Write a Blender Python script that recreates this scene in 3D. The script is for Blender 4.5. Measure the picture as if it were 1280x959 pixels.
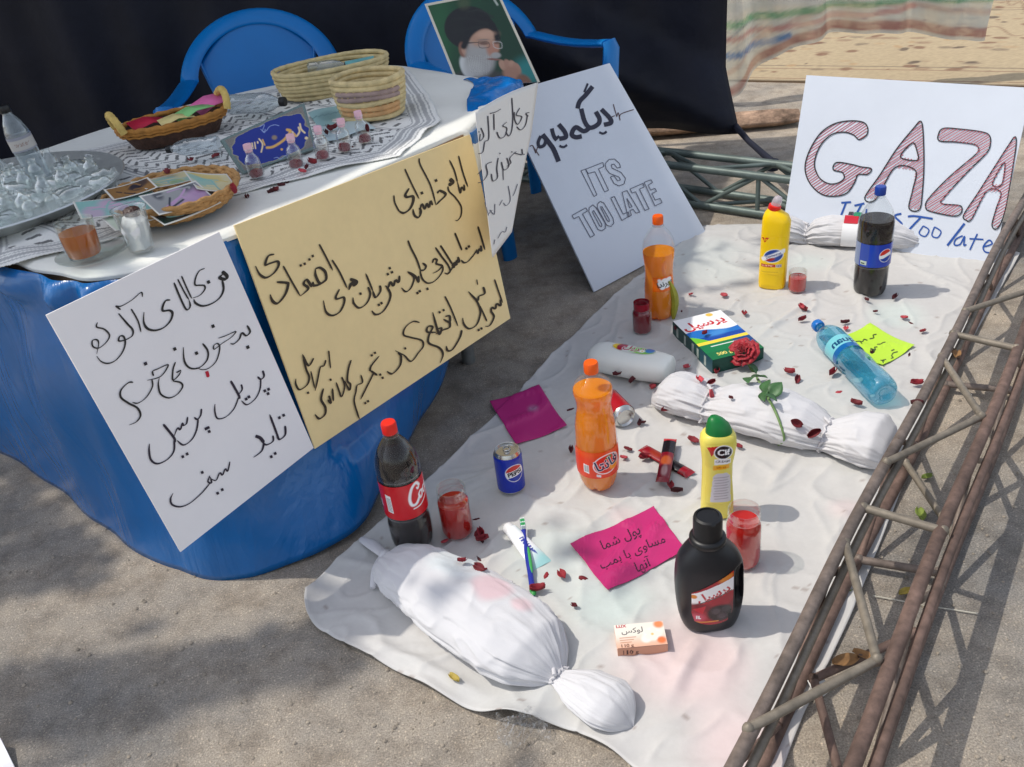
import bpy, bmesh, math, random
import numpy as np
from math import sin, cos, pi, radians, sqrt, atan2
from mathutils import Vector, Matrix, Euler, Quaternion, noise as mnoise

random.seed(7)
RNG = np.random.RandomState(7)
SC = bpy.context.scene
COL = SC.collection
for _o in list(bpy.data.objects):
    bpy.data.objects.remove(_o)

# ---------------------------------------------------------------- camera
FPX, PITCH, ROLL, CAMH = 1100.0, radians(31.25), radians(-7.2), 1.3
_fwd = Vector((0, cos(PITCH), -sin(PITCH)))
_rt = Vector((1, 0, 0)); _up = _rt.cross(_fwd)
_R = _rt * cos(ROLL) + _up * sin(ROLL)
_U = -_rt * sin(ROLL) + _up * cos(ROLL)
CAMP = Vector((0, 0, CAMH))
cd = bpy.data.cameras.new('camera'); cam = bpy.data.objects.new('camera', cd); COL.objects.link(cam)
cam.matrix_world = Matrix(((_R.x, _U.x, -_fwd.x, 0), (_R.y, _U.y, -_fwd.y, 0), (_R.z, _U.z, -_fwd.z, CAMH), (0, 0, 0, 1)))
cd.sensor_width = 36.0; cd.lens = FPX / 1280 * 36.0
cd.clip_start = 0.05; cd.clip_end = 400
SC.camera = cam

# ---------------------------------------------------------------- light
SUN = Vector((-0.53, 0.11, 0.84)).normalized()
w = bpy.data.worlds.new('World'); SC.world = w; w.use_nodes = True
nt = w.node_tree
bgn = nt.nodes['Background']
sky = nt.nodes.new('ShaderNodeTexSky'); sky.sky_type = 'NISHITA'; sky.sun_disc = False
sky.sun_elevation = math.asin(SUN.z); sky.sun_rotation = atan2(SUN.x, SUN.y)
sky.air_density = 1.0; sky.dust_density = 1.5; sky.ozone_density = 1.0
hs_ = nt.nodes.new('ShaderNodeHueSaturation'); hs_.inputs['Saturation'].default_value = .5   # hazy sky
nt.links.new(sky.outputs[0], hs_.inputs['Color']); nt.links.new(hs_.outputs[0], bgn.inputs[0]); bgn.inputs[1].default_value = 0.15
sl = bpy.data.lights.new('sun', 'SUN'); sl.energy = 2.0; sl.angle = radians(0.55); sl.color = (1.0, 0.94, 0.84)
so = bpy.data.objects.new('sun', sl); COL.objects.link(so)
so.rotation_euler = SUN.to_track_quat('Z', 'Y').to_euler(); so.location = (-6, 2, 9)
vs = SC.view_settings
SC.display_settings.display_device = 'sRGB'
vs.view_transform = 'Standard'; vs.look = 'None'; vs.gamma = 1.0; vs.use_curve_mapping = False
vs.exposure = 0.52

# ---------------------------------------------------------------- helpers
def ray(px, py):
    d = _fwd * FPX + _R * (px - 640.0) - _U * (py - 479.5)
    return d.normalized()
def at(px, py, z=0.0):
    """the point at height z that the photograph shows at this pixel"""
    d = ray(px, py); t = (z - CAMH) / d.z
    return CAMP + d * t
def onp(px, py, P0, n):
    d = ray(px, py); t = (P0 - CAMP).dot(n) / d.dot(n)
    return CAMP + d * t
def s2l(c):
    c = c / 255.0
    return c / 12.92 if c <= 0.04045 else ((c + 0.055) / 1.055) ** 2.4
def S(r, g, b, k=1.0):
    return (s2l(r) * k, s2l(g) * k, s2l(b) * k)
def smooth(a, b, x):
    t = np.clip((x - a) / (b - a), 0, 1); return t * t * (3 - 2 * t)

def link(o, parent=None):
    COL.objects.link(o)
    if parent is not None: o.parent = parent
    return o
def thing(name, label, cat, loc=(0, 0, 0), rot=(0, 0, 0), group=None):
    o = bpy.data.objects.new(name, None); o.empty_display_size = .05
    COL.objects.link(o); o.location = loc; o.rotation_euler = rot
    o['label'] = label; o['category'] = cat
    if group: o['group'] = group
    return o
def tag(o, label=None, cat=None, group=None, kind=None):
    if label: o['label'] = label
    if cat: o['category'] = cat
    if group: o['group'] = group
    if kind: o['kind'] = kind
    return o
def dup(root, loc=None, rot=None, label=None, group=None, scale=None):
    r = root.copy(); COL.objects.link(r)
    if loc is not None: r.location = loc
    if rot is not None: r.rotation_euler = rot
    if scale is not None: r.scale = scale
    if label: r['label'] = label
    if group: r['group'] = group
    for ch in list(root.children):
        c = ch.copy(); COL.objects.link(c); c.parent = r
        for g in list(ch.children):
            d = g.copy(); COL.objects.link(d); d.parent = c
    return r

class MB:
    def __init__(s): s.v = []; s.f = []; s.m = []; s.s = []
    def add(s, vs, fs, m=0, sm=True, M=None):
        o = len(s.v)
        for p in vs:
            p = Vector(p)
            s.v.append(M @ p if M is not None else p)
        for f in fs:
            s.f.append([i + o for i in f]); s.m.append(m); s.s.append(sm)
    def box(s, c, d, m=0, M=None, bev=0.0, seg=2):
        bm = bmesh.new(); bmesh.ops.create_cube(bm, size=1.0)
        for v in bm.verts: v.co = Vector((v.co.x * d[0], v.co.y * d[1], v.co.z * d[2]))
        if bev > 0: bmesh.ops.bevel(bm, geom=bm.edges[:], offset=bev, segments=seg, affect='EDGES', profile=.6)
        bm.verts.index_update()
        vs = [v.co + Vector(c) for v in bm.verts]; fs = [[v.index for v in f.verts] for f in bm.faces]
        bm.free(); s.add(vs, fs, m, bev > 0, M)
    def lathe(s, prof, seg=40, m=0, M=None, fn=None, cap0=True, cap1=True, sm=True):
        vs = []; n = len(prof)
        for (r, z) in prof:
            for k in range(seg):
                a = 2 * pi * k / seg
                rr = r if fn is None else fn(r, z, a)
                vs.append((rr * cos(a), rr * sin(a), z))
        fs = []
        for i in range(n - 1):
            for k in range(seg):
                k2 = (k + 1) % seg
                fs.append([i * seg + k, i * seg + k2, (i + 1) * seg + k2, (i + 1) * seg + k])
        if cap0: fs.append([k for k in range(seg)][::-1])
        if cap1: fs.append([(n - 1) * seg + k for k in range(seg)])
        s.add(vs, fs, m, sm, M)
    def loft(s, secs, seg=40, m=0, M=None, e=2.5, cap=True):
        """secs: (z, cx, cy, rx, ry[, exponent])"""
        vs = []; n = len(secs)
        for sc in secs:
            z, cx, cy, rx, ry = sc[:5]; ee = sc[5] if len(sc) > 5 else e
            for k in range(seg):
                a = 2 * pi * k / seg; ca, sa = cos(a), sin(a)
                vs.append((cx + rx * math.copysign(abs(ca) ** (2 / ee), ca), cy + ry * math.copysign(abs(sa) ** (2 / ee), sa), z))
        fs = []
        for i in range(n - 1):
            for k in range(seg):
                k2 = (k + 1) % seg
                fs.append([i * seg + k, i * seg + k2, (i + 1) * seg + k2, (i + 1) * seg + k])
        if cap:
            fs.append([k for k in range(seg)][::-1]); fs.append([(n - 1) * seg + k for k in range(seg)])
        s.add(vs, fs, m, True, M)
    def tube(s, pts, r, seg=12, m=0, M=None, closed=False, flat=1.0, up=None, cap=True):
        pts = [Vector(p) for p in pts]; n = len(pts); vs = []
        rr = r if isinstance(r, (list, tuple)) else [r] * n
        prev = None
        for i, p in enumerate(pts):
            if closed: t = (pts[(i + 1) % n] - pts[i - 1])
            else: t = pts[min(i + 1, n - 1)] - pts[max(i - 1, 0)]
            if t.length < 1e-9: t = Vector((0, 0, 1))
            t.normalize()
            if up is not None: a = Vector(up)
            elif prev is None: a = Vector((0, 0, 1)) if abs(t.z) < .9 else Vector((1, 0, 0))
            else: a = prev
            b = t.cross(a)
            if b.length < 1e-6: b = t.cross(Vector((1, .1, 0)))
            b.normalize(); a2 = b.cross(t).normalized(); prev = a2
            for k in range(seg):
                an = 2 * pi * k / seg
                vs.append(p + b * (rr[i] * cos(an)) + a2 * (rr[i] * flat * sin(an)))
        fs = []
        for i in range(n if closed else n - 1):
            j = (i + 1) % n
            for k in range(seg):
                k2 = (k + 1) % seg
                fs.append([i * seg + k, i * seg + k2, j * seg + k2, j * seg + k])
        if not closed and cap:
            fs.append([k for k in range(seg)][::-1]); fs.append([(n - 1) * seg + k for k in range(seg)])
        s.add(vs, fs, m, True, M)
    def prism(s, poly, z0, z1, m=0, M=None, sm=False):
        n = len(poly)
        vs = [(p[0], p[1], z0) for p in poly] + [(p[0], p[1], z1) for p in poly]
        fs = [list(range(n))[::-1], [n + i for i in range(n)]] + [[i, (i + 1) % n, n + (i + 1) % n, n + i] for i in range(n)]
        s.add(vs, fs, m, sm, M)
    def build(s, name, mats, parent=None, subsurf=0, solid=0.0, fixn=True):
        me = bpy.data.meshes.new(name)
        me.from_pydata([tuple(v) for v in s.v], [], s.f)
        if not isinstance(mats, (list, tuple)): mats = [mats]
        for mt in mats: me.materials.append(mt)
        me.polygons.foreach_set('material_index', s.m)
        me.polygons.foreach_set('use_smooth', s.s)
        me.update()
        if fixn:
            bm = bmesh.new(); bm.from_mesh(me); bmesh.ops.recalc_face_normals(bm, faces=bm.faces); bm.to_mesh(me); bm.free()
        try: me.set_sharp_from_angle(angle=radians(50))
        except Exception: pass
        o = bpy.data.objects.new(name, me); link(o, parent)
        if solid:
            md = o.modifiers.new('s', 'SOLIDIFY'); md.thickness = solid; md.offset = -1
        if subsurf:
            md = o.modifiers.new('ss', 'SUBSURF'); md.levels = subsurf; md.render_levels = subsurf
        return o

def cr(pts, n=6, closed=False):
    """Catmull-Rom through points"""
    P = [np.array(p, float) for p in pts]
    if len(P) < 3 and not closed:
        return [P[0] + (P[-1] - P[0]) * k / n for k in range(n + 1)]
    out = []; N = len(P)
    for i in range(N if closed else N - 1):
        p0 = P[(i - 1) % N] if closed else P[max(i - 1, 0)]
        p1 = P[i]; p2 = P[(i + 1) % N] if closed else P[i + 1]
        p3 = P[(i + 2) % N] if closed else P[min(i + 2, N - 1)]
        for k in range(n):
            t = k / n
            out.append(.5 * ((2 * p1) + (-p0 + p2) * t + (2 * p0 - 5 * p1 + 4 * p2 - p3) * t * t + (-p0 + 3 * p1 - 3 * p2 + p3) * t ** 3))
    if not closed: out.append(P[-1])
    return out

# ---------------------------------------------------------------- materials
def mat(name, col, rough=.5, metal=0., nz=None, bump=None, spec=.5, coat=0., trans=0., ior=1.45, sheen=0., sss=0., attr=False, nz2=None, rnd=0.):
    """nz=(scale, amount) colour variation, bump=(scale, strength, distance)"""
    m = bpy.data.materials.new(name); m.use_nodes = True
    N = m.node_tree.nodes; L = m.node_tree.links; b = N['Principled BSDF']
    b.inputs['Roughness'].default_value = rough; b.inputs['Metallic'].default_value = metal
    b.inputs['Specular IOR Level'].default_value = spec; b.inputs['Coat Weight'].default_value = coat
    b.inputs['Transmission Weight'].default_value = trans; b.inputs['IOR'].default_value = ior
    b.inputs['Sheen Weight'].default_value = sheen
    if sss: b.inputs['Subsurface Weight'].default_value = sss; b.inputs['Subsurface Radius'].default_value = (.02, .01, .006)
    tc = N.new('ShaderNodeTexCoord')
    src = None
    if attr:
        a = N.new('ShaderNodeAttribute'); a.attribute_name = 'Col'; src = a.outputs['Color']
    else:
        b.inputs['Base Color'].default_value = (*col, 1)
    def base():
        nonlocal src
        if src is None:
            r = N.new('ShaderNodeRGB'); r.outputs[0].default_value = (*col, 1); src = r.outputs[0]
        return src
    for q in (nz, nz2):
        if not q: continue
        t = N.new('ShaderNodeTexNoise'); t.inputs['Scale'].default_value = q[0]; t.inputs['Detail'].default_value = 5
        t.inputs['Roughness'].default_value = .6
        L.new(tc.outputs['Object'], t.inputs['Vector'])
        mr = N.new('ShaderNodeMapRange'); mr.inputs[1].default_value = .3; mr.inputs[2].default_value = .7
        mr.inputs[3].default_value = 1 - q[1]; mr.inputs[4].default_value = 1 + q[1]
        L.new(t.outputs[0], mr.inputs[0])
        mx = N.new('ShaderNodeVectorMath'); mx.operation = 'SCALE'
        L.new(base(), mx.inputs[0]); L.new(mr.outputs[0], mx.inputs['Scale']); src = mx.outputs[0]
    if rnd:
        oi = N.new('ShaderNodeObjectInfo'); mr = N.new('ShaderNodeMapRange'); mr.inputs[3].default_value = 1 - rnd; mr.inputs[4].default_value = 1 + rnd
        L.new(oi.outputs['Random'], mr.inputs[0])
        mx = N.new('ShaderNodeVectorMath'); mx.operation = 'SCALE'
        L.new(base(), mx.inputs[0]); L.new(mr.outputs[0], mx.inputs['Scale']); src = mx.outputs[0]
    if src is not None: L.new(src, b.inputs['Base Color'])
    if bump:
        t = N.new('ShaderNodeTexNoise'); t.inputs['Scale'].default_value = bump[0]; t.inputs['Detail'].default_value = 6
        L.new(tc.outputs['Object'], t.inputs['Vector'])
        bp = N.new('ShaderNodeBump'); bp.inputs['Strength'].default_value = bump[1]; bp.inputs['Distance'].default_value = bump[2] if len(bump) > 2 else .002
        L.new(t.outputs[0], bp.inputs['Height']); L.new(bp.outputs[0], b.inputs['Normal'])
    return m
def clear_mat(name, tint=(.95, .97, .97), body=.06, bodycol=(.8, .85, .85), gl=.9, rough=.03, fr=(.04, .55)):
    """thin clear plastic or glass: see-through with a skin of reflection"""
    m = bpy.data.materials.new(name); m.use_nodes = True
    N = m.node_tree.nodes; L = m.node_tree.links; N.remove(N['Principled BSDF']); out = N['Material Output']
    tr = N.new('ShaderNodeBsdfTransparent'); tr.inputs[0].default_value = (*tint, 1)
    df = N.new('ShaderNodeBsdfDiffuse'); df.inputs[0].default_value = (*bodycol, 1)
    gs = N.new('ShaderNodeBsdfGlossy'); gs.inputs[0].default_value = (gl, gl, gl, 1); gs.inputs[1].default_value = rough
    lw = N.new('ShaderNodeLayerWeight'); lw.inputs[0].default_value = .35
    tc = N.new('ShaderNodeTexCoord'); t = N.new('ShaderNodeTexNoise'); t.inputs['Scale'].default_value = 60
    L.new(tc.outputs['Object'], t.inputs['Vector'])
    bp = N.new('ShaderNodeBump'); bp.inputs['Strength'].default_value = .25; bp.inputs['Distance'].default_value = .002
    L.new(t.outputs[0], bp.inputs['Height']); L.new(bp.outputs[0], gs.inputs['Normal']); L.new(bp.outputs[0], lw.inputs['Normal'])
    mr = N.new('ShaderNodeMapRange'); mr.inputs[3].default_value = fr[0]; mr.inputs[4].default_value = fr[1]
    L.new(lw.outputs['Facing'], mr.inputs[0])
    m1 = N.new('ShaderNodeMixShader'); m1.inputs[0].default_value = body
    L.new(tr.outputs[0], m1.inputs[1]); L.new(df.outputs[0], m1.inputs[2])
    m2 = N.new('ShaderNodeMixShader'); L.new(mr.outputs[0], m2.inputs[0])
    L.new(m1.outputs[0], m2.inputs[1]); L.new(gs.outputs[0], m2.inputs[2]); L.new(m2.outputs[0], out.inputs[0])
    return m

PRINT = mat('printed_paper', (1, 1, 1), .45, attr=True)
PRINTG = mat('printed_gloss', (1, 1, 1), .25, attr=True, coat=.2)
CLOTHP = mat('woven_print', (1, 1, 1), .9, attr=True, bump=(900, .25, .001), sheen=.1)
CLEAR = clear_mat('clear_plastic', (.96, .97, .97), .02, (.8, .85, .85), .9, .03, (.012, .26))
GLASS = clear_mat('clear_glass', (.94, .965, .955), .008, (.7, .8, .78), 1.0, .01, (.03, .42))

# ---------------------------------------------------------------- painter: colour laid per mesh point
def text_tris(s, size=1.0, bold=0.0, shear=0.0):
    c = bpy.data.curves.new('t', 'FONT'); c.body = s; c.size = size; c.offset = bold; c.shear = shear; c.align_x = 'CENTER'; c.align_y = 'CENTER'
    c.resolution_u = 4
    o = bpy.data.objects.new('t', c); COL.objects.link(o)
    dg = bpy.context.evaluated_depsgraph_get(); dg.update()
    me = o.evaluated_get(dg).to_mesh(); me.calc_loop_triangles()
    v = np.array([tuple(q.co)[:2] for q in me.vertices]) if len(me.vertices) else np.zeros((0, 2))
    t = [tuple(q.vertices) for q in me.loop_triangles]
    o.evaluated_get(dg).to_mesh_clear(); bpy.data.objects.remove(o); bpy.data.curves.remove(c)
    return v, t
_AR = {  # isolated, final, initial, medial presentation forms
 'ا': (0xFE8D, 0xFE8E, 0, 0), 'آ': (0xFE81, 0xFE82, 0, 0), 'ب': (0xFE8F, 0xFE90, 0xFE91, 0xFE92), 'پ': (0xFB56, 0xFB57, 0xFB58, 0xFB59),
 'ت': (0xFE95, 0xFE96, 0xFE97, 0xFE98), 'ر': (0xFEAD, 0xFEAE, 0, 0), 'س': (0xFEB1, 0xFEB2, 0xFEB3, 0xFEB4), 'ش': (0xFEB5, 0xFEB6, 0xFEB7, 0xFEB8),
 'ص': (0xFEB9, 0xFEBA, 0xFEBB, 0xFEBC), 'ح': (0xFEA1, 0xFEA2, 0xFEA3, 0xFEA4), 'ف': (0xFED1, 0xFED2, 0xFED3, 0xFED4), 'ل': (0xFEDD, 0xFEDE, 0xFEDF, 0xFEE0),
 'م': (0xFEE1, 0xFEE2, 0xFEE3, 0xFEE4), 'ن': (0xFEE5, 0xFEE6, 0xFEE7, 0xFEE8), 'ه': (0xFEE9, 0xFEEA, 0xFEEB, 0xFEEC), 'و': (0xFEED, 0xFEEE, 0, 0),
 'ی': (0xFBFC, 0xFBFD, 0xFBFE, 0xFBFF), 'ز': (0xFEAF, 0xFEB0, 0, 0), 'د': (0xFEA9, 0xFEAA, 0, 0), 'ک': (0xFB8E, 0xFB8F, 0xFB90, 0xFB91), 'خ': (0xFEA5, 0xFEA6, 0xFEA7, 0xFEA8)}
def ar(s):
    out = []
    for i, ch in enumerate(s):
        if ch not in _AR: out.append(ch); continue
        p = i > 0 and s[i - 1] in _AR and _AR[s[i - 1]][2] != 0
        n = i + 1 < len(s) and s[i + 1] in _AR and _AR[ch][2] != 0
        f = _AR[ch]
        out.append(chr(f[3] if p and n else f[1] if p else f[2] if n else f[0]))
    return ''.join(out[::-1])

class Paint:
    def __init__(s, X, Y, col):
        s.X = X; s.Y = Y; s.C = np.empty(X.shape + (3,)); s.C[:] = col
    @classmethod
    def rect(cls, x0, x1, y0, y1, nx, ny, col):
        X, Y = np.meshgrid(np.linspace(x0, x1, nx), np.linspace(y0, y1, ny)); return cls(X, Y, col)
    def mix(s, mask, col):
        mask = np.clip(mask, 0, 1)[..., None]; s.C = s.C * (1 - mask) + np.array(col) * mask
    def poly(s, pts, col, a=1.0):
        X, Y = s.X, s.Y; ins = np.zeros(X.shape, bool); n = len(pts)
        for i in range(n):
            x1, y1 = pts[i]; x2, y2 = pts[(i + 1) % n]
            if y1 == y2: continue
            c = ((y1 > Y) != (y2 > Y)) & (X < (x2 - x1) * (Y - y1) / (y2 - y1) + x1); ins ^= c
        s.mix(ins * a, col)
    def ell(s, cx, cy, rx, ry, col, ang=0., soft=.05, a=1.0):
        dx, dy = s.X - cx, s.Y - cy; c, q = cos(ang), sin(ang)
        d = np.sqrt(((dx * c + dy * q) / rx) ** 2 + ((-dx * q + dy * c) / ry) ** 2)
        s.mix(a * (1 - smooth(1 - soft, 1 + soft, d)), col)
    def stroke(s, pts, wd, col, a=1.0, sm=True, soft=.25):
        P = cr(pts, 5) if sm and len(pts) > 2 else [np.array(p, float) for p in pts]
        d = np.full(s.X.shape, 1e9)
        for p, q in zip(P[:-1], P[1:]):
            v = q - p; l2 = v @ v + 1e-12
            t = np.clip(((s.X - p[0]) * v[0] + (s.Y - p[1]) * v[1]) / l2, 0, 1)
            d = np.minimum(d, np.hypot(s.X - p[0] - t * v[0], s.Y - p[1] - t * v[1]))
        s.mix(a * (1 - smooth(wd * (.5 - soft), wd * (.5 + soft), d)), col)
    def text(s, txt, x, y, size, col, bold=0., shear=0., ang=0., sx=1.0, flipy=False, a=1.0):
        v, t = text_tris(txt, 1.0, bold, shear)
        if not len(v): return
        v = v * size; v[:, 0] *= sx
        if flipy: v[:, 1] *= -1
        c, q = cos(ang), sin(ang)
        v = np.stack([x + v[:, 0] * c - v[:, 1] * q, y + v[:, 0] * q + v[:, 1] * c], 1)
        M = np.zeros(s.X.shape, bool)
        for tr in t:
            p = v[list(tr)]; lo = p.min(0); hi = p.max(0)
            sel = np.nonzero((s.X >= lo[0]) & (s.X <= hi[0]) & (s.Y >= lo[1]) & (s.Y <= hi[1]))
            if not len(sel[0]): continue
            x_, y_ = s.X[sel], s.Y[sel]
            d = [(p[(k + 1) % 3][0] - p[k][0]) * (y_ - p[k][1]) - (p[(k + 1) % 3][1] - p[k][1]) * (x_ - p[k][0]) for k in range(3)]
            ok = ((d[0] >= 0) & (d[1] >= 0) & (d[2] >= 0)) | ((d[0] <= 0) & (d[1] <= 0) & (d[2] <= 0))
            M[sel[0][ok], sel[1][ok]] = True
        s.mix(M * a, col)
    def speck(s, amt, rng=RNG):
        s.C *= (1 + amt * (rng.rand(*s.X.shape) - .5))[..., None]
    def build(s, name, f, m, parent=None, keep=None, thick=0.0, smoothf=True):
        P = f(s.X, s.Y); ny, nx = s.X.shape
        idx = np.arange(ny * nx).reshape(ny, nx)
        q = np.stack([idx[:-1, :-1], idx[:-1, 1:], idx[1:, 1:], idx[1:, :-1]], -1)
        if keep is not None:
            k = keep[:-1, :-1] & keep[1:, :-1] & keep[:-1, 1:] & keep[1:, 1:]; q = q[k]
        q = q.reshape(-1, 4)
        V = P.reshape(-1, 3); Cc = s.C.reshape(-1, 3)
        if keep is not None:
            used = np.unique(q); re = np.zeros(ny * nx, int); re[used] = np.arange(len(used)); V = V[used]; Cc = Cc[used]; q = re[q]
        return raw(name, V, q, m, parent, Cc, thick, smoothf)
def raw(name, V, Q, m, parent=None, Cc=None, thick=0.0, smoothf=True):
    me = bpy.data.meshes.new(name)
    me.vertices.add(len(V)); me.vertices.foreach_set('co', np.asarray(V, np.float32).ravel())
    k = Q.shape[1]
    me.loops.add(len(Q) * k); me.loops.foreach_set('vertex_index', Q.ravel().astype(np.int32))
    me.polygons.add(len(Q)); me.polygons.foreach_set('loop_start', np.arange(0, len(Q) * k, k, dtype=np.int32))
    try: me.polygons.foreach_set('loop_total', np.full(len(Q), k, np.int32))
    except Exception: pass
    me.polygons.foreach_set('use_smooth', np.full(len(Q), smoothf))
    me.update(calc_edges=True)
    if Cc is not None:
        at_ = me.attributes.new('Col', 'FLOAT_COLOR', 'POINT')
        at_.data.foreach_set('color', np.concatenate([np.clip(Cc, 0, 1), np.ones((len(Cc), 1))], 1).astype(np.float32).ravel())
    me.materials.append(m)
    o = bpy.data.objects.new(name, me); link(o, parent)
    if thick:
        md = o.modifiers.new('s', 'SOLIDIFY'); md.thickness = thick; md.offset = -1
    return o
def cyl(r, z0=0.0, th0=0.0):
    """label coordinates (arc length, height) on a cylinder about local z"""
    def f(X, Y):
        rr = r(Y) if callable(r) else r
        a = th0 + X / (rr if not callable(r) else float(np.mean(rr)))
        return np.stack([rr * np.cos(a), rr * np.sin(a), Y + z0], -1)
    return f
def quadgrid(q, nx, ny, crop, sc):
    """grid over a px quad TL,TR,BR,BL; returns px arrays and crop-coordinate arrays"""
    q = np.array(q, float); U, V = np.meshgrid(np.linspace(0, 1, nx), np.linspace(0, 1, ny))
    P = ((1 - U) * (1 - V))[..., None] * q[0] + (U * (1 - V))[..., None] * q[1] + (U * V)[..., None] * q[2] + ((1 - U) * V)[..., None] * q[3]
    return P, (P[..., 0] - crop[0]) * sc, (P[..., 1] - crop[1]) * sc
def pxplane(PX, P0, n, off=0.0):
    """numpy: pixels onto a plane"""
    px = PX[..., 0]; py = PX[..., 1]
    F = np.array(_fwd); R_ = np.array(_R); U_ = np.array(_U); C = np.array(CAMP)
    d = F * FPX + R_ * (px - 640.0)[..., None] - U_ * (py - 479.5)[..., None]
    nn = np.array(n); t = ((np.array(P0) + nn * off - C) @ nn) / (d @ nn)
    return C + d * t[..., None]

# ---------------------------------------------------------------- handwriting
def ribbons(name, jobs, P0, n, m, parent, off=.0012):
    """jobs: (points px, width px, nib or None, closed, taper)"""
    V = []; Q = []; k = 0
    for pts, wd, nib, closed, taper in jobs:
        P = cr(pts, 7, closed) if len(pts) > 2 else cr(pts, 6)
        P = np.array(P)
        if closed: P = np.vstack([P, P[:1]])
        T = np.gradient(P, axis=0); T /= (np.linalg.norm(T, axis=1, keepdims=True) + 1e-9)
        N_ = np.stack([-T[:, 1], T[:, 0]], 1)
        W = np.full(len(P), wd)
        if nib is not None:
            ang = np.arctan2(T[:, 1], T[:, 0]); W = wd * (.42 + .58 * np.abs(np.sin(ang - nib)))
        if taper and not closed:
            s_ = np.linspace(0, 1, len(P)); W = W * np.clip(np.minimum(s_ / .14 + .55, (1 - s_) / .22 + .3), 0, 1)
        A = P + N_ * W[:, None] / 2; B = P - N_ * W[:, None] / 2
        rise = np.linspace(0, .00012, len(P)) + off + k * .00002; k += 1
        b0 = len(V)
        for a, b, h in zip(A, B, rise):
            V.append(pxplane(a, P0, n, h)); V.append(pxplane(b, P0, n, h))
        for i in range(len(P) - 1):
            Q.append((b0 + 2 * i, b0 + 2 * i + 1, b0 + 2 * i + 3, b0 + 2 * i + 2))
    return raw(name, np.array(V), np.array(Q), m, parent, smoothf=False)
def ink(strokes, crop, sc, wd, nib=radians(-35), taper=True, closed=False):
    out = []
    for st in strokes:
        w_ = wd
        if isinstance(st[0], (int, float)): w_ = st[0] / sc; st = st[1]
        out.append(([(crop[0] + x / sc, crop[1] + y / sc) for x, y in st], w_, nib, closed, taper))
    return out
def dots(ps, crop, sc, wd):
    out = []
    for x, y in ps:
        X, Y = crop[0] + x / sc, crop[1] + y / sc
        out.append(([(X - wd * .45, Y + wd * .2), (X + wd * .45, Y - wd * .2)], wd, None, False, False))
    return out
def board(name, label, q, P0, n, m, thick=.004, group=None, cat='poster', sub=1):
    """a stiff card seen at the px quad q (TL,TR,BR,BL), on plane P0,n; a thing with a panel"""
    P = [onp(x, y, P0, n) for x, y in q]
    base = (P[2] + P[3]) / 2
    root = thing(name, label, cat, base, group=group)
    mb = MB()
    nn = Vector(n)
    vs_ = [p - base for p in P] + [p - base - nn * thick for p in P]
    mb.add(vs_, [[0, 1, 2, 3], [7, 6, 5, 4], [0, 4, 5, 1], [1, 5, 6, 2], [2, 6, 7, 3], [3, 7, 4, 0]], 0, False)
    o = mb.build('panel', m, root)
    return root, base

# ================================================================ SETTING
def ground_mat():
    m = mat('worn_asphalt', S(150, 140, 126), .93, spec=.2)
    N = m.node_tree.nodes; L = m.node_tree.links; b = N['Principled BSDF']
    tc = N.new('ShaderNodeTexCoord')
    def nz(sc, det=6, ro=.6):
        t = N.new('ShaderNodeTexNoise'); t.inputs['Scale'].default_value = sc; t.inputs['Detail'].default_value = det; t.inputs['Roughness'].default_value = ro
        L.new(tc.outputs['Object'], t.inputs['Vector']); return t
    big = nz(1.3, 6, .65); mid = nz(11, 8, .72); fine = nz(300, 5, .75)
    vo = N.new('ShaderNodeTexVoronoi'); vo.inputs['Scale'].default_value = 130; L.new(tc.outputs['Object'], vo.inputs['Vector'])
    r1 = N.new('ShaderNodeValToRGB'); L.new(big.outputs[0], r1.inputs[0])
    r1.color_ramp.elements[0].position = .36; r1.color_ramp.elements[0].color = (*S(138, 136, 133), 1)
    r1.color_ramp.elements[1].position = .62; r1.color_ramp.elements[1].color = (*S(184, 173, 158), 1)
    r2 = N.new('ShaderNodeValToRGB'); L.new(mid.outputs[0], r2.inputs[0])
    r2.color_ramp.elements[0].position = .36; r2.color_ramp.elements[0].color = (.74, .71, .68, 1)
    r2.color_ramp.elements[1].position = .55; r2.color_ramp.elements[1].color = (1.1, 1.08, 1.05, 1)
    r3 = N.new('ShaderNodeValToRGB'); L.new(fine.outputs[0], r3.inputs[0])
    r3.color_ramp.elements[0].position = .3; r3.color_ramp.elements[0].color = (.42, .42, .43, 1)
    r3.color_ramp.elements[1].position = .72; r3.color_ramp.elements[1].color = (1.5, 1.47, 1.43, 1)
    def mul(a, c):
        x = N.new('ShaderNodeVectorMath'); x.operation = 'MULTIPLY'; L.new(a, x.inputs[0]); L.new(c, x.inputs[1]); return x.outputs[0]
    c = mul(mul(r1.outputs[0], r2.outputs[0]), r3.outputs[0])
    # pale grit
    r4 = N.new('ShaderNodeValToRGB'); L.new(vo.outputs['Distance'], r4.inputs[0])
    r4.color_ramp.elements[0].position = .10; r4.color_ramp.elements[0].color = (1.55, 1.5, 1.42, 1)
    r4.color_ramp.elements[1].position = .3; r4.color_ramp.elements[1].color = (1, 1, 1, 1)
    c = mul(c, r4.outputs[0])
    L.new(c, b.inputs['Base Color'])
    ad = N.new('ShaderNodeMath'); ad.operation = 'ADD'; L.new(fine.outputs[0], ad.inputs[0]); L.new(mid.outputs[0], ad.inputs[1])
    bp = N.new('ShaderNodeBump'); bp.inputs['Strength'].default_value = .9; bp.inputs['Distance'].default_value = .004
    L.new(ad.outputs[0], bp.inputs['Height']); L.new(bp.outputs[0], b.inputs['Normal'])
    return m
GM = ground_mat()
g = MB(); g.add([(-150, -150, 0), (150, -150, 0), (150, 150, 0), (-150, 150, 0)], [[0, 1, 2, 3]], 0, False)
tag(g.build('ground', GM), kind='structure')

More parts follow.
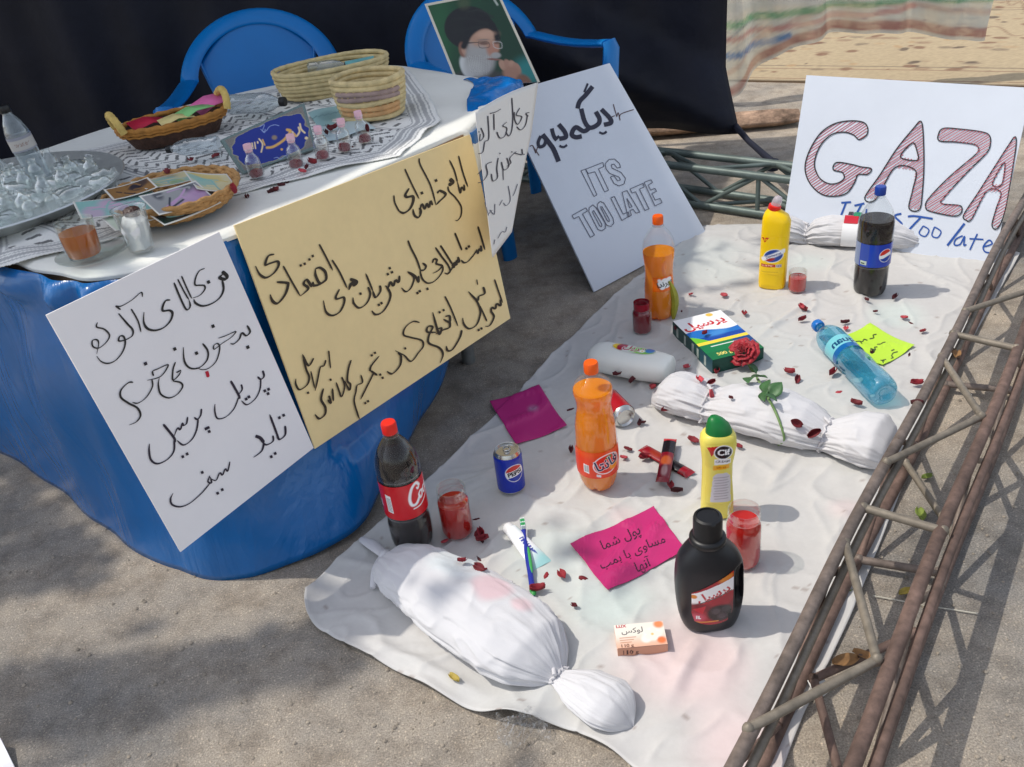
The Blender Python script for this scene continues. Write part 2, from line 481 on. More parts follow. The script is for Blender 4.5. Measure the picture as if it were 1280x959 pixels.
# ---- rugs on the far ground
def rug(name, label, c, w_, h_, rot, pal, seed, z):
    rng = np.random.RandomState(seed)
    nx, ny = int(w_ / .014), int(h_ / .014)
    p = Paint.rect(-w_ / 2, w_ / 2, -h_ / 2, h_ / 2, nx, ny, pal[0])
    X, Y = p.X, p.Y
    e = np.minimum(w_ / 2 - np.abs(X), h_ / 2 - np.abs(Y))
    for a, b_, c_ in ((0, .02, pal[2]), (.05, .07, pal[1]), (.09, .28, pal[3]), (.28, .295, pal[1]), (.34, .355, pal[2])):
        p.mix(((e > a) & (e < b_)) * .8, c_)
    for k in range(int(w_ * h_ * 26)):
        cx, cy = rng.uniform(-w_ / 2, w_ / 2), rng.uniform(-h_ / 2, h_ / 2)
        col = pal[rng.choice([1, 1, 2, 3, 4])]
        r = rng.uniform(.015, .05)
        p.ell(cx, cy, r, r * rng.uniform(.4, 1), col, rng.uniform(0, 3), .2, .85)
        p.ell(-cx, cy, r, r * .7, col, 0, .2, .5)
    for k in range(10):
        t = np.linspace(0, 6, 14); x0, y0 = rng.uniform(-w_ / 2, w_ / 2), rng.uniform(-h_ / 2, h_ / 2)
        p.stroke([(x0 + .09 * q * cos(k), y0 + .12 * sin(q * 2 + k) + .09 * q * sin(k)) for q in t], .016, pal[1], .6)
    p.speck(.2, rng)
    root = thing(name, label, 'rug', (c[0], c[1], .014 * {3: 0, 5: 1, 8: 2, 9: 3, 12: 1}[seed]), (0, 0, rot))
    f = lambda A, B: np.stack([A, B, .010 + .001 * np.sin(A * 3.1) * np.sin(B * 2.3)], -1)
    o = p.build('pile', f, RUGM, root)
    b_ = MB(); b_.box((0, 0, .004), (w_, h_, .008)); b_.build('backing', mat('rug_backing', S(120, 100, 80), .95), root)
    return root
RUGM = mat('rug_pile', (1, 1, 1), .98, attr=True, bump=(260, .6, .004))
bei = [S(172, 154, 124), S(122, 90, 70), S(88, 74, 64), S(170, 152, 122), S(168, 140, 104)]
grn = [S(178, 168, 140), S(140, 96, 78), S(96, 96, 80), S(184, 168, 138), S(120, 110, 86)]
rug('rug', 'beige floral rug nearest behind the sign board that reads GAZA', (3.0, 5.55, .0), 3.3, 2.3, radians(-34), bei, 3, 0)
rug('rug', 'brown and olive rug beside the loose end of the dark tent wall', (.75, 6.6, 0), 2.1, 1.6, radians(-30), grn, 5, 0)
rug('rug', 'beige rug with dark border far behind under the striped sheer cloth', (4.65, 8.2, 0), 3.6, 2.6, radians(-34), bei, 8, 0)
rug('rug', 'greyish green rug at the far right edge of the rug area', (6.15, 4.6, 0), 2.6, 2.6, radians(-38), grn, 9, 0)
rug('rug', 'pale rug laid farthest off in line behind the black tent', (1.9, 9.6, 0), 3.0, 2.4, radians(-33), bei, 12, 0)
# a rolled rug under the tent hem
rr_ = thing('rolled_rug', 'reddish brown rolled rug lying under the hem of the black tent wall', 'rug', (.95, 4.32, .06), (0, 0, radians(-8)))
rr_.scale = (1, 1.25, .55); rr_.location.z = .038
mb = MB()
def rollr(r, z, a): return r * (1 + .06 * sin(3 * a + z * 9) + .05 * sin(a * 7 - z * 14))
mb.lathe([(.0, -.62), (.05, -.62), (.062, -.55), (.066, 0), (.062, .5), (.05, .6), (0, .6)], 30, 0, Matrix.Rotation(pi / 2, 4, 'Y'), rollr)
mb.build('roll', mat('rolled_pile', S(150, 124, 104), .95, nz=(9, .6), nz2=(60, .3), bump=(90, .7, .006)), rr_)

# ---- black tent
BLK = mat('black_tent_fabric', S(24, 26, 38), .6, nz=(3, .3), bump=(5, .35, .03), sheen=.0, spec=.3)
tent = thing('tent', 'black fabric tent whose wall hangs behind the covered table', 'tent', (-1, 4.15, 0))
def curtain():
    nx, nz_ = 260, 60
    x = np.linspace(-4.6, 1.14, nx); s_ = np.linspace(0, 1, nz_)
    X, T = np.meshgrid(x, s_)
    zb = .10 + .05 * np.sin(x * 3.1) * (x < .6) + .02 * (x - .7) * 0
    Z = zb[None, :] * (1 - T) + 3.0 * T
    fold = .05 * np.sin(x * 9.0 + 1.1 * np.sin(x * 2.3)) + .03 * np.sin(x * 21 + 2)
    Y = 4.12 + fold[None, :] * (.55 + .45 * T) + .05 * np.sin(T * 5 + x[None, :] * 2)
    # the loose corner is pulled down and forward by its cord: a diagonal pleat
    d = (X - 1.14) * .55 + (Z - .12) * .8
    pull = np.exp(-((X - 1.14) ** 2) / .35) * np.exp(-Z / .45)
    Y = Y - .10 * pull
    ridge = np.clip(1 - np.abs((Z - .12) - (1.14 - X) * .52) / .22, 0, 1) * smooth(-.3, .5, X)
    Y = Y - .22 * ridge * (1 - .4 * T)
    return X, Y, Z
X, Y, Z = curtain()
V = np.stack([X + 1, Y - 4.15, Z], -1).reshape(-1, 3); idx = np.arange(X.size).reshape(X.shape)
Q = np.stack([idx[:-1, :-1], idx[:-1, 1:], idx[1:, 1:], idx[1:, :-1]], -1).reshape(-1, 4)
raw('back_wall', V, Q, BLK, tent, None, .004)
H = 3.0
def shadow_back(px, py, h):   # where something at height h must stand for its shade to fall here
    p = at(px, py, 0); return p + SUN * (h / SUN.z)
roofg = [(880, 283), (842, 425), (795, 470), (742, 535), (690, 592), (600, 660), (520, 715), (440, 705), (330, 715), (270, 715), (170, 690), (0, 560)]
rp = [shadow_back(x, y, H) for x, y in roofg]
rp = [(p.x, p.y) for p in rp] + [(-4.6, 2.6), (-4.6, 4.12), (rp[0].x + .3, 4.12)]
mb = MB(); mb.prism([(a + 1, b_ - 4.15) for a, b_ in rp], H, H + .006)
mb.build('roof', BLK, tent)  # unseen roof, outlined so that its shade falls on table and sheet
STEEL = mat('galvanised_steel', S(150, 155, 155), .45, .8, nz=(20, .2))
for x_ in (-4.4, -1.6, .3):
    mb = MB(); mb.tube([(x_ + 1, .12, 0), (x_ + 1, .12, H)], .018, 12); mb.build('pole', STEEL, tent)
mb = MB()
c0 = Vector((1.14, 4.02, .13)); c1 = at(966, 203, .15)
mb.tube([tuple(c0 - Vector((-1, 4.15, 0))), tuple((c0 + c1) / 2 - Vector((-1, 4.15, .012))), tuple(c1 - Vector((-1, 4.15, 0)))], [.016, .012, .014], 10)
mb.tube([tuple(c1 - Vector((-1, 4.15, 0)) + Vector((.0, .0, .02 * k - .03))) for k in range(3)], .022, 10)
mb.build('corner_strap', mat('black_webbing', S(26, 30, 48), .8, bump=(300, .4)), tent)

# ---- sheer striped cloth hung beyond the tent
def sheer():
    m = bpy.data.materials.new('sheer_cloth'); m.use_nodes = True
    N = m.node_tree.nodes; L = m.node_tree.links; b = N['Principled BSDF']; out = N['Material Output']
    a = N.new('ShaderNodeAttribute'); a.attribute_name = 'Col'; L.new(a.outputs['Color'], b.inputs['Base Color'])
    b.inputs['Roughness'].default_value = .8
    tl = N.new('ShaderNodeBsdfTranslucent'); L.new(a.outputs['Color'], tl.inputs[0])
    tr = N.new('ShaderNodeBsdfTransparent')
    m1 = N.new('ShaderNodeMixShader'); m1.inputs[0].default_value = .4; L.new(b.outputs[0], m1.inputs[1]); L.new(tl.outputs[0], m1.inputs[2])
    tc = N.new('ShaderNodeTexCoord'); t = N.new('ShaderNodeTexNoise'); t.inputs['Scale'].default_value = 9; L.new(tc.outputs['Object'], t.inputs['Vector'])
    mr = N.new('ShaderNodeMapRange'); mr.inputs[1].default_value = .35; mr.inputs[2].default_value = .65; mr.inputs[3].default_value = .66; mr.inputs[4].default_value = .94
    L.new(t.outputs[0], mr.inputs[0])
    m2 = N.new('ShaderNodeMixShader'); L.new(mr.outputs[0], m2.inputs[0]); L.new(tr.outputs[0], m2.inputs[1]); L.new(m1.outputs[0], m2.inputs[2])
    L.new(m2.outputs[0], out.inputs[0]); return m
P0s = Vector((1.2, 4.75, .5)); ns = Vector((-.12, -1, .05)).normalized()
hem = cr([(886, 160), (905, 128), (935, 100), (970, 72), (1010, 52), (1060, 42), (1120, 41), (1180, 47), (1232, 52), (1240, 50)], 8)
hx = np.array([h[0] for h in hem]); hy = np.array([h[1] for h in hem])
nx, ny = 180, 90
U_, V_ = np.meshgrid(np.linspace(0, 1, nx), np.linspace(0, 1, ny))
px = 884 + (1236 - 884) * U_ + 70 * V_ * U_ ** 3
hb = np.interp(884 + 352 * U_, hx, hy)
py = hb * (1 - V_) + (-210) * V_
p = Paint(px, py, S(198, 198, 188))
D = hb - py
p.mix(smooth(2, 5, D) * (1 - smooth(13, 19, D)) * .85, S(150, 84, 74))
p.mix(smooth(30, 34, D) * (1 - smooth(36, 42, D)) * .5, S(170, 120, 108))
p.stroke([(880, 72), (920, 66), (950, 58), (965, 52), (985, 44)], 8, S(42, 110, 165), .9)
p.stroke([(880, 52), (930, 44), (980, 34), (1040, 22), (1150, 10)], 7, S(178, 110, 108), .7)
p.stroke([(880, 34), (930, 27), (990, 15), (1060, 6), (1160, -2), (1250, 0)], 9, S(70, 150, 105), .85)
p.stroke([(880, -20), (990, -34), (1250, -40)], 9, S(178, 110, 108), .7)
p.stroke([(880, -50), (990, -64), (1250, -70)], 9, S(60, 120, 160), .7)
def fsheer(A, B):
    W = pxplane(np.stack([A, B], -1), P0s, ns)
    q = .05 * np.sin(W[..., 0] * 17 + W[..., 2] * 3) + .03 * np.sin(W[..., 0] * 31)
    W[..., 1] += q; return W
shr = p.build('sheer_curtain', fsheer, sheer())
tag(shr, 'sheer whitish cloth with green, red and blue stripes hanging over the rugs', 'curtain')

# ---- white ground sheet
LFT = [(386, 748), (450, 680), (560, 580), (640, 500), (760, 380), (880, 284)]
FAR = [(880, 284), (960, 281), (1080, 290), (1180, 300), (1275, 318)]
RGT = [(963, 1010), (1000, 905), (1068, 760), (1110, 655), (1175, 500), (1275, 318)]
NER = [(386, 748), (389, 778), (418, 800), (510, 848), (580, 886), (640, 906), (700, 912), (760, 938), (850, 1000), (963, 1010)]
def bound(pts, n):
    W = [at(x, y, .004) for x, y in pts]
    C = np.array(cr([(q.x, q.y) for q in W], 12)); L = np.r_[0, np.cumsum(np.linalg.norm(np.diff(C, axis=0), axis=1))]
    t = np.linspace(0, L[-1], n); return np.stack([np.interp(t, L, C[:, 0]), np.interp(t, L, C[:, 1])], -1)
NU, NV = 240, 300
bl, br, bn, bf = bound(LFT, NV), bound(RGT, NV), bound(NER, NU), bound(FAR, NU)
u = np.linspace(0, 1, NU)[None, :, None]; v = np.linspace(0, 1, NV)[:, None, None]
G = (1 - u) * bl[:, None] + u * br[:, None] + (1 - v) * bn[None] + v * bf[None] - ((1 - u) * (1 - v) * bn[0] + u * (1 - v) * bn[-1] + (1 - u) * v * bf[0] + u * v * bf[-1])
GX, GY = G[..., 0], G[..., 1]
from mathutils.bvhtree import BVHTree
def nzf(X, Y, sc, seed=0):
    return np.array([mnoise.noise(Vector((x * sc + seed, y * sc, seed * .7))) for x, y in zip(X.ravel(), Y.ravel())]).reshape(X.shape)
n1 = nzf(GX, GY, 2.2, 3); n2 = nzf(GX + .1 * n1, GY, 5.5, 9); n3 = nzf(GX * 1.0, GY * .5, 14, 4)
n4 = nzf(GX - .2 * n1, GY + .15 * n2, 9, 17); rdg = .7 * (1 - np.abs(n2)) ** 12 + .45 * (1 - np.abs(n4)) ** 14
GZ = .0045 + .006 * (n1 * .5 + .5) * 1.0 + .009 * rdg + .0015 * n3
def crease(a, b_, wd, hgt):
    global GZ
    A = at(*a); B = at(*b_); d = np.array([B.x - A.x, B.y - A.y]); l2 = d @ d
    t = np.clip(((GX - A.x) * d[0] + (GY - A.y) * d[1]) / l2, 0, 1)
    q = np.hypot(GX - A.x - t * d[0], GY - A.y - t * d[1]); GZ = GZ + hgt * np.exp(-(q / wd) ** 2) * np.sin(np.clip(t, .02, .98) * pi)
for a, b_, wd, hg in (((880, 800), (835, 880), .014, .012), ((870, 690), (850, 800), .014, .010), ((700, 620), (770, 600), .02, .007), ((900, 310), (760, 400), .05, .02), ((1020, 370), (930, 440), .012, .008),
                      ((940, 340), (1010, 300), .012, .008), ((840, 320), (800, 400), .04, .014), ((660, 560), (560, 640), .02, .006), ((600, 600), (520, 660), .018, .006), ((960, 620), (1000, 560), .012, .008), ((690, 720), (690, 640), .02, .006), ((930, 860), (1010, 760), .03, .008), ((1040, 330), (1110, 420), .02, .008), ((450, 800), (620, 880), .012, .010)):
    crease(a, b_, wd, hg)
# curled edges
U2 = np.broadcast_to(u[..., 0], GX.shape); V2 = np.broadcast_to(v[..., 0], GX.shape)
GZ = GZ + .010 * np.exp(-V2 / .012) * (.5 + .5 * np.sin(U2 * 37)) + .022 * np.exp(-V2 / .03) * np.exp(-((U2 - .02) / .05) ** 2) + .008 * np.exp(-U2 / .012) * (.5 + .5 * np.sin(V2 * 29)) + .028 * np.exp(-V2 / .02) * np.exp(-((U2 - .56) / .05) ** 2)
p = Paint(GX, GY, S(194, 192, 189))
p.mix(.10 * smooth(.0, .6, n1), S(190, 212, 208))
p.mix(.10 * smooth(.1, .6, n2), S(206, 196, 190))
for (x_, y_, r_, c_, a_) in ((860, 840, .16, S(226, 190, 190), .45), (920, 930, .12, S(226, 196, 196), .5), (780, 650, .05, S(220, 170, 172), .25), (1120, 400, .1, S(200, 218, 210), .4), (690, 700, .12, S(190, 212, 206), .25), (880, 330, .2, S(196, 214, 208), .22), (1010, 330, .1, S(200, 214, 208), .4), (760, 760, .1, S(190, 212, 206), .4), (1060, 640, .05, S(226, 190, 190), .25)):  # pink stains, plus faint aqua patches that paint in leaf-shade dapples
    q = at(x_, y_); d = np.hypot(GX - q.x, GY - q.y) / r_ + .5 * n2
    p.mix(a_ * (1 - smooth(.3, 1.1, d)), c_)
# dirt specks and scuffs
for k in range(150):
    i, j = RNG.randint(NV), RNG.randint(NU); d = np.hypot(GX - GX[i, j], GY - GY[i, j]); r_ = RNG.uniform(.003, .008)
    p.mix(.55 * (1 - smooth(.5, 1.2, d / r_)), S(130, 110, 100))
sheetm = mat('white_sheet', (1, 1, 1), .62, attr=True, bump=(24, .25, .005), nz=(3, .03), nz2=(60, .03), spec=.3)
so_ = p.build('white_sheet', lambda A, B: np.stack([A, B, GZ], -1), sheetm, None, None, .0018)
_st = 2
_gv = np.stack([GX, GY, GZ], -1)[::_st, ::_st]; _ii = np.arange(_gv.shape[0] * _gv.shape[1]).reshape(_gv.shape[:2])
_gq = np.stack([_ii[:-1, :-1], _ii[:-1, 1:], _ii[1:, 1:], _ii[1:, :-1]], -1).reshape(-1, 4)
_BV = BVHTree.FromPolygons([tuple(q) for q in _gv.reshape(-1, 3)], [tuple(q) for q in _gq])
def shz(x, y):
    h = _BV.ray_cast(Vector((x, y, 1)), Vector((0, 0, -1))); return h[0].z if h[0] is not None else .005
tag(so_, 'large creased white sheet spread on the ground between table and rusty truss', 'sheet')

# ---- trusses
RUST = mat('rusty_steel', S(112, 100, 92), .6, .25, nz=(9, .3), nz2=(55, .3), bump=(80, .5, .002))
RUSTR = mat('red_rust_steel', S(106, 86, 77), .68, .2, nz=(9, .35), nz2=(60, .3), bump=(80, .5, .002))
GREYS = mat('grey_tube_steel', S(126, 117, 104), .55, .25, nz=(8, .25), nz2=(70, .2), bump=(60, .3, .002))
PAINTG = mat('grey_green_tube', S(100, 112, 108), .5, .3, nz=(8, .3), bump=(60, .3, .002))
tr = thing('truss', 'long rusty box truss lying along the right edge of the white sheet', 'truss', at(1060, 750, 0))
tb = Vector(tr.location)
zt = .17
tl0, tl1 = at(912, 959, zt), at(1290, 228, zt)
dirv = (tl1 - tl0).normalized(); tl0 = tl0 - dirv * .35; tl1 = tl1 + dirv * .25
tr0 = at(1060, 959, zt); q = at(1222, 560, zt)
prp = Vector((dirv.y, -dirv.x, 0)); wR = ((tr0 + q) / 2 - tl0).dot(prp)
bl0 = at(963, 927, .022); wB = (bl0 - tl0).dot(prp)
L_ = (tl1 - tl0).length
def tp(s_, off, z): return tuple(tl0 + dirv * s_ + prp * off + Vector((0, 0, z - tl0.z)) - tb)
def wob(s_): return .004 * sin(s_ * 5.1)
def chord(off, z, r, m, nm='chord', s0=0., s1=None):
    mb = MB(); s1 = s1 or L_
    mb.tube([tp(s0 + (s1 - s0) * k / 30, off + wob(s0 + k * .1), z + .003 * sin(k * .9)) for k in range(31)], r, 14); return mb.build(nm, m, tr)
chord(0, zt, .0112, RUST); chord(wR, zt, .0118, RUSTR); chord(wB, .014, .0112, RUSTR); chord(wR + .012, .016, .0112, RUSTR); chord(wR + .024, zt - .016, .0085, RUSTR, 'inner_rod')
chord(.016, zt - .022, .0075, GREYS, 'inner_rod')
def spx(px_, py_, z):   # distance along the truss of a point seen on it
    return (at(px_, py_, z) - tl0).dot(dirv)
def bar(pts, r=.0105, m=RUST, nm='brace'):
    mb = MB(); r = r * .66; mb.tube(pts, r, 12)
    for q in (pts[0], pts[-1]): mb.lathe([(.001, -r * 1.5), (r * 1.0, -r * .9), (r * 1.22, 0), (r * 1.0, r * .9), (.001, r * 1.4)], 10, 0, Matrix.Translation(Vector(q)), lambda a, b_, c: a * (1 + .15 * sin(5 * c)))   # weld beads
    return mb.build(nm, m, tr)
for a, b_ in (((1083, 638), (1165, 662)), ((1195, 420), (1262, 436))):
    sa, sb = spx(*a, zt), spx(*b_, zt); bar([tp(sa, 0, zt + .004), tp(sb, wR, zt + .004)], .0125, GREYS, 'rung')
for a, b_ in (((1076, 698), (1142, 722)), ((1200, 482), (1235, 494))):
    sa = spx(*a, .03); bar([tp(sa, wB, .025), tp(sa + .03, wR, .028)], .0125, RUST, 'rung')
# zig-zag braces of the top face
zz = [((1062, 682), 0), ((1098, 828), wR * .86), ((942, 918), 0)]
for (a, oa), (b_, ob) in zip(zz[:-1], zz[1:]):
    bar([tp(spx(*a, zt), oa, zt + .003), tp(spx(*b_, zt), ob, zt + .006)], .0115, GREYS)
zz = [((1180, 448), 0), ((1222, 522), wR * .9), ((1115, 583), 0)]
for (a, oa), (b_, ob) in zip(zz[:-1], zz[1:]):
    bar([tp(spx(*a, zt), oa, zt + .003), tp(spx(*b_, zt), ob, zt + .006)], .0115, GREYS)
zz = [((1215, 392), 0), ((1290, 362), wR * .95)]
for (a, oa), (b_, ob) in zip(zz[:-1], zz[1:]):
    bar([tp(spx(*a, zt), oa, zt + .003), tp(spx(*b_, zt), ob, zt + .006)], .0115, GREYS)
# bottom face
zz = [((1112, 780), wR), ((1008, 845), wB * .4 + .02), ((1020, 990), wR)]
for (a, oa), (b_, ob) in zip(zz[:-1], zz[1:]):
    bar([tp(spx(*a, .03), oa, .03), tp(spx(*b_, .03), ob, .03)], .0115, RUSTR)
bar([tp(spx(1138, 580, .03), wB, .03), tp(spx(1166, 660, .03), wR, .03)], .011, GREYS)
# side faces
s_ = -.1; k = 0
while s_ < L_ + .1:
    for oT, oB in ((0, wB), (wR, wR + .012)):
        a = tp(s_, oT, zt) if k % 2 == 0 else tp(s_, oB, .02); b_ = tp(s_ + .22, oB, .02) if k % 2 == 0 else tp(s_ + .22, oT, zt)
        bar([a, b_], .0095, RUST if oT else RUSTR)
    s_ += .22; k += 1
bt = thing('truss', 'grey green box truss lying crosswise behind the two white sign boards', 'truss', at(860, 250, 0))
bb = Vector(bt.location)
d0 = at(855, 253, .02); d1 = at(942, 266, .02); bd = (d1 - d0).normalized(); bn_ = Vector((-bd.y, bd.x, 0))
def bp_(s_, off, z): return tuple(Vector((d0.x, d0.y, 0)) + bd * s_ + bn_ * off + Vector((0, 0, z)) - bb)
S0, S1 = -1.3, .86
for off, z in ((0, .02), (.145, .02), (0.0, .165), (.145, .165)):
    mb = MB(); mb.tube([bp_(S0, off, z), bp_(S1, off, z)], .0155, 12); mb.build('chord', PAINTG, bt)
s_ = S0; k = 0
while s_ < S1 - .2:
    for pr in (((0, .02), (0, .165)), ((.145, .02), (.145, .165)), ((0, .165), (.145, .165)), ((0, .02), (.145, .02))):
        A, B = (pr[0], pr[1]) if k % 2 == 0 else (pr[1], pr[0])
        mb = MB(); mb.tube([bp_(s_, *A), bp_(s_ + .23, *B)], .0085, 8); mb.build('brace', PAINTG, bt)
    if k % 2 == 0:
        mb = MB(); mb.tube([bp_(s_ + .23, 0, .02), bp_(s_ + .23, 0, .165)], .009, 8); mb.build('brace', PAINTG, bt)
    s_ += .23; k += 1

# ================================================================ TABLE
TZ = .72
TOPO = [(-1.50, 2.12), (-1.15, 1.81), (-.96, 1.655), (-.79, 1.525), (-.70, 1.492), (-.615, 1.505), (-.5, 1.622), (-.38, 1.75), (-.25, 1.893), (-.12, 2.035), (-.025, 2.145), (.03, 2.33), (.075, 2.62), (-.06, 2.83), (-.31, 3.10), (-.62, 3.0), (-.98, 2.79), (-1.28, 2.42)]
tbl = thing('table', 'trestle table hidden under the blue satin cloth', 'table', (-.6, 2.2, 0))
WOODM = mat('table_board', S(150, 120, 90), .6, nz=(6, .2))
mb = MB(); mb.prism([((x + .6) * .97, (y - 2.2) * .97) for x, y in TOPO], TZ - .03, TZ - .004); mb.build('tabletop', WOODM, tbl)
for x, y in ((-.68, 1.68), (-.12, 2.3), (-1.2, 2.2), (-.5, 2.85)):
    mb = MB(); mb.tube([(x + .6, y - 2.2, 0), (x + .6, y - 2.2, TZ - .03)], .02, 12); mb.build('leg', STEEL, tbl)
# blue satin skirt
nY_ = Vector((.745, -.64, .16)).normalized()
SAT = mat('blue_satin', S(0, 95, 162), .25, nz=(4, .10), bump=(3.2, .35, .03), spec=.7)
_N, _L = SAT.node_tree.nodes, SAT.node_tree.links   # long soft creases that run down the cloth
_mp = _N.new('ShaderNodeMapping'); _mp.inputs['Scale'].default_value = (6.5, 6.5, 1.5); _mp.inputs['Rotation'].default_value = (.12, .1, 0)
_t = _N.new('ShaderNodeTexNoise'); _t.inputs['Scale'].default_value = 1.0; _t.inputs['Detail'].default_value = 5; _t.inputs['Distortion'].default_value = .8
_tc = [q for q in _N if q.type == 'TEX_COORD'][0]; _L.new(_tc.outputs['Object'], _mp.inputs[0]); _L.new(_mp.outputs[0], _t.inputs['Vector'])
_ab = _N.new('ShaderNodeMath'); _ab.operation = 'PINGPONG'; _ab.inputs[1].default_value = .12; _L.new(_t.outputs[0], _ab.inputs[0])
_b2 = _N.new('ShaderNodeBump'); _b2.inputs['Strength'].default_value = .34; _b2.inputs['Distance'].default_value = .05
_b1 = [q for q in _N if q.type == 'BUMP'][0]; _L.new(_b1.outputs[0], _b2.inputs['Normal']); _L.new(_ab.outputs[0], _b2.inputs['Height']); _L.new(_b2.outputs[0], _N['Principled BSDF'].inputs['Normal'])
BOT = [at(0, 545, 0) + Vector((-.35, .33, 0)), at(0, 565, 0) + Vector((-.02, .02, 0)), at(100, 633, 0), at(170, 690, 0), at(232, 714, 0), at(290, 720, 0), at(350, 711, .005), at(404, 686, .012), at(456, 643, .028), at(500, 573, .05), at(553, 470, .09), Vector((-.04, 2.27, .38)), Vector((-.02, 2.55, .40)), Vector((-.12, 2.80, .40)), Vector((-.3, 3.17, .06)), Vector((-.65, 3.08, .05)), Vector((-1.05, 2.86, .05)), Vector((-1.45, 2.6, .05))]
N_ = 12
tc_ = np.array(cr([(x, y, TZ - .003) for x, y in TOPO], N_, True)); bc_ = np.array(cr([tuple(q) for q in BOT], N_, True))
n_ = len(tc_); rows = 46
cen = np.array([-.6, 2.25])
arc = np.r_[0, np.cumsum(np.linalg.norm(np.diff(bc_[:, :2], axis=0), axis=1))]
V = []
for r in range(rows):
    t = r / (rows - 1)
    # falls near-vertical, then flares
    k = t ** 1.15
    P = tc_ * (1 - k) + bc_ * k; P[:, 2] = tc_[:, 2] * (1 - t) + bc_[:, 2] * t
    tg = np.roll(P, -1, 0) - np.roll(P, 1, 0); nn = np.stack([tg[:, 1], -tg[:, 0]], 1); nn /= np.linalg.norm(nn, axis=1, keepdims=True) + 1e-9
    amp = .024 * min(1., t * 3.5) * (1 - .72 * t)
    w0 = np.sin(arc * 13 + 1.3 * np.sin(arc * 3.7) + t * .8); wv = np.sign(w0) * np.abs(w0) ** 1.6 + .6 * np.sin(arc * 23 + 2) * (.4 + .6 * t) + .7 * np.sin(arc * 4.3 + t * 7)
    amp2 = .020 * math.exp(-((t - .05) / .045) ** 2) * smooth(8.5 * N_, 5 * N_, np.arange(n_))
    P[:, :2] += nn * (amp * wv)[:, None] + nn * (amp2 * (1.0 + .8 * np.sin(arc * 31 + 2 * np.sin(arc * 9))))[:, None]
    for q in P:   # the stiff cards press the satin flat
        dn = (Vector(q) - Vector((-.47, 1.665, .73))).dot(nY_)
        lat = (Vector(q) - Vector((-.47, 1.665, .73))).dot(Vector((.65, .76, 0)))
        if -.42 < lat < .66 and q[2] > .19 and dn > -.004 and dn < .25:
            q[:] = Vector(q) - nY_ * (dn + .004)
    V.append(P)
V = np.array(V); idx = np.arange(rows * n_).reshape(rows, n_)
Q = np.stack([idx[:-1], np.roll(idx, -1, 1)[:-1], np.roll(idx, -1, 1)[1:], idx[1:]], -1).reshape(-1, 4)
bcl = raw('tablecloth', V.reshape(-1, 3), Q, SAT, None, None, .002)
tag(bcl, 'shiny royal blue satin cloth hanging from the table to the ground', 'tablecloth')
# rolled blue edge along the near left corner + blue fold at right end (parts of the satin)
mb = MB()
fold = [at(x, y, TZ + .004) for x, y in ((-25, 330), (10, 333), (40, 337), (70, 343), (110, 350), (150, 352), (185, 343), (215, 328), (245, 313), (275, 298))]
fp = cr([tuple(q) for q in fold], 5)
0 and mb.tube([(q[0] + .005 * sin(i * .9), q[1] - .006, q[2] + .006 * sin(i * .7) - .004) for i, q in enumerate(fp)], [.017 + .007 * sin(i * .55) for i in range(len(fp))], 14)
pass
SATL = mat('blue_satin_scarf', S(0, 112, 190), .25, bump=(14, .5, .02), spec=.7)
# scarf loose at the right end of the table
def patch(rows_px, z_of, name, m, parent=None, thick=.002, sub=1, bumpy=.012):
    V = []; nr = len(rows_px)
    R_ = [cr([tuple(at(x, y, z)) for x, y, z in r], 10) for r in rows_px]
    R_ = np.array(R_); m_ = R_.shape[1]
    out = []
    for j in range(m_):
        out.append(cr([tuple(R_[i, j]) for i in range(nr)], 8))
    A = np.array(out); a, b_ = A.shape[:2]
    nzv = np.array([[mnoise.noise(Vector((q[0] * 22, q[1] * 22, q[2] * 22))) for q in r] for r in A]); A[..., 2] += nzv * bumpy + .004
    idx = np.arange(a * b_).reshape(a, b_)
    Q = np.stack([idx[:-1, :-1], idx[:-1, 1:], idx[1:, 1:], idx[1:, :-1]], -1).reshape(-1, 4)
    return raw(name, A.reshape(-1, 3), Q, m, parent, None, thick)
sc1 = patch([[(574, 99, .726), (594, 99, .728), (612, 99, .730), (630, 96, .738), (650, 100, .725), (655, 110, .70)],
             [(592, 106, .726), (608, 106, .732), (624, 105, .742), (640, 105, .738), (650, 112, .715), (652, 122, .69)],
             [(584, 128, .728), (598, 122, .732), (612, 120, .733), (628, 116, .728), (640, 118, .715), (642, 128, .69)],
             [(588, 165, .70), (594, 152, .712), (604, 142, .716), (616, 136, .712), (628, 132, .70), (634, 140, .68)]], None, 'scarf', SATL, None)
tag(sc1, 'bright blue satin scarf bunched at the far end of the table', 'scarf')
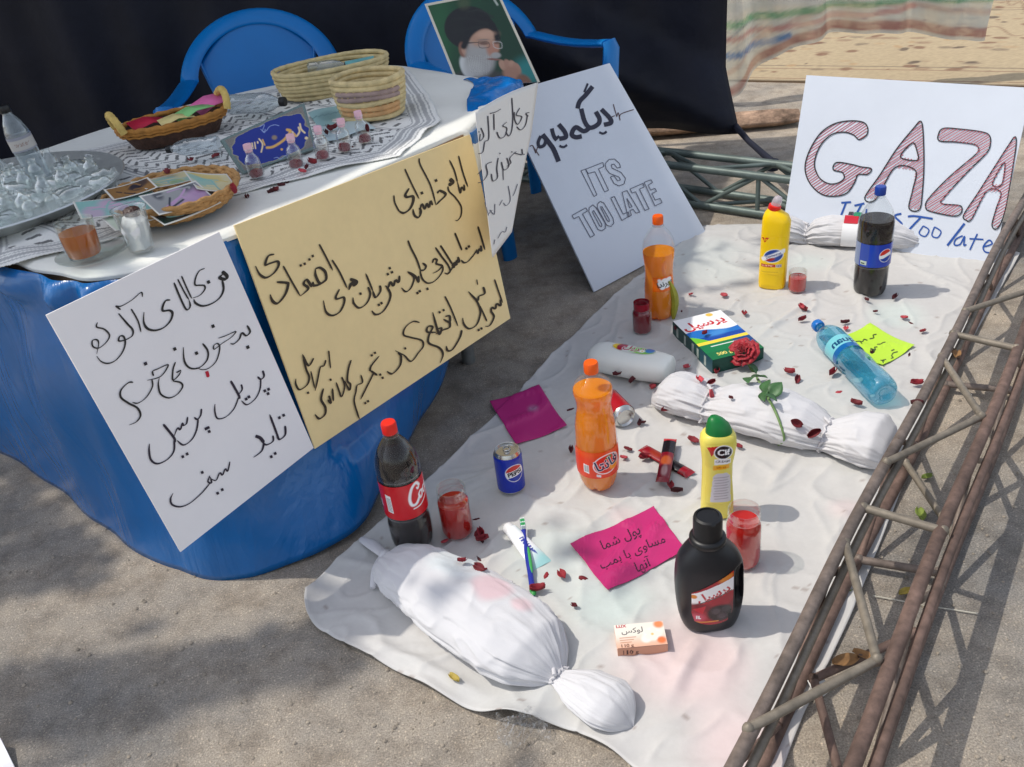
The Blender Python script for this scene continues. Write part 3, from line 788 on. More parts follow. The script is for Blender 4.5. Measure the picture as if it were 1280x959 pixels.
# white cover cloth
WCL = mat('white_cover_cloth', S(226, 226, 219), .85, nz=(5, .05), bump=(9, .25, .02), sheen=.15)
def cover(poly, z, drop_pts, name):
    pass
cov = [(-1.49, 2.13), (-1.15, 1.825), (-.955, 1.675), (-.785, 1.548), (-.70, 1.515), (-.62, 1.525), (-.5, 1.64), (-.38, 1.765), (-.25, 1.908), (-.12, 2.05), (-.03, 2.155), (.02, 2.33), (.06, 2.6), (-.07, 2.81), (-.32, 3.08), (-.62, 2.98), (-.98, 2.77), (-1.27, 2.41)]
cc = np.array(cr(cov, 8, True)); ctr = cc.mean(0); V = []; ring = 26
nr_ = len(cc); arc = np.r_[0, np.cumsum(np.linalg.norm(np.diff(cc, axis=0), axis=1))]
isR = smooth(-.30, -.05, cc[:, 0]) * (cc[:, 1] < 2.75)
for r in range(ring + 8):
    if r < ring:
        t = r / (ring - 1); P = ctr + (cc - ctr) * t
        z = TZ + .004 + .004 * np.array([mnoise.noise(Vector((q[0] * 7, q[1] * 7, 3))) for q in P]) + .002 * t
    else:
        t = (r - ring + 1) / 8
        out = (cc - ctr); out /= np.linalg.norm(out, axis=1, keepdims=True)
        dr = .012 + .10 * isR
        P = cc + out * (.008 * sin(t * pi / 2) + .004 * np.sin(arc * 40) * t)[:, None] if False else cc + out * ((.012 + .004 * np.sin(arc * 40)) * min(1, t * 2))[:, None]
        z = TZ + .005 - dr * t ** 1.2
    W_ = np.concatenate([P, np.broadcast_to(np.atleast_1d(z)[:, None], (nr_, 1))], 1)
    for q in W_:
        dn = (Vector(q) - Vector((-.47, 1.665, .73))).dot(nY_); lat = (Vector(q) - Vector((-.47, 1.665, .73))).dot(Vector((.65, .76, 0)))
        if -.42 < lat < .66 and dn > .004 and dn < .25: q[:] = Vector(q) - nY_ * (dn - .004)
    V.append(W_)
V = np.array(V); idx = np.arange(V.shape[0] * nr_).reshape(-1, nr_)
Q = np.stack([idx[:-1], np.roll(idx, -1, 1)[:-1], np.roll(idx, -1, 1)[1:], idx[1:]], -1).reshape(-1, 4)
wc = raw('cover_cloth', V.reshape(-1, 3), Q, WCL)
tag(wc, 'white cloth covering the top of the table over the blue satin', 'tablecloth')
# keffiyeh
KP = [at(x, y, TZ + .008) for x, y in ((-40, 225), (60, 200), (150, 178), (330, 114), (420, 92), (512, 88), (535, 118), (552, 152), (500, 196), (450, 206), (380, 223), (285, 247), (215, 278), (100, 312), (-40, 345))]
poly = [(q.x, q.y) for q in KP]
ud = Vector((.675, .738)); vd = Vector((-.738, .675)); o_ = Vector((-.6, 1.5))
pu = [((Vector(q) - o_).dot(ud), (Vector(q) - o_).dot(vd)) for q in poly]
us = [q[0] for q in pu]; vsn = [q[1] for q in pu]
nx = int((max(us) - min(us)) / .0032); ny = int((max(vsn) - min(vsn)) / .0032)
p = Paint.rect(min(us), max(us), min(vsn), max(vsn), nx, ny, S(228, 228, 224))
X, Y = p.X, p.Y
dist = np.full(X.shape, 9.); sgn = np.zeros(X.shape, bool)
for i in range(len(pu)):
    a = np.array(pu[i]); b_ = np.array(pu[(i + 1) % len(pu)]); d = b_ - a
    t = np.clip(((X - a[0]) * d[0] + (Y - a[1]) * d[1]) / (d @ d), 0, 1)
    dist = np.minimum(dist, np.hypot(X - a[0] - t * d[0], Y - a[1] - t * d[1]))
    if d[1] != 0: sgn ^= ((a[1] > Y) != (b_[1] > Y)) & (X < d[0] * (Y - a[1]) / d[1] + a[0])
BKC = S(42, 46, 50)
wx = X + .010 * np.sin(Y * 21) + .006 * np.sin(X * 33 + Y * 12); wy = Y + .012 * np.sin(X * 17 + 1)
tri = np.abs(((wx / .058) % 1) - .5) * 2
zig = ((wy / .036 + tri * .95) % 1) < .34
brk = ((wx / .029 + .3 * np.sin(wy * 60)) % 1) < .85
net = ((((wx + wy) / .034) % 1) < .2) | ((((wx - wy) / .034) % 1) < .2)
dash = (((wx / .05) % 1) < .5) & (((wy / .045 + np.floor(wx / .05) * .5) % 1) < .3)
zone = ((X / .30) % 1)
inner = dist > .075
p.mix((inner & zig & brk & (zone < .62)) * .85, BKC)
p.mix((inner & dash & (zone >= .62)) * .85, BKC)
bandu = np.minimum(np.abs(zone - .62), np.minimum(np.abs(zone), np.abs(zone - 1))) * .30
p.mix(((bandu < .0035) | ((bandu > .009) & (bandu < .0125))) * inner * .7, S(95, 98, 105))
for a, b_ in ((.014, .018), (.024, .036), (.042, .046), (.052, .064), (.070, .074)):
    p.mix(((dist > a) & (dist < b_)) * .6, S(110, 112, 120))
p.speck(.10)
kz = lambda A, B: TZ + .011 + .006 * np.sin(A * 19 + 2 * np.sin(B * 9)) * np.sin(B * 13 + A * 4) + .003 * np.sin(A * 47 + B * 20)
def fk(A, B):
    return np.stack([o_.x + ud.x * A + vd.x * B, o_.y + ud.y * A + vd.y * B, np.maximum(kz(A, B), TZ + .010)], -1)
kf = p.build('keffiyeh', fk, CLOTHP, None, sgn, .0012)
tag(kf, 'black and white checkered keffiyeh scarf laid over the white table cover', 'scarf')

# ================================================================ CHAIRS
CHB = mat('blue_chair_plastic', S(0, 116, 190), .35, nz=(6, .06), bump=(500, .12, .001), spec=.5)
def make_chair(label, loc, rz):
    t = thing('plastic_chair', label, 'chair', loc, (0, 0, rz), 'blue plastic chairs behind the table')
    # seat
    mb = MB(); mb.loft([(.405, 0, 0, .215, .205, 4), (.42, 0, 0, .23, .22, 4), (.435, 0, 0, .225, .215, 4), (.430, 0, 0, .17, .16, 4)], 48); mb.build('seat', CHB, t)
    # rim: sweeps from one front arm post over the back to the other
    rim = []
    K = 40
    for k in range(K + 1):
        a = -1 + 2 * k / K
        s_ = abs(a)
        if s_ < .74:
            th = a / .74 * (pi * .5)
            x = .275 * sin(th); y = .20 + .10 * cos(th); z = .64 + .205 * cos(th) ** 1.1
        else:
            q = (s_ - .74) / .26
            x = math.copysign(.275 + .03 * sin(q * pi / 2), a); y = .20 - .40 * q; z = .655 - .015 * sin(q * pi) - .01 * q
        rim.append((x, y, z))
    mb = MB(); mb.tube(rim, [.040 - .006 * abs(math.sin(pi * k / K)) for k in range(K + 1)], 14, flat=.38); mb.build('arm_rim', CHB, t)
    # back panel, slightly dished
    nx, nz_ = 26, 22; vs_ = []; fs = []
    for j in range(nz_ + 1):
        v_ = j / nz_
        for i in range(nx + 1):
            a = -1 + 2 * i / nx
            wv_ = .155 + .075 * v_
            ztop = .65 + .195 * cos(min(1, abs(a) * .8) * pi * .5) ** 1.1
            z = .43 + (ztop - .43) * v_
            x = a * wv_; y = .20 + .095 * v_ + .03 * (1 - v_) * .2 - .035 * a * a
            vs_.append((x, y, z))
    for j in range(nz_):
        for i in range(nx): k = j * (nx + 1) + i; fs.append([k, k + 1, k + nx + 2, k + nx + 1])
    mb = MB(); mb.add(vs_, fs); o = mb.build('backrest', CHB, t, solid=.006)
    for sx in (-1, 1):
        mb = MB(); mb.tube([(sx * .156, .205, .43), (sx * .185, .23, .56), (sx * .225, .255, .72)], [.012, .011, .010], 8, flat=.8); mb.build('back_edge', CHB, o)
    for sx in (-1, 1):
        mb = MB(); mb.tube([(sx * .303, -.20, .655), (sx * .305, -.212, .63), (sx * .285, -.205, .43), (sx * .27, -.225, .0)], [.030, .036, .040, .030], 12, flat=.6, up=(0, 1, 0)); mb.build('leg', CHB, t)
        mb = MB(); mb.tube([(sx * .21, .19, .43), (sx * .255, .25, .0)], [.038, .028], 12, flat=.6, up=(0, 1, 0)); mb.build('leg', CHB, t)
    return t
ch1 = make_chair('blue plastic armchair behind the baskets with its back to the black tent', (-.80, 3.42, 0), radians(6))
ch2 = make_chair('blue plastic armchair at the far table end behind the portrait photograph', (.145, 3.37, 0), radians(35))

# ================================================================ TREE outside the frame, whose leaves dapple the scene
LEAF = mat('tree_leaf', S(70, 96, 48), .6, nz=(3, .3)); BARK = mat('bark', S(110, 92, 74), .9, nz=(8, .3), bump=(30, .8, .01))
tree = thing('tree', 'broad leafy tree standing beyond the left side, seen only by its dappled shade', 'tree', (-5.6, 1.1, 0))
mb = MB()
trunk = cr([(0, 0, 0), (.05, .02, .9), (-.05, .0, 1.9), (.15, .05, 2.9), (.5, .1, 4.2), (1.1, .2, 6.2)], 5)
mb.tube(trunk, [.17 - .13 * i / (len(trunk) - 1) for i in range(len(trunk))], 14)
mb.build('trunk', BARK, tree)
SH = [  # shade patches on the ground, in px of the photograph: polygon, leaf density
 ([(-160, 850), (0, 842), (150, 826), (290, 806), (400, 776), (440, 800), (450, 850), (330, 856), (200, 882), (90, 912), (-160, 960)], 4.5),
 ([(-200, 560), (20, 570), (60, 618), (120, 668), (150, 705), (110, 735), (40, 745), (-200, 800)], 1.6),
 ([(400, 740), (470, 690), (560, 720), (640, 770), (600, 800), (520, 790), (450, 780)], .35),
 ([(640, 660), (720, 630), (760, 690), (700, 740), (650, 720)], .16),
 ([(760, 690), (840, 720), (800, 800), (740, 770)], .12),
 ([(850, 300), (960, 290), (960, 350), (860, 400)], .12),
 ([(60, 770), (200, 745), (240, 790), (100, 830)], .05),
 ([(600, 930), (760, 960), (700, 1100), (500, 1100)], .2),
]
leaves = []
hub = []
for poly_, dens in SH:
    W = [at(x, y, 0) for x, y in poly_]
    xs = [q.x for q in W]; ys = [q.y for q in W]
    P = [(q.x, q.y) for q in W]
    area = abs(sum(P[i][0] * P[(i + 1) % len(P)][1] - P[(i + 1) % len(P)][0] * P[i][1] for i in range(len(P)))) / 2
    n = int(area * dens * 900); c = 0; tries = 0
    while c < n and tries < n * 30:
        tries += 1
        x, y = random.uniform(min(xs), max(xs)), random.uniform(min(ys), max(ys))
        ins = False
        for i in range(len(P)):
            a, b_ = P[i], P[(i + 1) % len(P)]
            if (a[1] > y) != (b_[1] > y) and x < (b_[0] - a[0]) * (y - a[1]) / (b_[1] - a[1]) + a[0]: ins = not ins
        if not ins: continue
        h = random.uniform(3.3, 4.8)
        q = Vector((x, y, 0)) + SUN * (h / SUN.z); leaves.append(q); c += 1  # unseen crown gets its shape from the shade it must throw
        if random.random() < .06: hub.append(q)
vs_, fs = [], []
for q in leaves:
    l = random.uniform(.035, .07); w_ = l * .42
    M = (Euler((random.uniform(-.7, .7), random.uniform(-.7, .7), random.uniform(0, 6.3))).to_matrix())
    o = len(vs_); q = q - Vector(tree.location)
    for a in ((-l, 0, 0), (-.3 * l, w_, .01), (l, 0, 0), (-.3 * l, -w_, .01)): vs_.append(q + M @ Vector(a))
    fs.append([o, o + 1, o + 2, o + 3])
mb = MB(); mb.add(vs_, fs, 0, False)
for q in hub:
    e = q - Vector(tree.location); mid = Vector(trunk[-6]) * .5 + e * .5 + Vector((0, 0, .25))
    if random.random() < .35: mb.tube([tuple(trunk[-4]), tuple(mid), tuple(e)], [.02, .012, .004], 6, 1)
mb.build('crown', [LEAF, BARK], tree, fixn=False)

# ================================================================ POSTERS
CARD = mat('white_card', S(240, 237, 238), .6, nz=(4, .03), bump=(40, .08, .002))
CARDB = mat('bluish_white_card', S(208, 214, 224), .6, nz=(3, .04), bump=(6, .2, .01))
YELC = mat('cream_yellow_card', S(242, 217, 160), .65, nz=(3, .04), nz2=(40, .02), bump=(40, .08, .002))
INK = mat('black_ink', S(30, 28, 30), .5); INKP = mat('purple_black_ink', S(38, 30, 48), .5); INKB = mat('brown_black_ink', S(50, 40, 28), .5)
REDI = mat('red_ink', S(190, 20, 50), .5); GRYI = mat('grey_pencil', S(96, 98, 112), .7); PNKI = mat('red_pencil', S(178, 92, 104), .7); BLUI = mat('blue_marker', S(28, 78, 158), .5)
NAVI = mat('navy_marker', S(36, 36, 56), .5)
def letters(name, jobs, P0, n, m, root, base, off=.0012):
    o = ribbons(name, jobs, P0, n, m, root, off); o.location = -Vector(base); return o
nY = Vector((.745, -.64, .16)).normalized()
PY = Vector((-.47, 1.665, .73)) + nY * .014
# --- yellow
yq = [(293, 282), (588, 168), (638, 398), (394, 561)]
ry, by = board('poster', 'cream yellow card with three lines of black Persian handwriting on the blue cloth', yq, PY, nY, YELC, group=None)
C_, D_, E_, F_ = (460, 180), (310, 280), (480, 270), (350, 340)
J = []
J += ink([[(725, 95), (760, 230), (800, 345)], (16, [(768, 325), (772, 372), (748, 345), (740, 393), (715, 300)]), [(715, 300), (690, 210), (652, 130)], (34, [(655, 280), (678, 305), (665, 325), (645, 318)]), [(640, 340), (650, 380), (700, 430), (745, 500), (745, 570), (720, 610), (700, 612)], (24, [(555, 395), (575, 375), (622, 405), (570, 462), (545, 487)]), [(410, 115), (420, 170), (500, 330), (545, 490)], (20, [(517, 490), (500, 458), (490, 508), (470, 478), (455, 520), (430, 482), (412, 560)]), (20, [(412, 510), (425, 545), (405, 588), (372, 570), (360, 520)]), [(295, 200), (350, 320), (410, 440)], (26, [(330, 355), (300, 405), (312, 425), (358, 420), (362, 460), (335, 520), (285, 553), (240, 530)]), [(250, 540), (215, 470), (208, 410)]], C_, 6.4, 14 / 6.4)
J += dots([(545, 293), (432, 393)], C_, 6.4, 3.4)
J += ink([[(940, 105), (975, 220), (1010, 340)], (24, [(968, 295), (975, 350), (952, 330), (940, 375), (925, 335)]), (22, [(930, 340), (890, 400), (840, 455), (800, 468), (772, 440)]), [(710, 170), (750, 270), (780, 345)], (28, [(740, 410), (752, 460), (728, 448), (725, 490), (702, 470), (700, 515), (680, 490)]), [(565, 295), (620, 380), (695, 500)], [(515, 315), (580, 410), (640, 490), (662, 550), (640, 580), (605, 570)], (22, [(695, 500), (668, 545), (635, 578)]), (24, [(485, 470), (500, 432), (530, 440), (525, 478), (580, 500), (540, 548), (488, 575)]), (20, [(585, 490), (588, 545), (550, 610), (490, 662), (430, 670), (385, 630), (368, 580), (363, 545)]), (24, [(368, 545), (402, 540), (420, 502), (385, 470)]), [(240, 245), (270, 320), (330, 440), (370, 560)], (24, [(345, 600), (346, 662), (310, 600), (235, 557)]), (22, [(240, 560), (290, 600), (300, 640), (270, 720), (220, 758), (175, 718)])], E_, 8, 20 / 8)
J += dots([(435, 730), (335, 772), (358, 753), (825, 326), (850, 306)], E_, 8, 3)
J += ink([(18, [(1010, 345), (1005, 388), (982, 375), (970, 412), (948, 388), (935, 422), (915, 412)]), (17, [(925, 420), (950, 470), (935, 530), (895, 588), (850, 604), (825, 578)]), (17, [(880, 410), (882, 450), (850, 490), (832, 445)]), [(832, 445), (785, 330)], (16, [(800, 420), (815, 470), (790, 530), (742, 560), (706, 530), (700, 490)]), (26, [(680, 368), (722, 385), (712, 408), (690, 395), (672, 440)]), [(560, 240), (610, 320), (662, 430)], (18, [(610, 435), (586, 485), (595, 500), (638, 490), (640, 530), (610, 588), (560, 610), (520, 585), (503, 510)]), [(475, 135), (520, 220), (565, 310)], (20, [(450, 300), (480, 292), (515, 320), (520, 372), (480, 395), (452, 345), (450, 300)]), (22, [(520, 372), (480, 402), (438, 410), (434, 385)]), (20, [(425, 420), (392, 372), (372, 400), (402, 432), (348, 482)]), [(235, 280), (290, 380), (348, 480)], (22, [(192, 388), (255, 392), (268, 405), (248, 470), (200, 528), (165, 515), (148, 470)]), (20, [(175, 202), (135, 215), (116, 272), (150, 262), (198, 250), (203, 282), (170, 330), (120, 358), (78, 335), (50, 280)])], D_, 5.33, 13 / 5.33)
J += dots([(945, 295), (960, 322), (932, 335), (872, 540), (890, 528), (750, 465), (352, 277), (378, 266), (410, 237), (432, 214)], D_, 5.33, 3)
J += ink([[(1145, 40), (1165, 100), (1188, 165)], (12, [(1175, 148), (1178, 180), (1155, 170), (1150, 196), (1130, 190), (1128, 212), (1142, 240), (1120, 285), (1095, 290)]), [(1065, 180), (1085, 220), (1105, 265)], (13, [(1085, 80), (1092, 115), (1062, 130), (1052, 152), (1005, 105)]), (12, [(1030, 130), (1055, 165), (1070, 215), (1050, 280), (1010, 303), (982, 280), (975, 245)]), (6, [(1050, 40), (1055, 70)]), [(880, 130), (910, 190), (950, 290)], (13, [(970, 310), (960, 350), (922, 412), (895, 420), (888, 395)]), (13, [(882, 238), (905, 236), (905, 268), (872, 252)]), (14, [(905, 262), (905, 295), (870, 310), (830, 332)]), (13, [(840, 305), (862, 300), (848, 330), (815, 215)]), (13, [(832, 322), (786, 320), (790, 292), (815, 295), (795, 340), (795, 380), (850, 405), (870, 440), (855, 485)]), (11, [(745, 270), (710, 265), (670, 295), (660, 335), (700, 350), (755, 365), (765, 395), (740, 430), (700, 477), (662, 445), (615, 420)]), (13, [(630, 430), (646, 450), (640, 500), (600, 543), (570, 530)]), (13, [(480, 530), (488, 500), (530, 448)]), (13, [(485, 528), (520, 552)]), (12, [(500, 540), (470, 600), (430, 680)]), (10, [(432, 550), (440, 590), (412, 605), (405, 640), (396, 690), (415, 760), (425, 785)]), (12, [(380, 470), (365, 520), (360, 580), (376, 600), (370, 630), (345, 580)]), (10, [(330, 560), (345, 610), (330, 665), (315, 640)]), (10, [(300, 590), (325, 662)]), (12, [(280, 622), (285, 690)]), (12, [(262, 660), (272, 700), (255, 682)]), (14, [(232, 622), (220, 680), (242, 722), (240, 760), (210, 783), (187, 760)]), [(260, 420), (265, 470), (270, 515)], (11, [(245, 470), (235, 500), (215, 510), (200, 580), (187, 635)]), [(165, 530), (185, 620)], (13, [(180, 460), (152, 500), (120, 440)]), (12, [(125, 460), (140, 520), (156, 562), (145, 602), (105, 628), (85, 600), (85, 570)])], F_, 4.267, 9 / 4.267)
J += dots([(1060, 310), (1075, 302), (852, 215), (873, 204), (668, 408), (490, 445), (507, 432), (535, 548), (548, 565), (455, 700), (470, 690), (150, 645), (270, 575)], F_, 4.267, 2.8)
letters('lettering', J, PY, nY, INKB, ry, by)
# --- small white poster hung left of the yellow one
PW = PY + nY * .002
wq = [(58, 394), (274, 290), (392, 560), (226, 690)]
rw, bw = board('poster', 'white card with four lines of black Persian handwriting hung at the near table corner', wq, PW, nY, CARD)
A_, B_ = (90, 300), (130, 440)
J = ink([(26, [(1000, 210), (1032, 240), (1022, 262), (985, 252), (1005, 228)]), (17, [(1002, 270), (1010, 330), (985, 385), (930, 425), (870, 440), (825, 422), (812, 395)]), (13, [(885, 190), (850, 205), (825, 250), (820, 298), (850, 302), (882, 305), (884, 332), (850, 370), (800, 388)]), (11, [(730, 240), (765, 320), (798, 390)]), (14, [(680, 285), (715, 370), (752, 450), (772, 465), (788, 440), (780, 400)]), (11, [(705, 262), (745, 340), (780, 400)]), (18, [(655, 400), (625, 405), (606, 440), (606, 472), (650, 470), (670, 490), (655, 540), (610, 585), (550, 603), (500, 588), (478, 545), (480, 482)]), (11, [(395, 460), (440, 540), (460, 615)]), (12, [(290, 440), (330, 440), (400, 400), (460, 350), (470, 380)]), (12, [(290, 440), (325, 465)]), (14, [(310, 490), (370, 560), (405, 600), (400, 640), (350, 668), (312, 672), (320, 642), (345, 645), (355, 690), (335, 750), (290, 803), (240, 823), (195, 810), (165, 775)]), (12, [(170, 550), (165, 580), (215, 595), (250, 635), (230, 680), (180, 720), (140, 710), (136, 672), (165, 665), (178, 690), (165, 760)]),
     (15, [(1167, 570), (1187, 612), (1162, 638), (1132, 620), (1115, 660), (1080, 692), (1055, 690)]), (11, [(975, 655), (1020, 640), (1092, 610), (1060, 650), (1000, 690), (950, 728), (945, 705), (970, 690), (985, 720), (965, 800), (920, 850), (870, 865), (830, 850)]), (14, [(870, 690), (905, 740), (900, 800), (850, 850), (790, 855), (750, 810), (742, 715)])], A_, 5.33, 2.4)
J += dots([(910, 281), (1172, 715), (940, 575), (830, 755), (685, 727), (490, 825)], A_, 5.33, 4)
J += ink([(12, [(440, 62), (425, 110), (424, 172), (455, 150), (475, 118)]), (18, [(475, 112), (445, 128)]), (12, [(425, 180), (470, 188), (484, 215), (450, 262), (400, 283), (350, 260), (335, 205), (340, 160)]), (12, [(305, 148), (300, 120), (330, 105), (395, 80), (350, 150), (265, 175)]), (11, [(295, 170), (298, 215), (260, 280), (210, 315), (175, 310)]), (14, [(180, 187), (150, 190), (105, 235), (105, 280), (150, 315), (205, 345), (225, 390), (200, 430), (155, 450)])], B_, 4.923, 2.4)
letters('lettering', J, PW, nY, INK, rw, bw)
J = ink([(14, [(977, 115), (985, 150), (965, 168), (945, 152)]), (11, [(965, 165), (960, 230), (930, 290), (880, 325), (846, 300)]), (12, [(845, 200), (850, 232), (828, 262)]), (15, [(780, 178), (830, 268), (832, 290)]), (11, [(830, 275), (800, 350), (750, 400), (700, 410), (683, 370), (683, 320)]), (13, [(600, 350), (595, 390), (575, 415), (555, 402)]), (13, [(580, 408), (570, 480), (540, 540), (490, 573), (450, 545)]), (13, [(515, 400), (508, 440), (490, 452), (482, 440), (470, 478), (452, 470), (432, 520)]), (16, [(365, 445), (432, 530), (434, 560)]), (14, [(432, 535), (430, 610), (390, 662), (330, 688), (290, 665), (278, 610), (280, 565)]), (15, [(1115, 455), (1115, 510), (1078, 538), (1062, 490)]), (14, [(1070, 520), (1020, 385)]), (13, [(1040, 515), (1040, 550), (1000, 572), (975, 555)]), (22, [(932, 518), (962, 530), (985, 560)]), (15, [(985, 560), (970, 610), (920, 650)]), (11, [(775, 675), (762, 733), (746, 720), (730, 758), (712, 745), (690, 790), (660, 782)]), (11, [(652, 762), (640, 798), (662, 806), (655, 770)]), (13, [(655, 805), (600, 870), (530, 930), (470, 953), (420, 940), (410, 905), (425, 870)])], B_, 4.923, 2.4)
J += dots([(990, 240), (1013, 230), (1010, 257), (875, 290), (892, 277), (628, 473), (648, 490), (642, 466), (485, 645), (512, 628), (1080, 405), (1106, 390), (1030, 645), (1054, 625), (605, 742), (700, 870), (728, 848), (257, 70)], B_, 4.923, 3.4)
letters('lettering', J, PW, nY, INKP, rw, bw)
J = [([(90 + 897 / 5.33, 300 + 875 / 5.33), (90 + 903 / 5.33, 300 + 893 / 5.33), (90 + 908 / 5.33, 300 + 915 / 5.33)], 4.2, None, False, True)]
letters('red_drop', J, PW, nY, REDI, rw, bw)
# --- paper hung at the right end of the table
nT = Vector((.93, -.34, .10)).normalized(); PT = Vector((.05, 2.30, .70)) + nT * .035
tq = [(594, 150), (672, 103), (641, 291), (619, 318)]
P_ = []
root = thing('poster', 'thin grey white paper with faint pencil-like Persian lines at the table end', 'poster', onp(622, 318, PT, nT))
bt_ = Vector(root.location)
edgeL = cr([(583, 170), (586, 150), (594, 138)], 4)
U_, V_ = np.meshgrid(np.linspace(0, 1, 18), np.linspace(0, 1, 26))
LX = np.interp(V_, [0, .25, 1], [594, 600, 616]); LY = 140 + (322 - 140) * V_
RX = np.interp(V_, [0, .35, .7, 1], [673, 664, 650, 640]); RY = 103 + (290 - 103) * V_
PX = np.stack([LX * (1 - U_) + RX * U_, LY * (1 - U_) + RY * U_ - 4 * np.sin(U_ * pi) * (1 - V_)], -1)
W = pxplane(PX, PT, nT) - np.array(bt_)
idx = np.arange(U_.size).reshape(U_.shape); Q = np.stack([idx[:-1, :-1], idx[1:, :-1], idx[1:, 1:], idx[:-1, 1:]], -1).reshape(-1, 4)
raw('sheet', W.reshape(-1, 3), Q, mat('thin_paper', S(232, 229, 224), .7, bump=(9, .3, .01)), root, None, .0012)
G_ = (580, 90)
J = ink([[(327, 203), (310, 208), (322, 222)], [(318, 218), (308, 265), (285, 290), (265, 275)], [(280, 180), (262, 215), (290, 225), (270, 262), (255, 240), (252, 200)], [(240, 130), (245, 220), (240, 290), (225, 320), (210, 300)], [(215, 250), (195, 270), (215, 282), (205, 320), (180, 330), (165, 300)], [(130, 208), (160, 200), (185, 185)], [(150, 210), (152, 290)], [(120, 220), (125, 330), (105, 350), (95, 400), (70, 410)], [(85, 280), (100, 320), (80, 345), (82, 310)],
          [(290, 385), (292, 412), (278, 412), (250, 405)], [(262, 398), (230, 430), (235, 455), (215, 472)], [(215, 430), (225, 470), (200, 490), (188, 450)], [(172, 430), (165, 480), (168, 528), (145, 545), (138, 510)], [(140, 450), (112, 465), (118, 510), (95, 545), (70, 555)], [(88, 490), (68, 512)], (4, [(195, 470), (198, 540)])], G_, 4, 6 / 4, taper=False)
J += dots([(300, 412), (240, 400), (180, 408), (75, 300)], G_, 4, 1.5)
letters('lettering', J, PT, nT, NAVI, root, bt_, .0016)
J = ink([[(268, 560), (255, 600), (245, 620)], [(222, 570), (232, 640), (212, 668), (198, 655)], [(192, 640), (178, 668)], [(155, 660), (152, 712), (130, 690)], [(122, 718), (104, 652)], [(142, 690), (118, 716)], [(215, 775), (207, 800), (190, 800), (170, 832)], [(155, 838), (150, 862)]], G_, 4, 4.2 / 4, taper=False)
letters('lettering', J, PT, nT, GRYI, root, bt_, .0016)
# --- ITS TOO LATE
nI = Vector((.626 * .83, -.78 * .83, .56)).normalized(); PI_ = at(743, 365, .004)
iq = [(626, 118), (762, 79), (882, 290), (743, 365)]
ri, bi = board('poster', 'white card with outlined words ITS TOO LATE leaning behind the orange bottle', iq, PI_, nI, CARDB, .006)
K_, L2 = (650, 80), (700, 180)
J = ink([(30, [(484, 150), (440, 205), (398, 250), (384, 297)]), (14, [(452, 130), (428, 188)]), (30, [(408, 298), (432, 385), (468, 425), (520, 402), (530, 365), (505, 318)]), (30, [(465, 425), (425, 448), (372, 422), (345, 468), (372, 488), (412, 482)]), (30, [(542, 302), (598, 360), (606, 392), (560, 405)]), (15, [(528, 455), (555, 464), (578, 450)]), (30, [(258, 402), (298, 452), (305, 488), (262, 498)]), (15, [(263, 545), (290, 554), (314, 540)]), (26, [(212, 430), (225, 478), (240, 500)]), (32, [(150, 470), (190, 520), (225, 570), (258, 650)]), (22, [(140, 480), (122, 520), (130, 552), (162, 540), (170, 500), (140, 480)]), (18, [(230, 510), (262, 480)])], K_, 5.33, 28 / 5.33, None, False)
letters('lettering', J, PI_, nI, NAVI, ri, bi)
J = ink([[(65, 550), (85, 545), (105, 595)], [(105, 595), (122, 540)], [(85, 545), (128, 610)], [(612, 352), (632, 345)], [(622, 268), (645, 352)], [(645, 352), (655, 325), (667, 376)], [(667, 376), (672, 335), (758, 304)]], K_, 5.33, 6 / 5.33, None, False)
letters('heartbeat_line', J, PI_, nI, mat('brown_pen', S(84, 60, 62), .6), ri, bi)
polys = [[(210, 268), (255, 252), (370, 508), (340, 526)], [(258, 252), (430, 185), (440, 225), (385, 250), (487, 462), (447, 480), (350, 278), (282, 296)],
         [(452, 200), (490, 155), (545, 150), (595, 195), (606, 235), (572, 240), (540, 200), (512, 208), (520, 240), (612, 285), (656, 345), (642, 400), (590, 420), (540, 395), (505, 330), (540, 318), (578, 370), (606, 360), (590, 330), (498, 295), (462, 250)],
         [(120, 715), (260, 638), (276, 670), (225, 700), (347, 910), (305, 935), (188, 725), (140, 748)],
         [(290, 680), (292, 640), (330, 608), (365, 640), (452, 790), (456, 842), (420, 870), (380, 855)], [(325, 680), (338, 664), (418, 800), (420, 826), (400, 822)],
         [(375, 640), (376, 600), (402, 574), (440, 590), (530, 740), (540, 792), (510, 825), (470, 815)], [(405, 628), (422, 628), (492, 750), (495, 776), (475, 770)],
         [(508, 540), (545, 524), (632, 702), (686, 680), (692, 722), (620, 766)],
         [(622, 484), (670, 465), (800, 682), (762, 692), (730, 652), (700, 668), (716, 712), (682, 732)], [(670, 545), (722, 626), (696, 638)],
         [(702, 450), (832, 394), (842, 430), (795, 452), (892, 650), (850, 665), (756, 478), (722, 492)],
         [(842, 384), (912, 358), (926, 386), (882, 412), (908, 462), (950, 444), (966, 474), (920, 496), (952, 562), (1002, 545), (1022, 586), (950, 620)]]
J = []
for pl in polys:
    P = [(700 + x / 8, 180 + y / 8) for x, y in pl]
    P = P + [P[0]]
    for a, b_ in zip(P[:-1], P[1:]): J.append(([a, b_], .95, None, False, False))
letters('outlined_words', J, PI_, nI, GRYI, ri, bi)
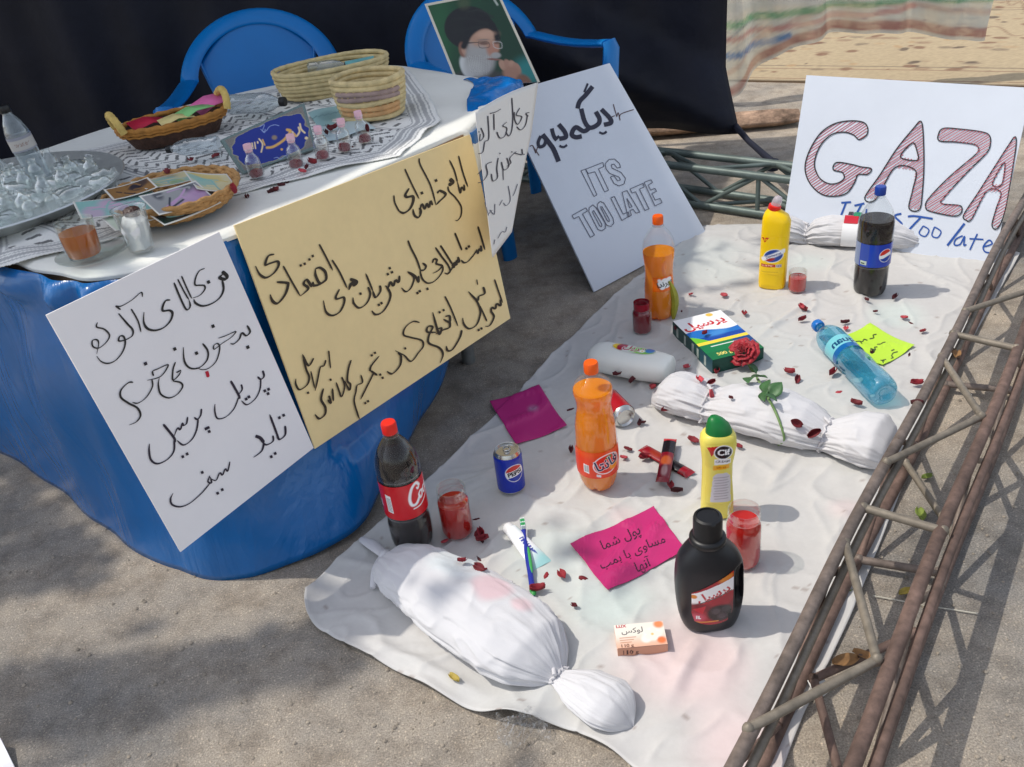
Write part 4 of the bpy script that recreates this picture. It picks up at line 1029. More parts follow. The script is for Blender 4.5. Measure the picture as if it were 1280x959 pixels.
# --- GAZA
nG = Vector((-.58 * .9, -.815 * .9, .44)).normalized(); PG = at(975, 300, .004)
gq = [(1008, 94), (1290, 110), (1241, 332), (976, 299)]
rg, bg_ = board('poster', 'large white board with hatched red letters GAZA leaning on the back truss', gq, PG, nG, CARDB, .008)
M_ = (980, 130); ms = 4.263
outl = [([(400, 190), (440, 165), (445, 125), (420, 97), (350, 90), (270, 105), (200, 150), (150, 220), (120, 290), (112, 350), (130, 410), (170, 460), (220, 488), (290, 490), (340, 470), (375, 420), (395, 377), (445, 375), (465, 345), (410, 335), (360, 322), (280, 312), (262, 350), (310, 365), (320, 395), (290, 420), (240, 425), (190, 395), (162, 330), (175, 260), (210, 200), (260, 160), (320, 150), (370, 165)], []),
        ([(725, 92), (690, 130), (600, 240), (510, 380), (430, 500), (490, 508), (590, 340), (700, 355), (685, 460), (666, 556), (722, 562), (738, 460), (745, 340), (744, 220), (738, 120)], [(685, 208), (620, 282), (710, 300), (708, 250)]),
        ([(850, 130), (950, 135), (1050, 148), (1092, 165), (1100, 205), (1080, 260), (980, 360), (860, 490), (840, 530), (930, 540), (948, 555), (940, 585), (900, 597), (780, 572), (755, 550), (770, 505), (880, 390), (1020, 270), (1036, 235), (1010, 215), (920, 203), (830, 197), (822, 165)], []),
        ([(1230, 175), (1190, 230), (1100, 370), (1030, 480), (958, 590), (968, 617), (1000, 612), (1080, 465), (1155, 470), (1130, 560), (1108, 648), (1140, 660), (1180, 560), (1225, 300), (1237, 210)], [(1175, 310), (1110, 425), (1160, 430)])]
J, Hh = [], []
for oi, (po, pin) in enumerate(outl):
    for pl in (po, pin):
        if not pl: continue
        J.append(([(M_[0] + x / ms, M_[1] + y / ms) for x, y in pl], 1.5, None, True, False))
    ang = radians(-34 if oi != 2 else -32); dx, dy = cos(ang), sin(ang); nx_, ny_ = -dy, dx
    allp = [po] + ([pin] if pin else [])
    pr = [x * nx_ + y * ny_ for x, y in po]
    c = min(pr) + 6
    while c < max(pr) - 3:
        cc_ = c + random.uniform(-1.5, 1.5)
        ts = []
        for pl in allp:
            for i in range(len(pl)):
                a, b_ = pl[i], pl[(i + 1) % len(pl)]
                pa, pb = a[0] * nx_ + a[1] * ny_ - cc_, b_[0] * nx_ + b_[1] * ny_ - cc_
                if (pa > 0) != (pb > 0):
                    f = pa / (pa - pb); x, y = a[0] + f * (b_[0] - a[0]), a[1] + f * (b_[1] - a[1]); ts.append(x * dx + y * dy)
        ts.sort()
        for a, b_ in zip(ts[::2], ts[1::2]):
            if b_ - a < 4: continue
            p0 = (a * dx + cc_ * nx_, a * dy + cc_ * ny_); p1 = (b_ * dx + cc_ * nx_ + random.uniform(-2, 2), b_ * dy + cc_ * ny_ + random.uniform(-2, 2))
            Hh.append(([(M_[0] + p0[0] / ms, M_[1] + p0[1] / ms), (M_[0] + p1[0] / ms, M_[1] + p1[1] / ms)], 1.0, None, False, False))
        c += 12.5
letters('hatching', Hh, PG, nG, PNKI, rg, bg_, .0008)
letters('letter_outline', J, PG, nG, INK, rg, bg_, .0026)
J = ink([[(305, 527), (357, 523)], [(330, 527), (290, 630)], [(375, 542), (428, 530)], [(412, 537), (348, 655)], [(625, 585), (590, 598), (628, 640), (598, 656)], (9, [(440, 560), (430, 640)]), [(660, 600), (700, 598), (792, 612)], [(728, 605), (668, 668)], (7, [(742, 650), (720, 688), (752, 706), (772, 672), (742, 650)]), (7, [(802, 655), (788, 700), (818, 712), (836, 680), (802, 655)]), (12, [(962, 637), (870, 755)]), (8, [(952, 702), (915, 722), (908, 750), (938, 748), (962, 706), (958, 752), (972, 748)]), (8, [(1030, 692), (990, 778)]), (8, [(988, 718), (1062, 722)]), (8, [(1062, 762), (1108, 746), (1092, 726), (1062, 760), (1072, 788), (1112, 794)])], M_, ms, 10.5 / ms, None, False)
letters('lettering', J, PG, nG, BLUI, rg, bg_, .0014)
# corner of another white card at the lower left
nC = Vector((.1, -.3, .95)).normalized()
rc, bc = board('poster', 'white card of which only a corner shows at the lower left edge', [(-120, 900), (0, 922), (26, 975), (-120, 1060)], at(0, 940, .02), nC, CARD, .004)

# ================================================================ PORTRAIT
nP = Vector((-.05, -.88, .47)).normalized(); PP = Vector((.05, 2.83, .745))
pq = [(531, 6), (622, -12), (675, 103), (572, 108)]
PXg, CX, CY = quadgrid(pq, 110, 130, (530, 0), 8)
p = Paint(CX, CY, S(22, 66, 40))
p.ell(900, 300, 400, 500, S(16, 50, 34), 0, .6, .7); p.ell(150, 350, 120, 400, S(36, 96, 56), 0, .7, .6); p.ell(1040, 720, 140, 120, S(40, 130, 130), .6, .6, .8)
skin = S(176, 138, 116); skd = S(132, 92, 76); beard = S(160, 158, 155)
p.ell(560, 860, 330, 170, S(60, 60, 56), 0, .2); p.ell(430, 680, 60, 120, S(200, 202, 200), -.4, .2)
p.ell(450, 285, 245, 215, S(22, 24, 24), .1, .04); p.ell(560, 290, 170, 130, S(20, 20, 22), .25, .05); p.ell(600, 450, 150, 165, skin, -.12, .1); p.ell(395, 505, 45, 80, skd, -.2, .2); p.ell(400, 510, 22, 46, skin, -.2, .4)
p.ell(560, 620, 150, 150, beard, -.2, .25); p.ell(490, 560, 60, 130, beard, -.3, .4, .8); p.ell(500, 700, 90, 80, S(182, 181, 178), 0, .5, .8)
for k in range(26): p.stroke([(440 + k * 9.5, 560 + 5 * sin(k * 2.1) + (k < 12) * 10), (455 + k * 8.6, 640), (475 + k * 7.6, 730 + 20 * sin(k))], 5, S(120, 118, 116) if k % 2 else S(206, 205, 202), .45)
p.ell(690, 500, 60, 70, S(172, 124, 104), .2, .4); p.ell(720, 560, 50, 30, beard, 0, .3); p.ell(700, 600, 70, 10, S(130, 88, 80), .05, .3)
p.ell(640, 360, 100, 50, S(190, 152, 130), -.15, .5, .6)
p.ell(600, 440, 50, 16, S(90, 66, 58), 0, .4, .8); p.ell(730, 435, 30, 14, S(90, 66, 58), 0, .4, .8); p.ell(595, 405, 60, 9, S(120, 110, 104), -.05, .5, .8); p.ell(725, 408, 36, 9, S(120, 110, 104), .1, .5, .8)
p.stroke([(410, 440), (545, 430)], 10, S(60, 56, 56)); p.stroke([(545, 425), (640, 425), (650, 480), (560, 482), (545, 430)], 7, S(70, 66, 66), .8); p.stroke([(690, 425), (770, 430), (775, 490), (705, 480), (690, 425)], 7, S(190, 190, 186), .8)
p.stroke([(400, 470), (450, 360), (540, 285), (640, 265), (710, 310), (735, 390)], 60, S(21, 22, 24))
p.ell(640, 400, 130, 95, skin, -.1, .15) if False else None
p.ell(620, 350, 90, 30, S(192, 154, 132), -.1, .5, .7)
p.stroke([(440, 130), (560, 110), (690, 180)], 22, S(34, 38, 36), .7); p.stroke([(300, 200), (450, 190), (640, 250)], 18, S(32, 36, 34), .7); p.stroke([(280, 330), (430, 300), (600, 270)], 16, S(30, 34, 32), .7)
p.ell(400, 40, 60, 60, S(80, 86, 60), 0, .6, .5); p.stroke([(700, 0), (735, 55)], 20, S(190, 200, 190), .7)
for k, (x, y) in enumerate(((790, 660), (840, 655), (890, 665), (930, 690))): p.ell(x, y, 34, 60, skin if k % 2 == 0 else S(166, 126, 106), -.5, .2)
p.ell(880, 740, 90, 70, S(160, 120, 100), .2, .3); p.ell(1000, 820, 80, 60, S(120, 84, 66), .7, .3)
U_, V_ = np.meshgrid(np.linspace(0, 1, 110), np.linspace(0, 1, 130))
p.mix((U_ < .028) | (U_ > .972) | (V_ < .03), S(206, 200, 184))
rp_ = thing('portrait', 'framed colour photograph of a bearded man in black turban on green ground', 'picture', onp(622, 105, PP, nP))
o = p.build('print', lambda A, B: pxplane(PXg, PP, nP) - np.array(rp_.location), PRINTG, rp_, None, .006, False)

# ================================================================ THINGS ON THE WHITE SHEET
SHZ = .008
def sat(px, py, dz=.001):   # resting point on the creased sheet
    p = at(px, py, SHZ); p = at(px, py, shz(p.x, p.y)); return Vector((p.x, p.y, shz(p.x, p.y) + dz))
def frame_at(px, py, z=SHZ, face=None):
    """base point and the angle that turns local -Y toward the camera"""
    p = at(px, py, z); return p, atan2(p.x, -p.y) * -1 if False else atan2(p.y, p.x) - pi / 2
def facing(p):   # rotation about z so that local -Y looks at the camera
    return atan2(-p.x, p.y)
CAPR = mat('red_cap', S(226, 36, 24), .35, spec=.5); CAPO = mat('orange_cap', S(240, 96, 22), .35); CAPB = mat('blue_cap', S(24, 60, 150), .35); CAPK = mat('black_cap', S(22, 22, 24), .4)
COLA = mat('cola_drink', (.008, .003, .002), .12, spec=.25)
def liquid(name, col, tl=.35, rough=.12):
    m = mat(name, col, rough, spec=.5, coat=.5)
    N = m.node_tree.nodes; L = m.node_tree.links; b = N['Principled BSDF']
    t = N.new('ShaderNodeBsdfTranslucent'); t.inputs[0].default_value = (*col, 1)
    mx = N.new('ShaderNodeMixShader'); mx.inputs[0].default_value = tl
    L.new(b.outputs[0], mx.inputs[1]); L.new(t.outputs[0], mx.inputs[2]); L.new(mx.outputs[0], N['Material Output'].inputs[0]); return m
ORANGE = liquid('orange_soda', S(255, 165, 0), .45); REDL = liquid('red_juice', S(214, 40, 30), .45); DRED = liquid('dark_red_juice', S(150, 14, 34), .3); TEA = liquid('black_tea', S(216, 136, 0), .7)
def petal(r, z, a):
    k = max(0, 1 - z / .05); return r * (1 - .16 * k * (abs(cos(2.5 * a)) < .35))
def soda(name, label, px, py, prof, fill, liq, capm, group=None, turn=0, z_cap=.300, cap_r=.0155, petaloid=True):
    p = sat(px, py); t = thing(name, label, 'bottle', p, (0, 0, facing(p) + turn), group)
    fn = petal if petaloid else None
    P = [tuple(q) for q in cr(prof, 5)]
    mb = MB(); mb.lathe(P, 56, fn=fn, cap1=False); mb.build('bottle_wall', CLEAR, t)
    inner = [(max(r - .0018, .001), z) for r, z in P if z < fill] 
    inner = [(r, z + .001) for r, z in inner]
    mb = MB(); mb.lathe(inner, 56, fn=fn); mb.build('drink', liq, t)
    mb = MB()
    mb.lathe([(cap_r * .97, z_cap), (cap_r, z_cap + .002), (cap_r, z_cap + .021), (cap_r * .9, z_cap + .025), (.001, z_cap + .0255)], 64, fn=lambda r, z, a: r * (1 + .03 * (int(a * 64 / 2 / pi) % 2)))
    mb.build('cap', capm, t)
    mb = MB(); mb.lathe([(cap_r * .8, z_cap - .008), (cap_r * 1.12, z_cap - .007), (cap_r * 1.12, z_cap - .004), (cap_r * .8, z_cap - .003)], 32); mb.build('neck_ring', CLEAR, t)
    return t, P
def wrap(t, P, z0, z1, painter, a0=-1.6, a1=1.6, name='label', m=PRINTG, res=.0011):
    rs = [r for r, z in P]; zs = [z for r, z in P]
    rm = float(np.interp((z0 + z1) / 2, zs, rs))
    w_ = rm * (a1 - a0)
    p = Paint.rect(a0 * rm, a1 * rm, z0, z1, max(8, int(w_ / res)), max(8, int((z1 - z0) / res)), (.5, .5, .5))
    painter(p, rm)
    def f(X, Y):
        r = np.interp(Y, zs, rs) + .0009; a = -pi / 2 + X / rm
        return np.stack([r * np.cos(a), r * np.sin(a), Y], -1)
    return p.build(name, f, m, t)
# --- cola with red label
CK = [(.020, .004), (.032, .0), (.043, .010), (.0475, .035), (.0478, .07), (.0452, .088), (.0452, .10), (.0470, .105), (.0470, .195), (.0474, .20), (.0478, .215), (.0455, .236), (.038, .258), (.027, .276), (.018, .288), (.0140, .294), (.0135, .302)]
t, P = soda('soda_bottle', 'big cola bottle with red label and red cap behind the front shroud bundle', 518, 679, CK, .280, COLA, CAPR)
def pk(p, r):
    p.C[:] = S(205, 18, 30)
    X0 = .012
    W = (.93, .93, .93)
    def st(pts, w_=.0042): p.stroke([(X0 + x * .052, .152 + y * .052 + x * .012) for x, y in pts], w_, W)
    st([(.50, .42), (.36, .62), (.12, .52), (-.04, .12), (.0, -.22), (.2, -.3), (.42, -.1)], .0062)
    st([(.50, .42), (.42, .3), (.36, .38)], .004)
    st([(.5, .1), (.4, .0), (.45, -.2), (.58, -.16), (.6, .05), (.5, .1)]); st([(.6, .06), (.7, .02)])
    st([(.86, .08), (.74, .08), (.7, -.1), (.78, -.2), (.9, -.08)]); st([(1.08, .06), (.97, .08), (.94, -.1), (1.0, -.18), (1.08, .06), (1.08, -.14), (1.16, -.1)])
    st([(1.2, .02), (1.32, .05)], .005)
    st([(1.75, .42), (1.6, .6), (1.42, .4), (1.36, .0), (1.45, -.25), (1.65, -.2)], .006)
    st([(.05, -.45), (.4, -.5), (.9, -.36), (1.4, -.44), (1.9, -.3)], .0026)
    p.poly([(-.043, .126), (-.030, .123), (-.030, .168), (-.043, .171)], (.8, .8, .8))
    for k in range(9): p.stroke([(-.041, .13 + k * .004), (-.032, .1285 + k * .004)], .0014, S(90, 80, 80), sm=False)
    p.poly([(-.08, .13), (-.06, .13), (-.06, .15), (-.08, .15)], (.6, .5, .5))
wrap(t, P, .106, .194, pk, -1.9, 1.9)
# --- orange soda in front
OF = [(.018, .006), (.030, .0), (.038, .008), (.0455, .035), (.0485, .07), (.0480, .115), (.0472, .145), (.0462, .170), (.0425, .195), (.0390, .216), (.0402, .234), (.0445, .252), (.0440, .268), (.037, .281), (.024, .292), (.0150, .298), (.0135, .306)]
t, P = soda('soda_bottle', 'waisted bottle of orange soda with orange cap and red label beside the blue can', 749, 604, OF, .262, ORANGE, CAPO, z_cap=.304)
def po(p, r):
    p.C[:] = S(232, 62, 22)
    p.mix(smooth(.098, .118, p.Y) * .5, S(246, 104, 24))
    p.ell(.022, .088, .034, .026, (.93, .9, .88), .25, .03); p.ell(.022, .088, .0315, .0235, S(226, 50, 24), .25, .03)
    p.ell(.026, .105, .008, .004, S(60, 140, 40), .3, .2); p.ell(.038, .078, .012, .010, S(250, 150, 20), 0, .2)
    p.text(ar('فانتا'), .022, .089, .036, (.92, .92, .92), .05, 0, .28); p.text(ar('فانتا'), .022, .089, .036, S(28, 26, 70), .022, 0, .28)
    p.poly([(-.034, .066), (-.021, .063), (-.021, .086), (-.034, .089)], (.85, .85, .85))
    for k in range(6): p.stroke([(-.032 + k * .0018, .068), (-.032 + k * .0018, .085)], .0009, (.05, .05, .05), sm=False)
    p.poly([(-.004, .056), (.005, .054), (.005, .061), (-.004, .063)], (.8, .8, .8))
wrap(t, P, .050, .122, po, -1.7, 1.7)
# --- orange soda farther back
OB = [(.018, .006), (.030, .0), (.040, .006), (.0455, .02), (.0465, .06), (.0462, .10), (.0435, .140), (.0442, .17), (.0482, .205), (.0488, .232), (.0455, .252), (.036, .272), (.024, .288), (.0155, .297), (.0135, .306)]
t, P = soda('soda_bottle', 'tall orange soda bottle with white splash mark before the ITS TOO LATE card', 825, 395, OB, .222, ORANGE, CAPO, z_cap=.304)
def pm(p, r):
    p.C[:] = S(240, 110, 14)
    for x, y, a in ((.004, .130, .010), (.016, .136, .012), (.030, .138, .011), (.024, .122, .010), (.010, .118, .009), (.034, .130, .007)): p.ell(x, y, a, a * .8, (.92, .92, .9), .3, .2)
    p.stroke([(.000, .140), (.012, .128), (.03, .136)], .01, (.92, .92, .9))
    p.text(ar('میرندا'), .018, .129, .022, S(24, 40, 30), .03, 0, .25)
wrap(t, P, .104, .150, pm, -.45, 1.1)
# --- cola with blue label
PB = [(.020, .006), (.034, .0), (.045, .008), (.0495, .03), (.050, .08), (.0495, .10), (.0505, .105), (.0505, .178), (.0510, .19), (.0515, .215), (.0500, .238), (.043, .266), (.031, .288), (.020, .304), (.0145, .311), (.0135, .318)]
t, P = soda('soda_bottle', 'big cola bottle with blue label and blue cap before the GAZA board', 1086, 366, PB, .248, COLA, CAPB, z_cap=.316)
def globe(p, cx, cy, R_, full=True):
    p.ell(cx, cy, R_, R_, (.92, .92, .92), 0, .03)
    X, Y = p.X, p.Y; d = np.hypot(X - cx, Y - cy) < R_ * .93
    wv = .16 * R_ * np.sin((X - cx) / R_ * 2.2)
    p.mix(d & (Y - cy - wv > .26 * R_), S(215, 50, 40)); p.mix(d & (Y - cy - wv < -.26 * R_), S(28, 70, 165))
def pp(p, r):
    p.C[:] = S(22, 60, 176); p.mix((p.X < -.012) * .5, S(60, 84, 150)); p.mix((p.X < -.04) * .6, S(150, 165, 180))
    globe(p, .038, .142, .021)
    p.poly([(-.036, .112), (-.016, .112), (-.016, .125), (-.036, .125)], S(190, 205, 190)); p.poly([(-.034, .114), (-.022, .114), (-.022, .119), (-.034, .119)], S(70, 90, 70))
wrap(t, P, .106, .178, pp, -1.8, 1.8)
# --- blue can upright
def can(name, label, paint, loc, rot):
    t = thing(name, label, 'can', loc, rot)
    AL = mat('aluminium', S(205, 205, 202), .25, .9, nz=(9, .1)); prof = [(.020, .006), (.024, .0), (.027, .003), (.0325, .012), (.0328, .02), (.0328, .100), (.031, .108), (.0285, .1135), (.0280, .115), (.0265, .1145), (.0262, .110), (.001, .1095)]
    mb = MB(); mb.lathe(prof, 56, cap1=False); mb.build('can_body', AL, t)
    rs = [r for r, z in prof[3:7]]; zs = [z for r, z in prof[3:7]]
    p = Paint.rect(-pi * .0328, pi * .0328, .012, .106, 200, 92, (.5, .5, .5)); paint(p)
    def f(X, Y):
        r = np.interp(Y, zs, rs) + .0005; a = -pi / 2 + X / .0328
        return np.stack([r * np.cos(a), r * np.sin(a), Y], -1)
    p.build('print', f, PRINTG, t)
    mb = MB(); mb.tube([(.010 * cos(a) * .8, .008 + .010 * sin(a), .1115) for a in np.linspace(0, 2 * pi, 17)[:-1]], .0016, 8, closed=True); mb.tube([(.006 * cos(a), -.006 + .006 * sin(a), .1108) for a in np.linspace(0, 2 * pi, 13)[:-1]], .0014, 8, closed=True)
    mb.build('pull_tab', AL, t); return t
def pc(p):
    p.C[:] = S(20, 48, 168); cx, cy, R_ = .012, .066, .0235
    p.ell(cx, cy, R_, R_, (.9, .9, .9), 0, .04)
    X, Y = p.X - cx, p.Y - cy; d = np.hypot(X, Y) < R_ * .93; yy = Y - .2 * X
    p.mix(d & (yy > .0085), S(205, 44, 40)); p.mix(d & (yy < -.0085), S(20, 48, 168))
    p.text('PEPSI', cx, cy, .0155, S(14, 18, 40), .05, 0, .18, 1.05)
q = sat(640, 611)
can('soda_can', 'blue soda can standing on the white sheet by the magenta notes', pc, q, (0, 0, facing(q)))
def pr(p):
    p.C[:] = (.88, .88, .87); p.mix(p.Y > .08, S(170, 24, 34)); p.ell(.0, .055, .03, .032, S(196, 30, 40), 0, .03); p.ell(.0, .055, .024, .022, (.9, .9, .9), 0, .05)
    p.text('Cola', 0, .055, .022, S(190, 24, 34), .03, .2); p.mix((p.X < -.05) | (p.X > .05), S(170, 24, 34))
a = at(752, 492, .033); b_ = at(781, 521, .034)
ax = (b_ - a); ax.z = 0; ax.normalize(); 
M = Matrix.Rotation(0, 4, 'Z')
rot = (-ax).to_track_quat('Z', 'Y').to_euler()
pos = at(782, 523, .035)
t = can('soda_can', 'red and white soda can lying behind the waisted orange bottle', pr, pos, rot)
# --- jars of red juice
def jar(label, px, py, h, r, fill, liq, prof=None, group='jars of red juice', name='glass_jar'):
    p = sat(px, py); t = thing(name, label, 'jar', p, (0, 0, .3), group)
    prof = prof or [(r * .80, 0), (r * .95, .004), (r, .014), (r, h * .70), (r * .93, h * .77), (r * .86, h * .80), (r * .86, h * .84), (r * .90, h * .85), (r * .88, h * .88), (r * .88, h * .92), (r * .91, h * .93), (r * .88, h), (r * .84, h), (r * .83, h * .82)]
    mb = MB(); mb.lathe(prof, 48, cap1=False); mb.build('glass', GLASS, t)
    zs = [q[1] for q in prof[:-2]]; rs = [q[0] for q in prof[:-2]]
    zz = np.linspace(.003, fill, 16)
    mb = MB(); mb.lathe([(max(.001, float(np.interp(z, zs, rs)) - .0022), float(z)) for z in zz], 48); mb.build('juice', liq, t); return t
jar('glass jar of red juice standing right of the big red label cola bottle', 573, 665, .125, .036, .088, REDL)
jar('glass jar of red juice half hidden behind the black detergent bottle', 928, 701, .135, .036, .108, REDL)
jar('small square-shouldered glass of red juice next to the yellow bleach bottle', 996, 363, .066, .030, .046, REDL, [(.024, 0), (.028, .004), (.0285, .01), (.0285, .062), (.028, .066), (.026, .066), (.026, .05)], name='drinking_glass')
jar('small dark red filled jar in front of the far orange soda bottle', 803, 414, .10, .030, .070, DRED, [(.025, 0), (.029, .004), (.030, .012), (.030, .062), (.026, .072), (.0235, .076), (.0235, .094), (.024, .098), (.022, .098), (.0215, .075)])
mb = MB(); mb.lathe([(.0236, .075), (.0242, .077), (.0242, .098), (.0226, .098), (.0215, .08)], 40, cap0=False, cap1=False)
o = [x for x in SC.objects if x.get('label', '').startswith('small dark red filled')][0]; mb.build('neck', mat('red_stained_glass', S(150, 16, 36), .2), o)

# --- yellow bleach bottle
p0 = sat(965, 358); t = thing('cleaner_bottle', 'yellow bleach bottle with red collar and clear nozzle near the far glass', 'bottle', p0, (0, 0, facing(p0) - .15))
YPL = mat('yellow_plastic', S(252, 208, 8), .35, nz=(5, .04), spec=.5)
mb = MB(); mb.loft([(.0, 0, 0, .036, .026), (.004, 0, 0, .041, .031), (.02, 0, 0, .042, .032), (.12, .001, 0, .042, .032), (.19, .003, 0, .0425, .032), (.222, .004, 0, .0425, .032), (.240, .001, 0, .037, .029), (.250, -.004, 0, .028, .025, 2.1), (.262, -.006, 0, .0165, .0165, 2)], 48, e=3); mb.build('body', YPL, t)
mb = MB(); mb.lathe([(.018, 0), (.0195, .002), (.0185, .014), (.014, .016)], 40, 0, Matrix.Translation((-.006, 0, .258)) @ Matrix.Rotation(.25, 4, 'Y')); mb.build('collar', CAPR, t)
mb = MB(); mb.lathe([(.014, 0), (.0145, .012), (.0135, .022), (.0105, .030), (.004, .033), (.0005, .0335)], 32, 0, Matrix.Translation((-.003, 0, .270)) @ Matrix.Rotation(.35, 4, 'Y')); mb.build('nozzle', clear_mat('frosted_cap', (.9, .88, .9), .45, (.8, .76, .8)), t)
def flat_label(t, w_, z0, z1, secs_y, paint, name='label', xo=0.0, res=.0012, m=PRINTG, curve=0.0, nx=None, keepf=None):
    p = Paint.rect(-w_ / 2, w_ / 2, z0, z1, int(w_ / res), int((z1 - z0) / res), (.5, .5, .5)); paint(p)
    k = keepf(p) if keepf else None
    return p.build(name, lambda X, Y: np.stack([X + xo, secs_y(X + xo, Y), Y], -1), m, t, k)
def se_y(rx, ry, e, cx=0.0):
    return lambda X, Y: -ry * (1 - np.clip(np.abs((X - cx) / rx), 0, .999) ** e) ** (1 / e) - .0008
def pdm(p):
    p.C[:] = S(252, 208, 8)
    p.poly([(-.034, .176), (-.010, .178), (-.024, .160)], S(196, 30, 30)); p.text('3x', -.022, .171, .012, S(250, 200, 20), .03)
    p.ell(.004, .118, .031, .022, (.82, .86, .9), .35, .03); p.ell(.004, .118, .029, .020, S(36, 70, 150), .35, .03); p.stroke([(-.026, .106), (.0, .117), (.034, .136)], .013, (.9, .9, .92)); p.text('Domestos', .004, .120, .0118, S(24, 44, 120), .03, .1, .40)
    p.ell(-.004, .1055, .014, .005, S(170, 40, 40), .35, .3)
    p.poly([(-.036, .078), (.012, .080), (.012, .090), (-.036, .088)], S(190, 36, 30)); p.text('citrus fresh', -.012, .0845, .008, S(250, 220, 180), .02, 0, .03)
    p.poly([(.013, .080), (.030, .081), (.030, .091), (.013, .090)], S(190, 180, 190)); p.text('750ml', .0215, .0855, .006, S(90, 60, 90), .02)
    p.stroke([(-.03, .062), (.02, .064)], .003, S(220, 180, 10), sm=False)
flat_label(t, .076, .055, .182, se_y(.0424, .032, 3, .002), pdm)

# --- cream cleaner with green cap
p0 = sat(896, 641); t = thing('cleaner_bottle', 'pale yellow cream cleaner bottle with slanted green cap behind the black detergent', 'bottle', p0, (0, 0, facing(p0) + .12))
CYP = mat('pale_yellow_plastic', S(228, 214, 96), .4, nz=(5, .04))
mb = MB(); mb.loft([(0, 0, 0, .030, .022), (.004, 0, 0, .035, .026), (.05, 0, 0, .034, .026), (.10, -.001, 0, .0315, .025), (.14, -.001, 0, .0315, .025), (.165, 0, 0, .0345, .027), (.190, 0, 0, .0375, .029), (.206, 0, 0, .0365, .028), (.214, 0, 0, .032, .026), (.218, .001, 0, .026, .024)], 48, e=2.8); mb.build('body', CYP, t)
mb = MB(); mb.loft([(.214, .001, 0, .0275, .024), (.222, .001, 0, .0270, .0235), (.234, -.001, 0, .0235, .0205), (.246, -.005, 0, .0165, .0155), (.253, -.008, 0, .0095, .010), (.255, -.009, 0, .002, .003)], 40, e=2.2); mb.build('cap', mat('green_cap', S(14, 112, 50), .4), t)
def pcf(p):
    p.C[:] = S(228, 214, 96)
    p.poly([(-.026, .196), (-.002, .200), (-.016, .172), (-.020, .184)], S(196, 40, 30)); p.ell(.008, .183, .0195, .0185, (.92, .92, .92), 0, .04); p.ell(.008, .183, .0175, .0165, S(24, 26, 32), 0, .04); p.ell(.008, .183, .0162, .0152, (.92, .92, .92), 0, .03) if False else None
    p.text('Cif', .008, .183, .021, (.95, .95, .95), .03, 0, .05)
    p.poly([(-.010, .150), (.024, .152), (.024, .166), (-.010, .165)], (.85, .85, .85)); p.text('CREAM', .007, .1585, .009, S(60, 60, 60), .01)
    p.poly([(-.013, .135), (.021, .139), (.021, .150), (-.013, .147)], S(238, 170, 30)); p.text('500 ml', .004, .1425, .007, S(170, 90, 10), .01)
    p.poly([(-.012, .118), (-.006, .126), (.016, .128), (.024, .118), (.026, .05), (-.018, .05)], S(206, 204, 208))
    for k in range(9): p.stroke([(-.010 + .001 * (k % 3), .115 - k * .007), (.02 - .002 * (k % 2), .1165 - k * .007)], .0022, S(170, 165, 170), sm=False)
flat_label(t, .056, .045, .205, lambda X, Y: -np.interp(Y, [0, .05, .10, .14, .165, .19, .206], [.026, .026, .025, .025, .027, .029, .028]) * (1 - np.clip(np.abs(X / np.interp(Y, [0, .05, .10, .14, .165, .19, .206], [.035, .034, .0315, .0315, .0345, .0375, .0365])), 0, .99) ** 2.8) ** (1 / 2.8) - .0008, pcf)

# --- black detergent
p0 = sat(886, 774); t = thing('detergent_bottle', 'black liquid detergent bottle with red label and moulded side grip in front', 'bottle', p0, (0, 0, facing(p0) + .22))
BPL = mat('black_plastic', S(24, 25, 30), .38, nz=(6, .1), spec=.5)
secs = [(0, 0, 0, .044, .028), (.004, 0, 0, .050, .034), (.03, 0, 0, .0575, .038), (.07, 0, 0, .062, .040), (.11, -.001, 0, .0625, .040), (.145, -.001, 0, .0605, .039), (.165, -.002, 0, .055, .036), (.182, -.003, 0, .044, .032), (.196, -.004, 0, .032, .028), (.204, -.004, 0, .0265, .0265)]
bm_ = MB(); fine = cr(secs, 4); bm_.loft([tuple(q) for q in fine], 64, e=2.5)
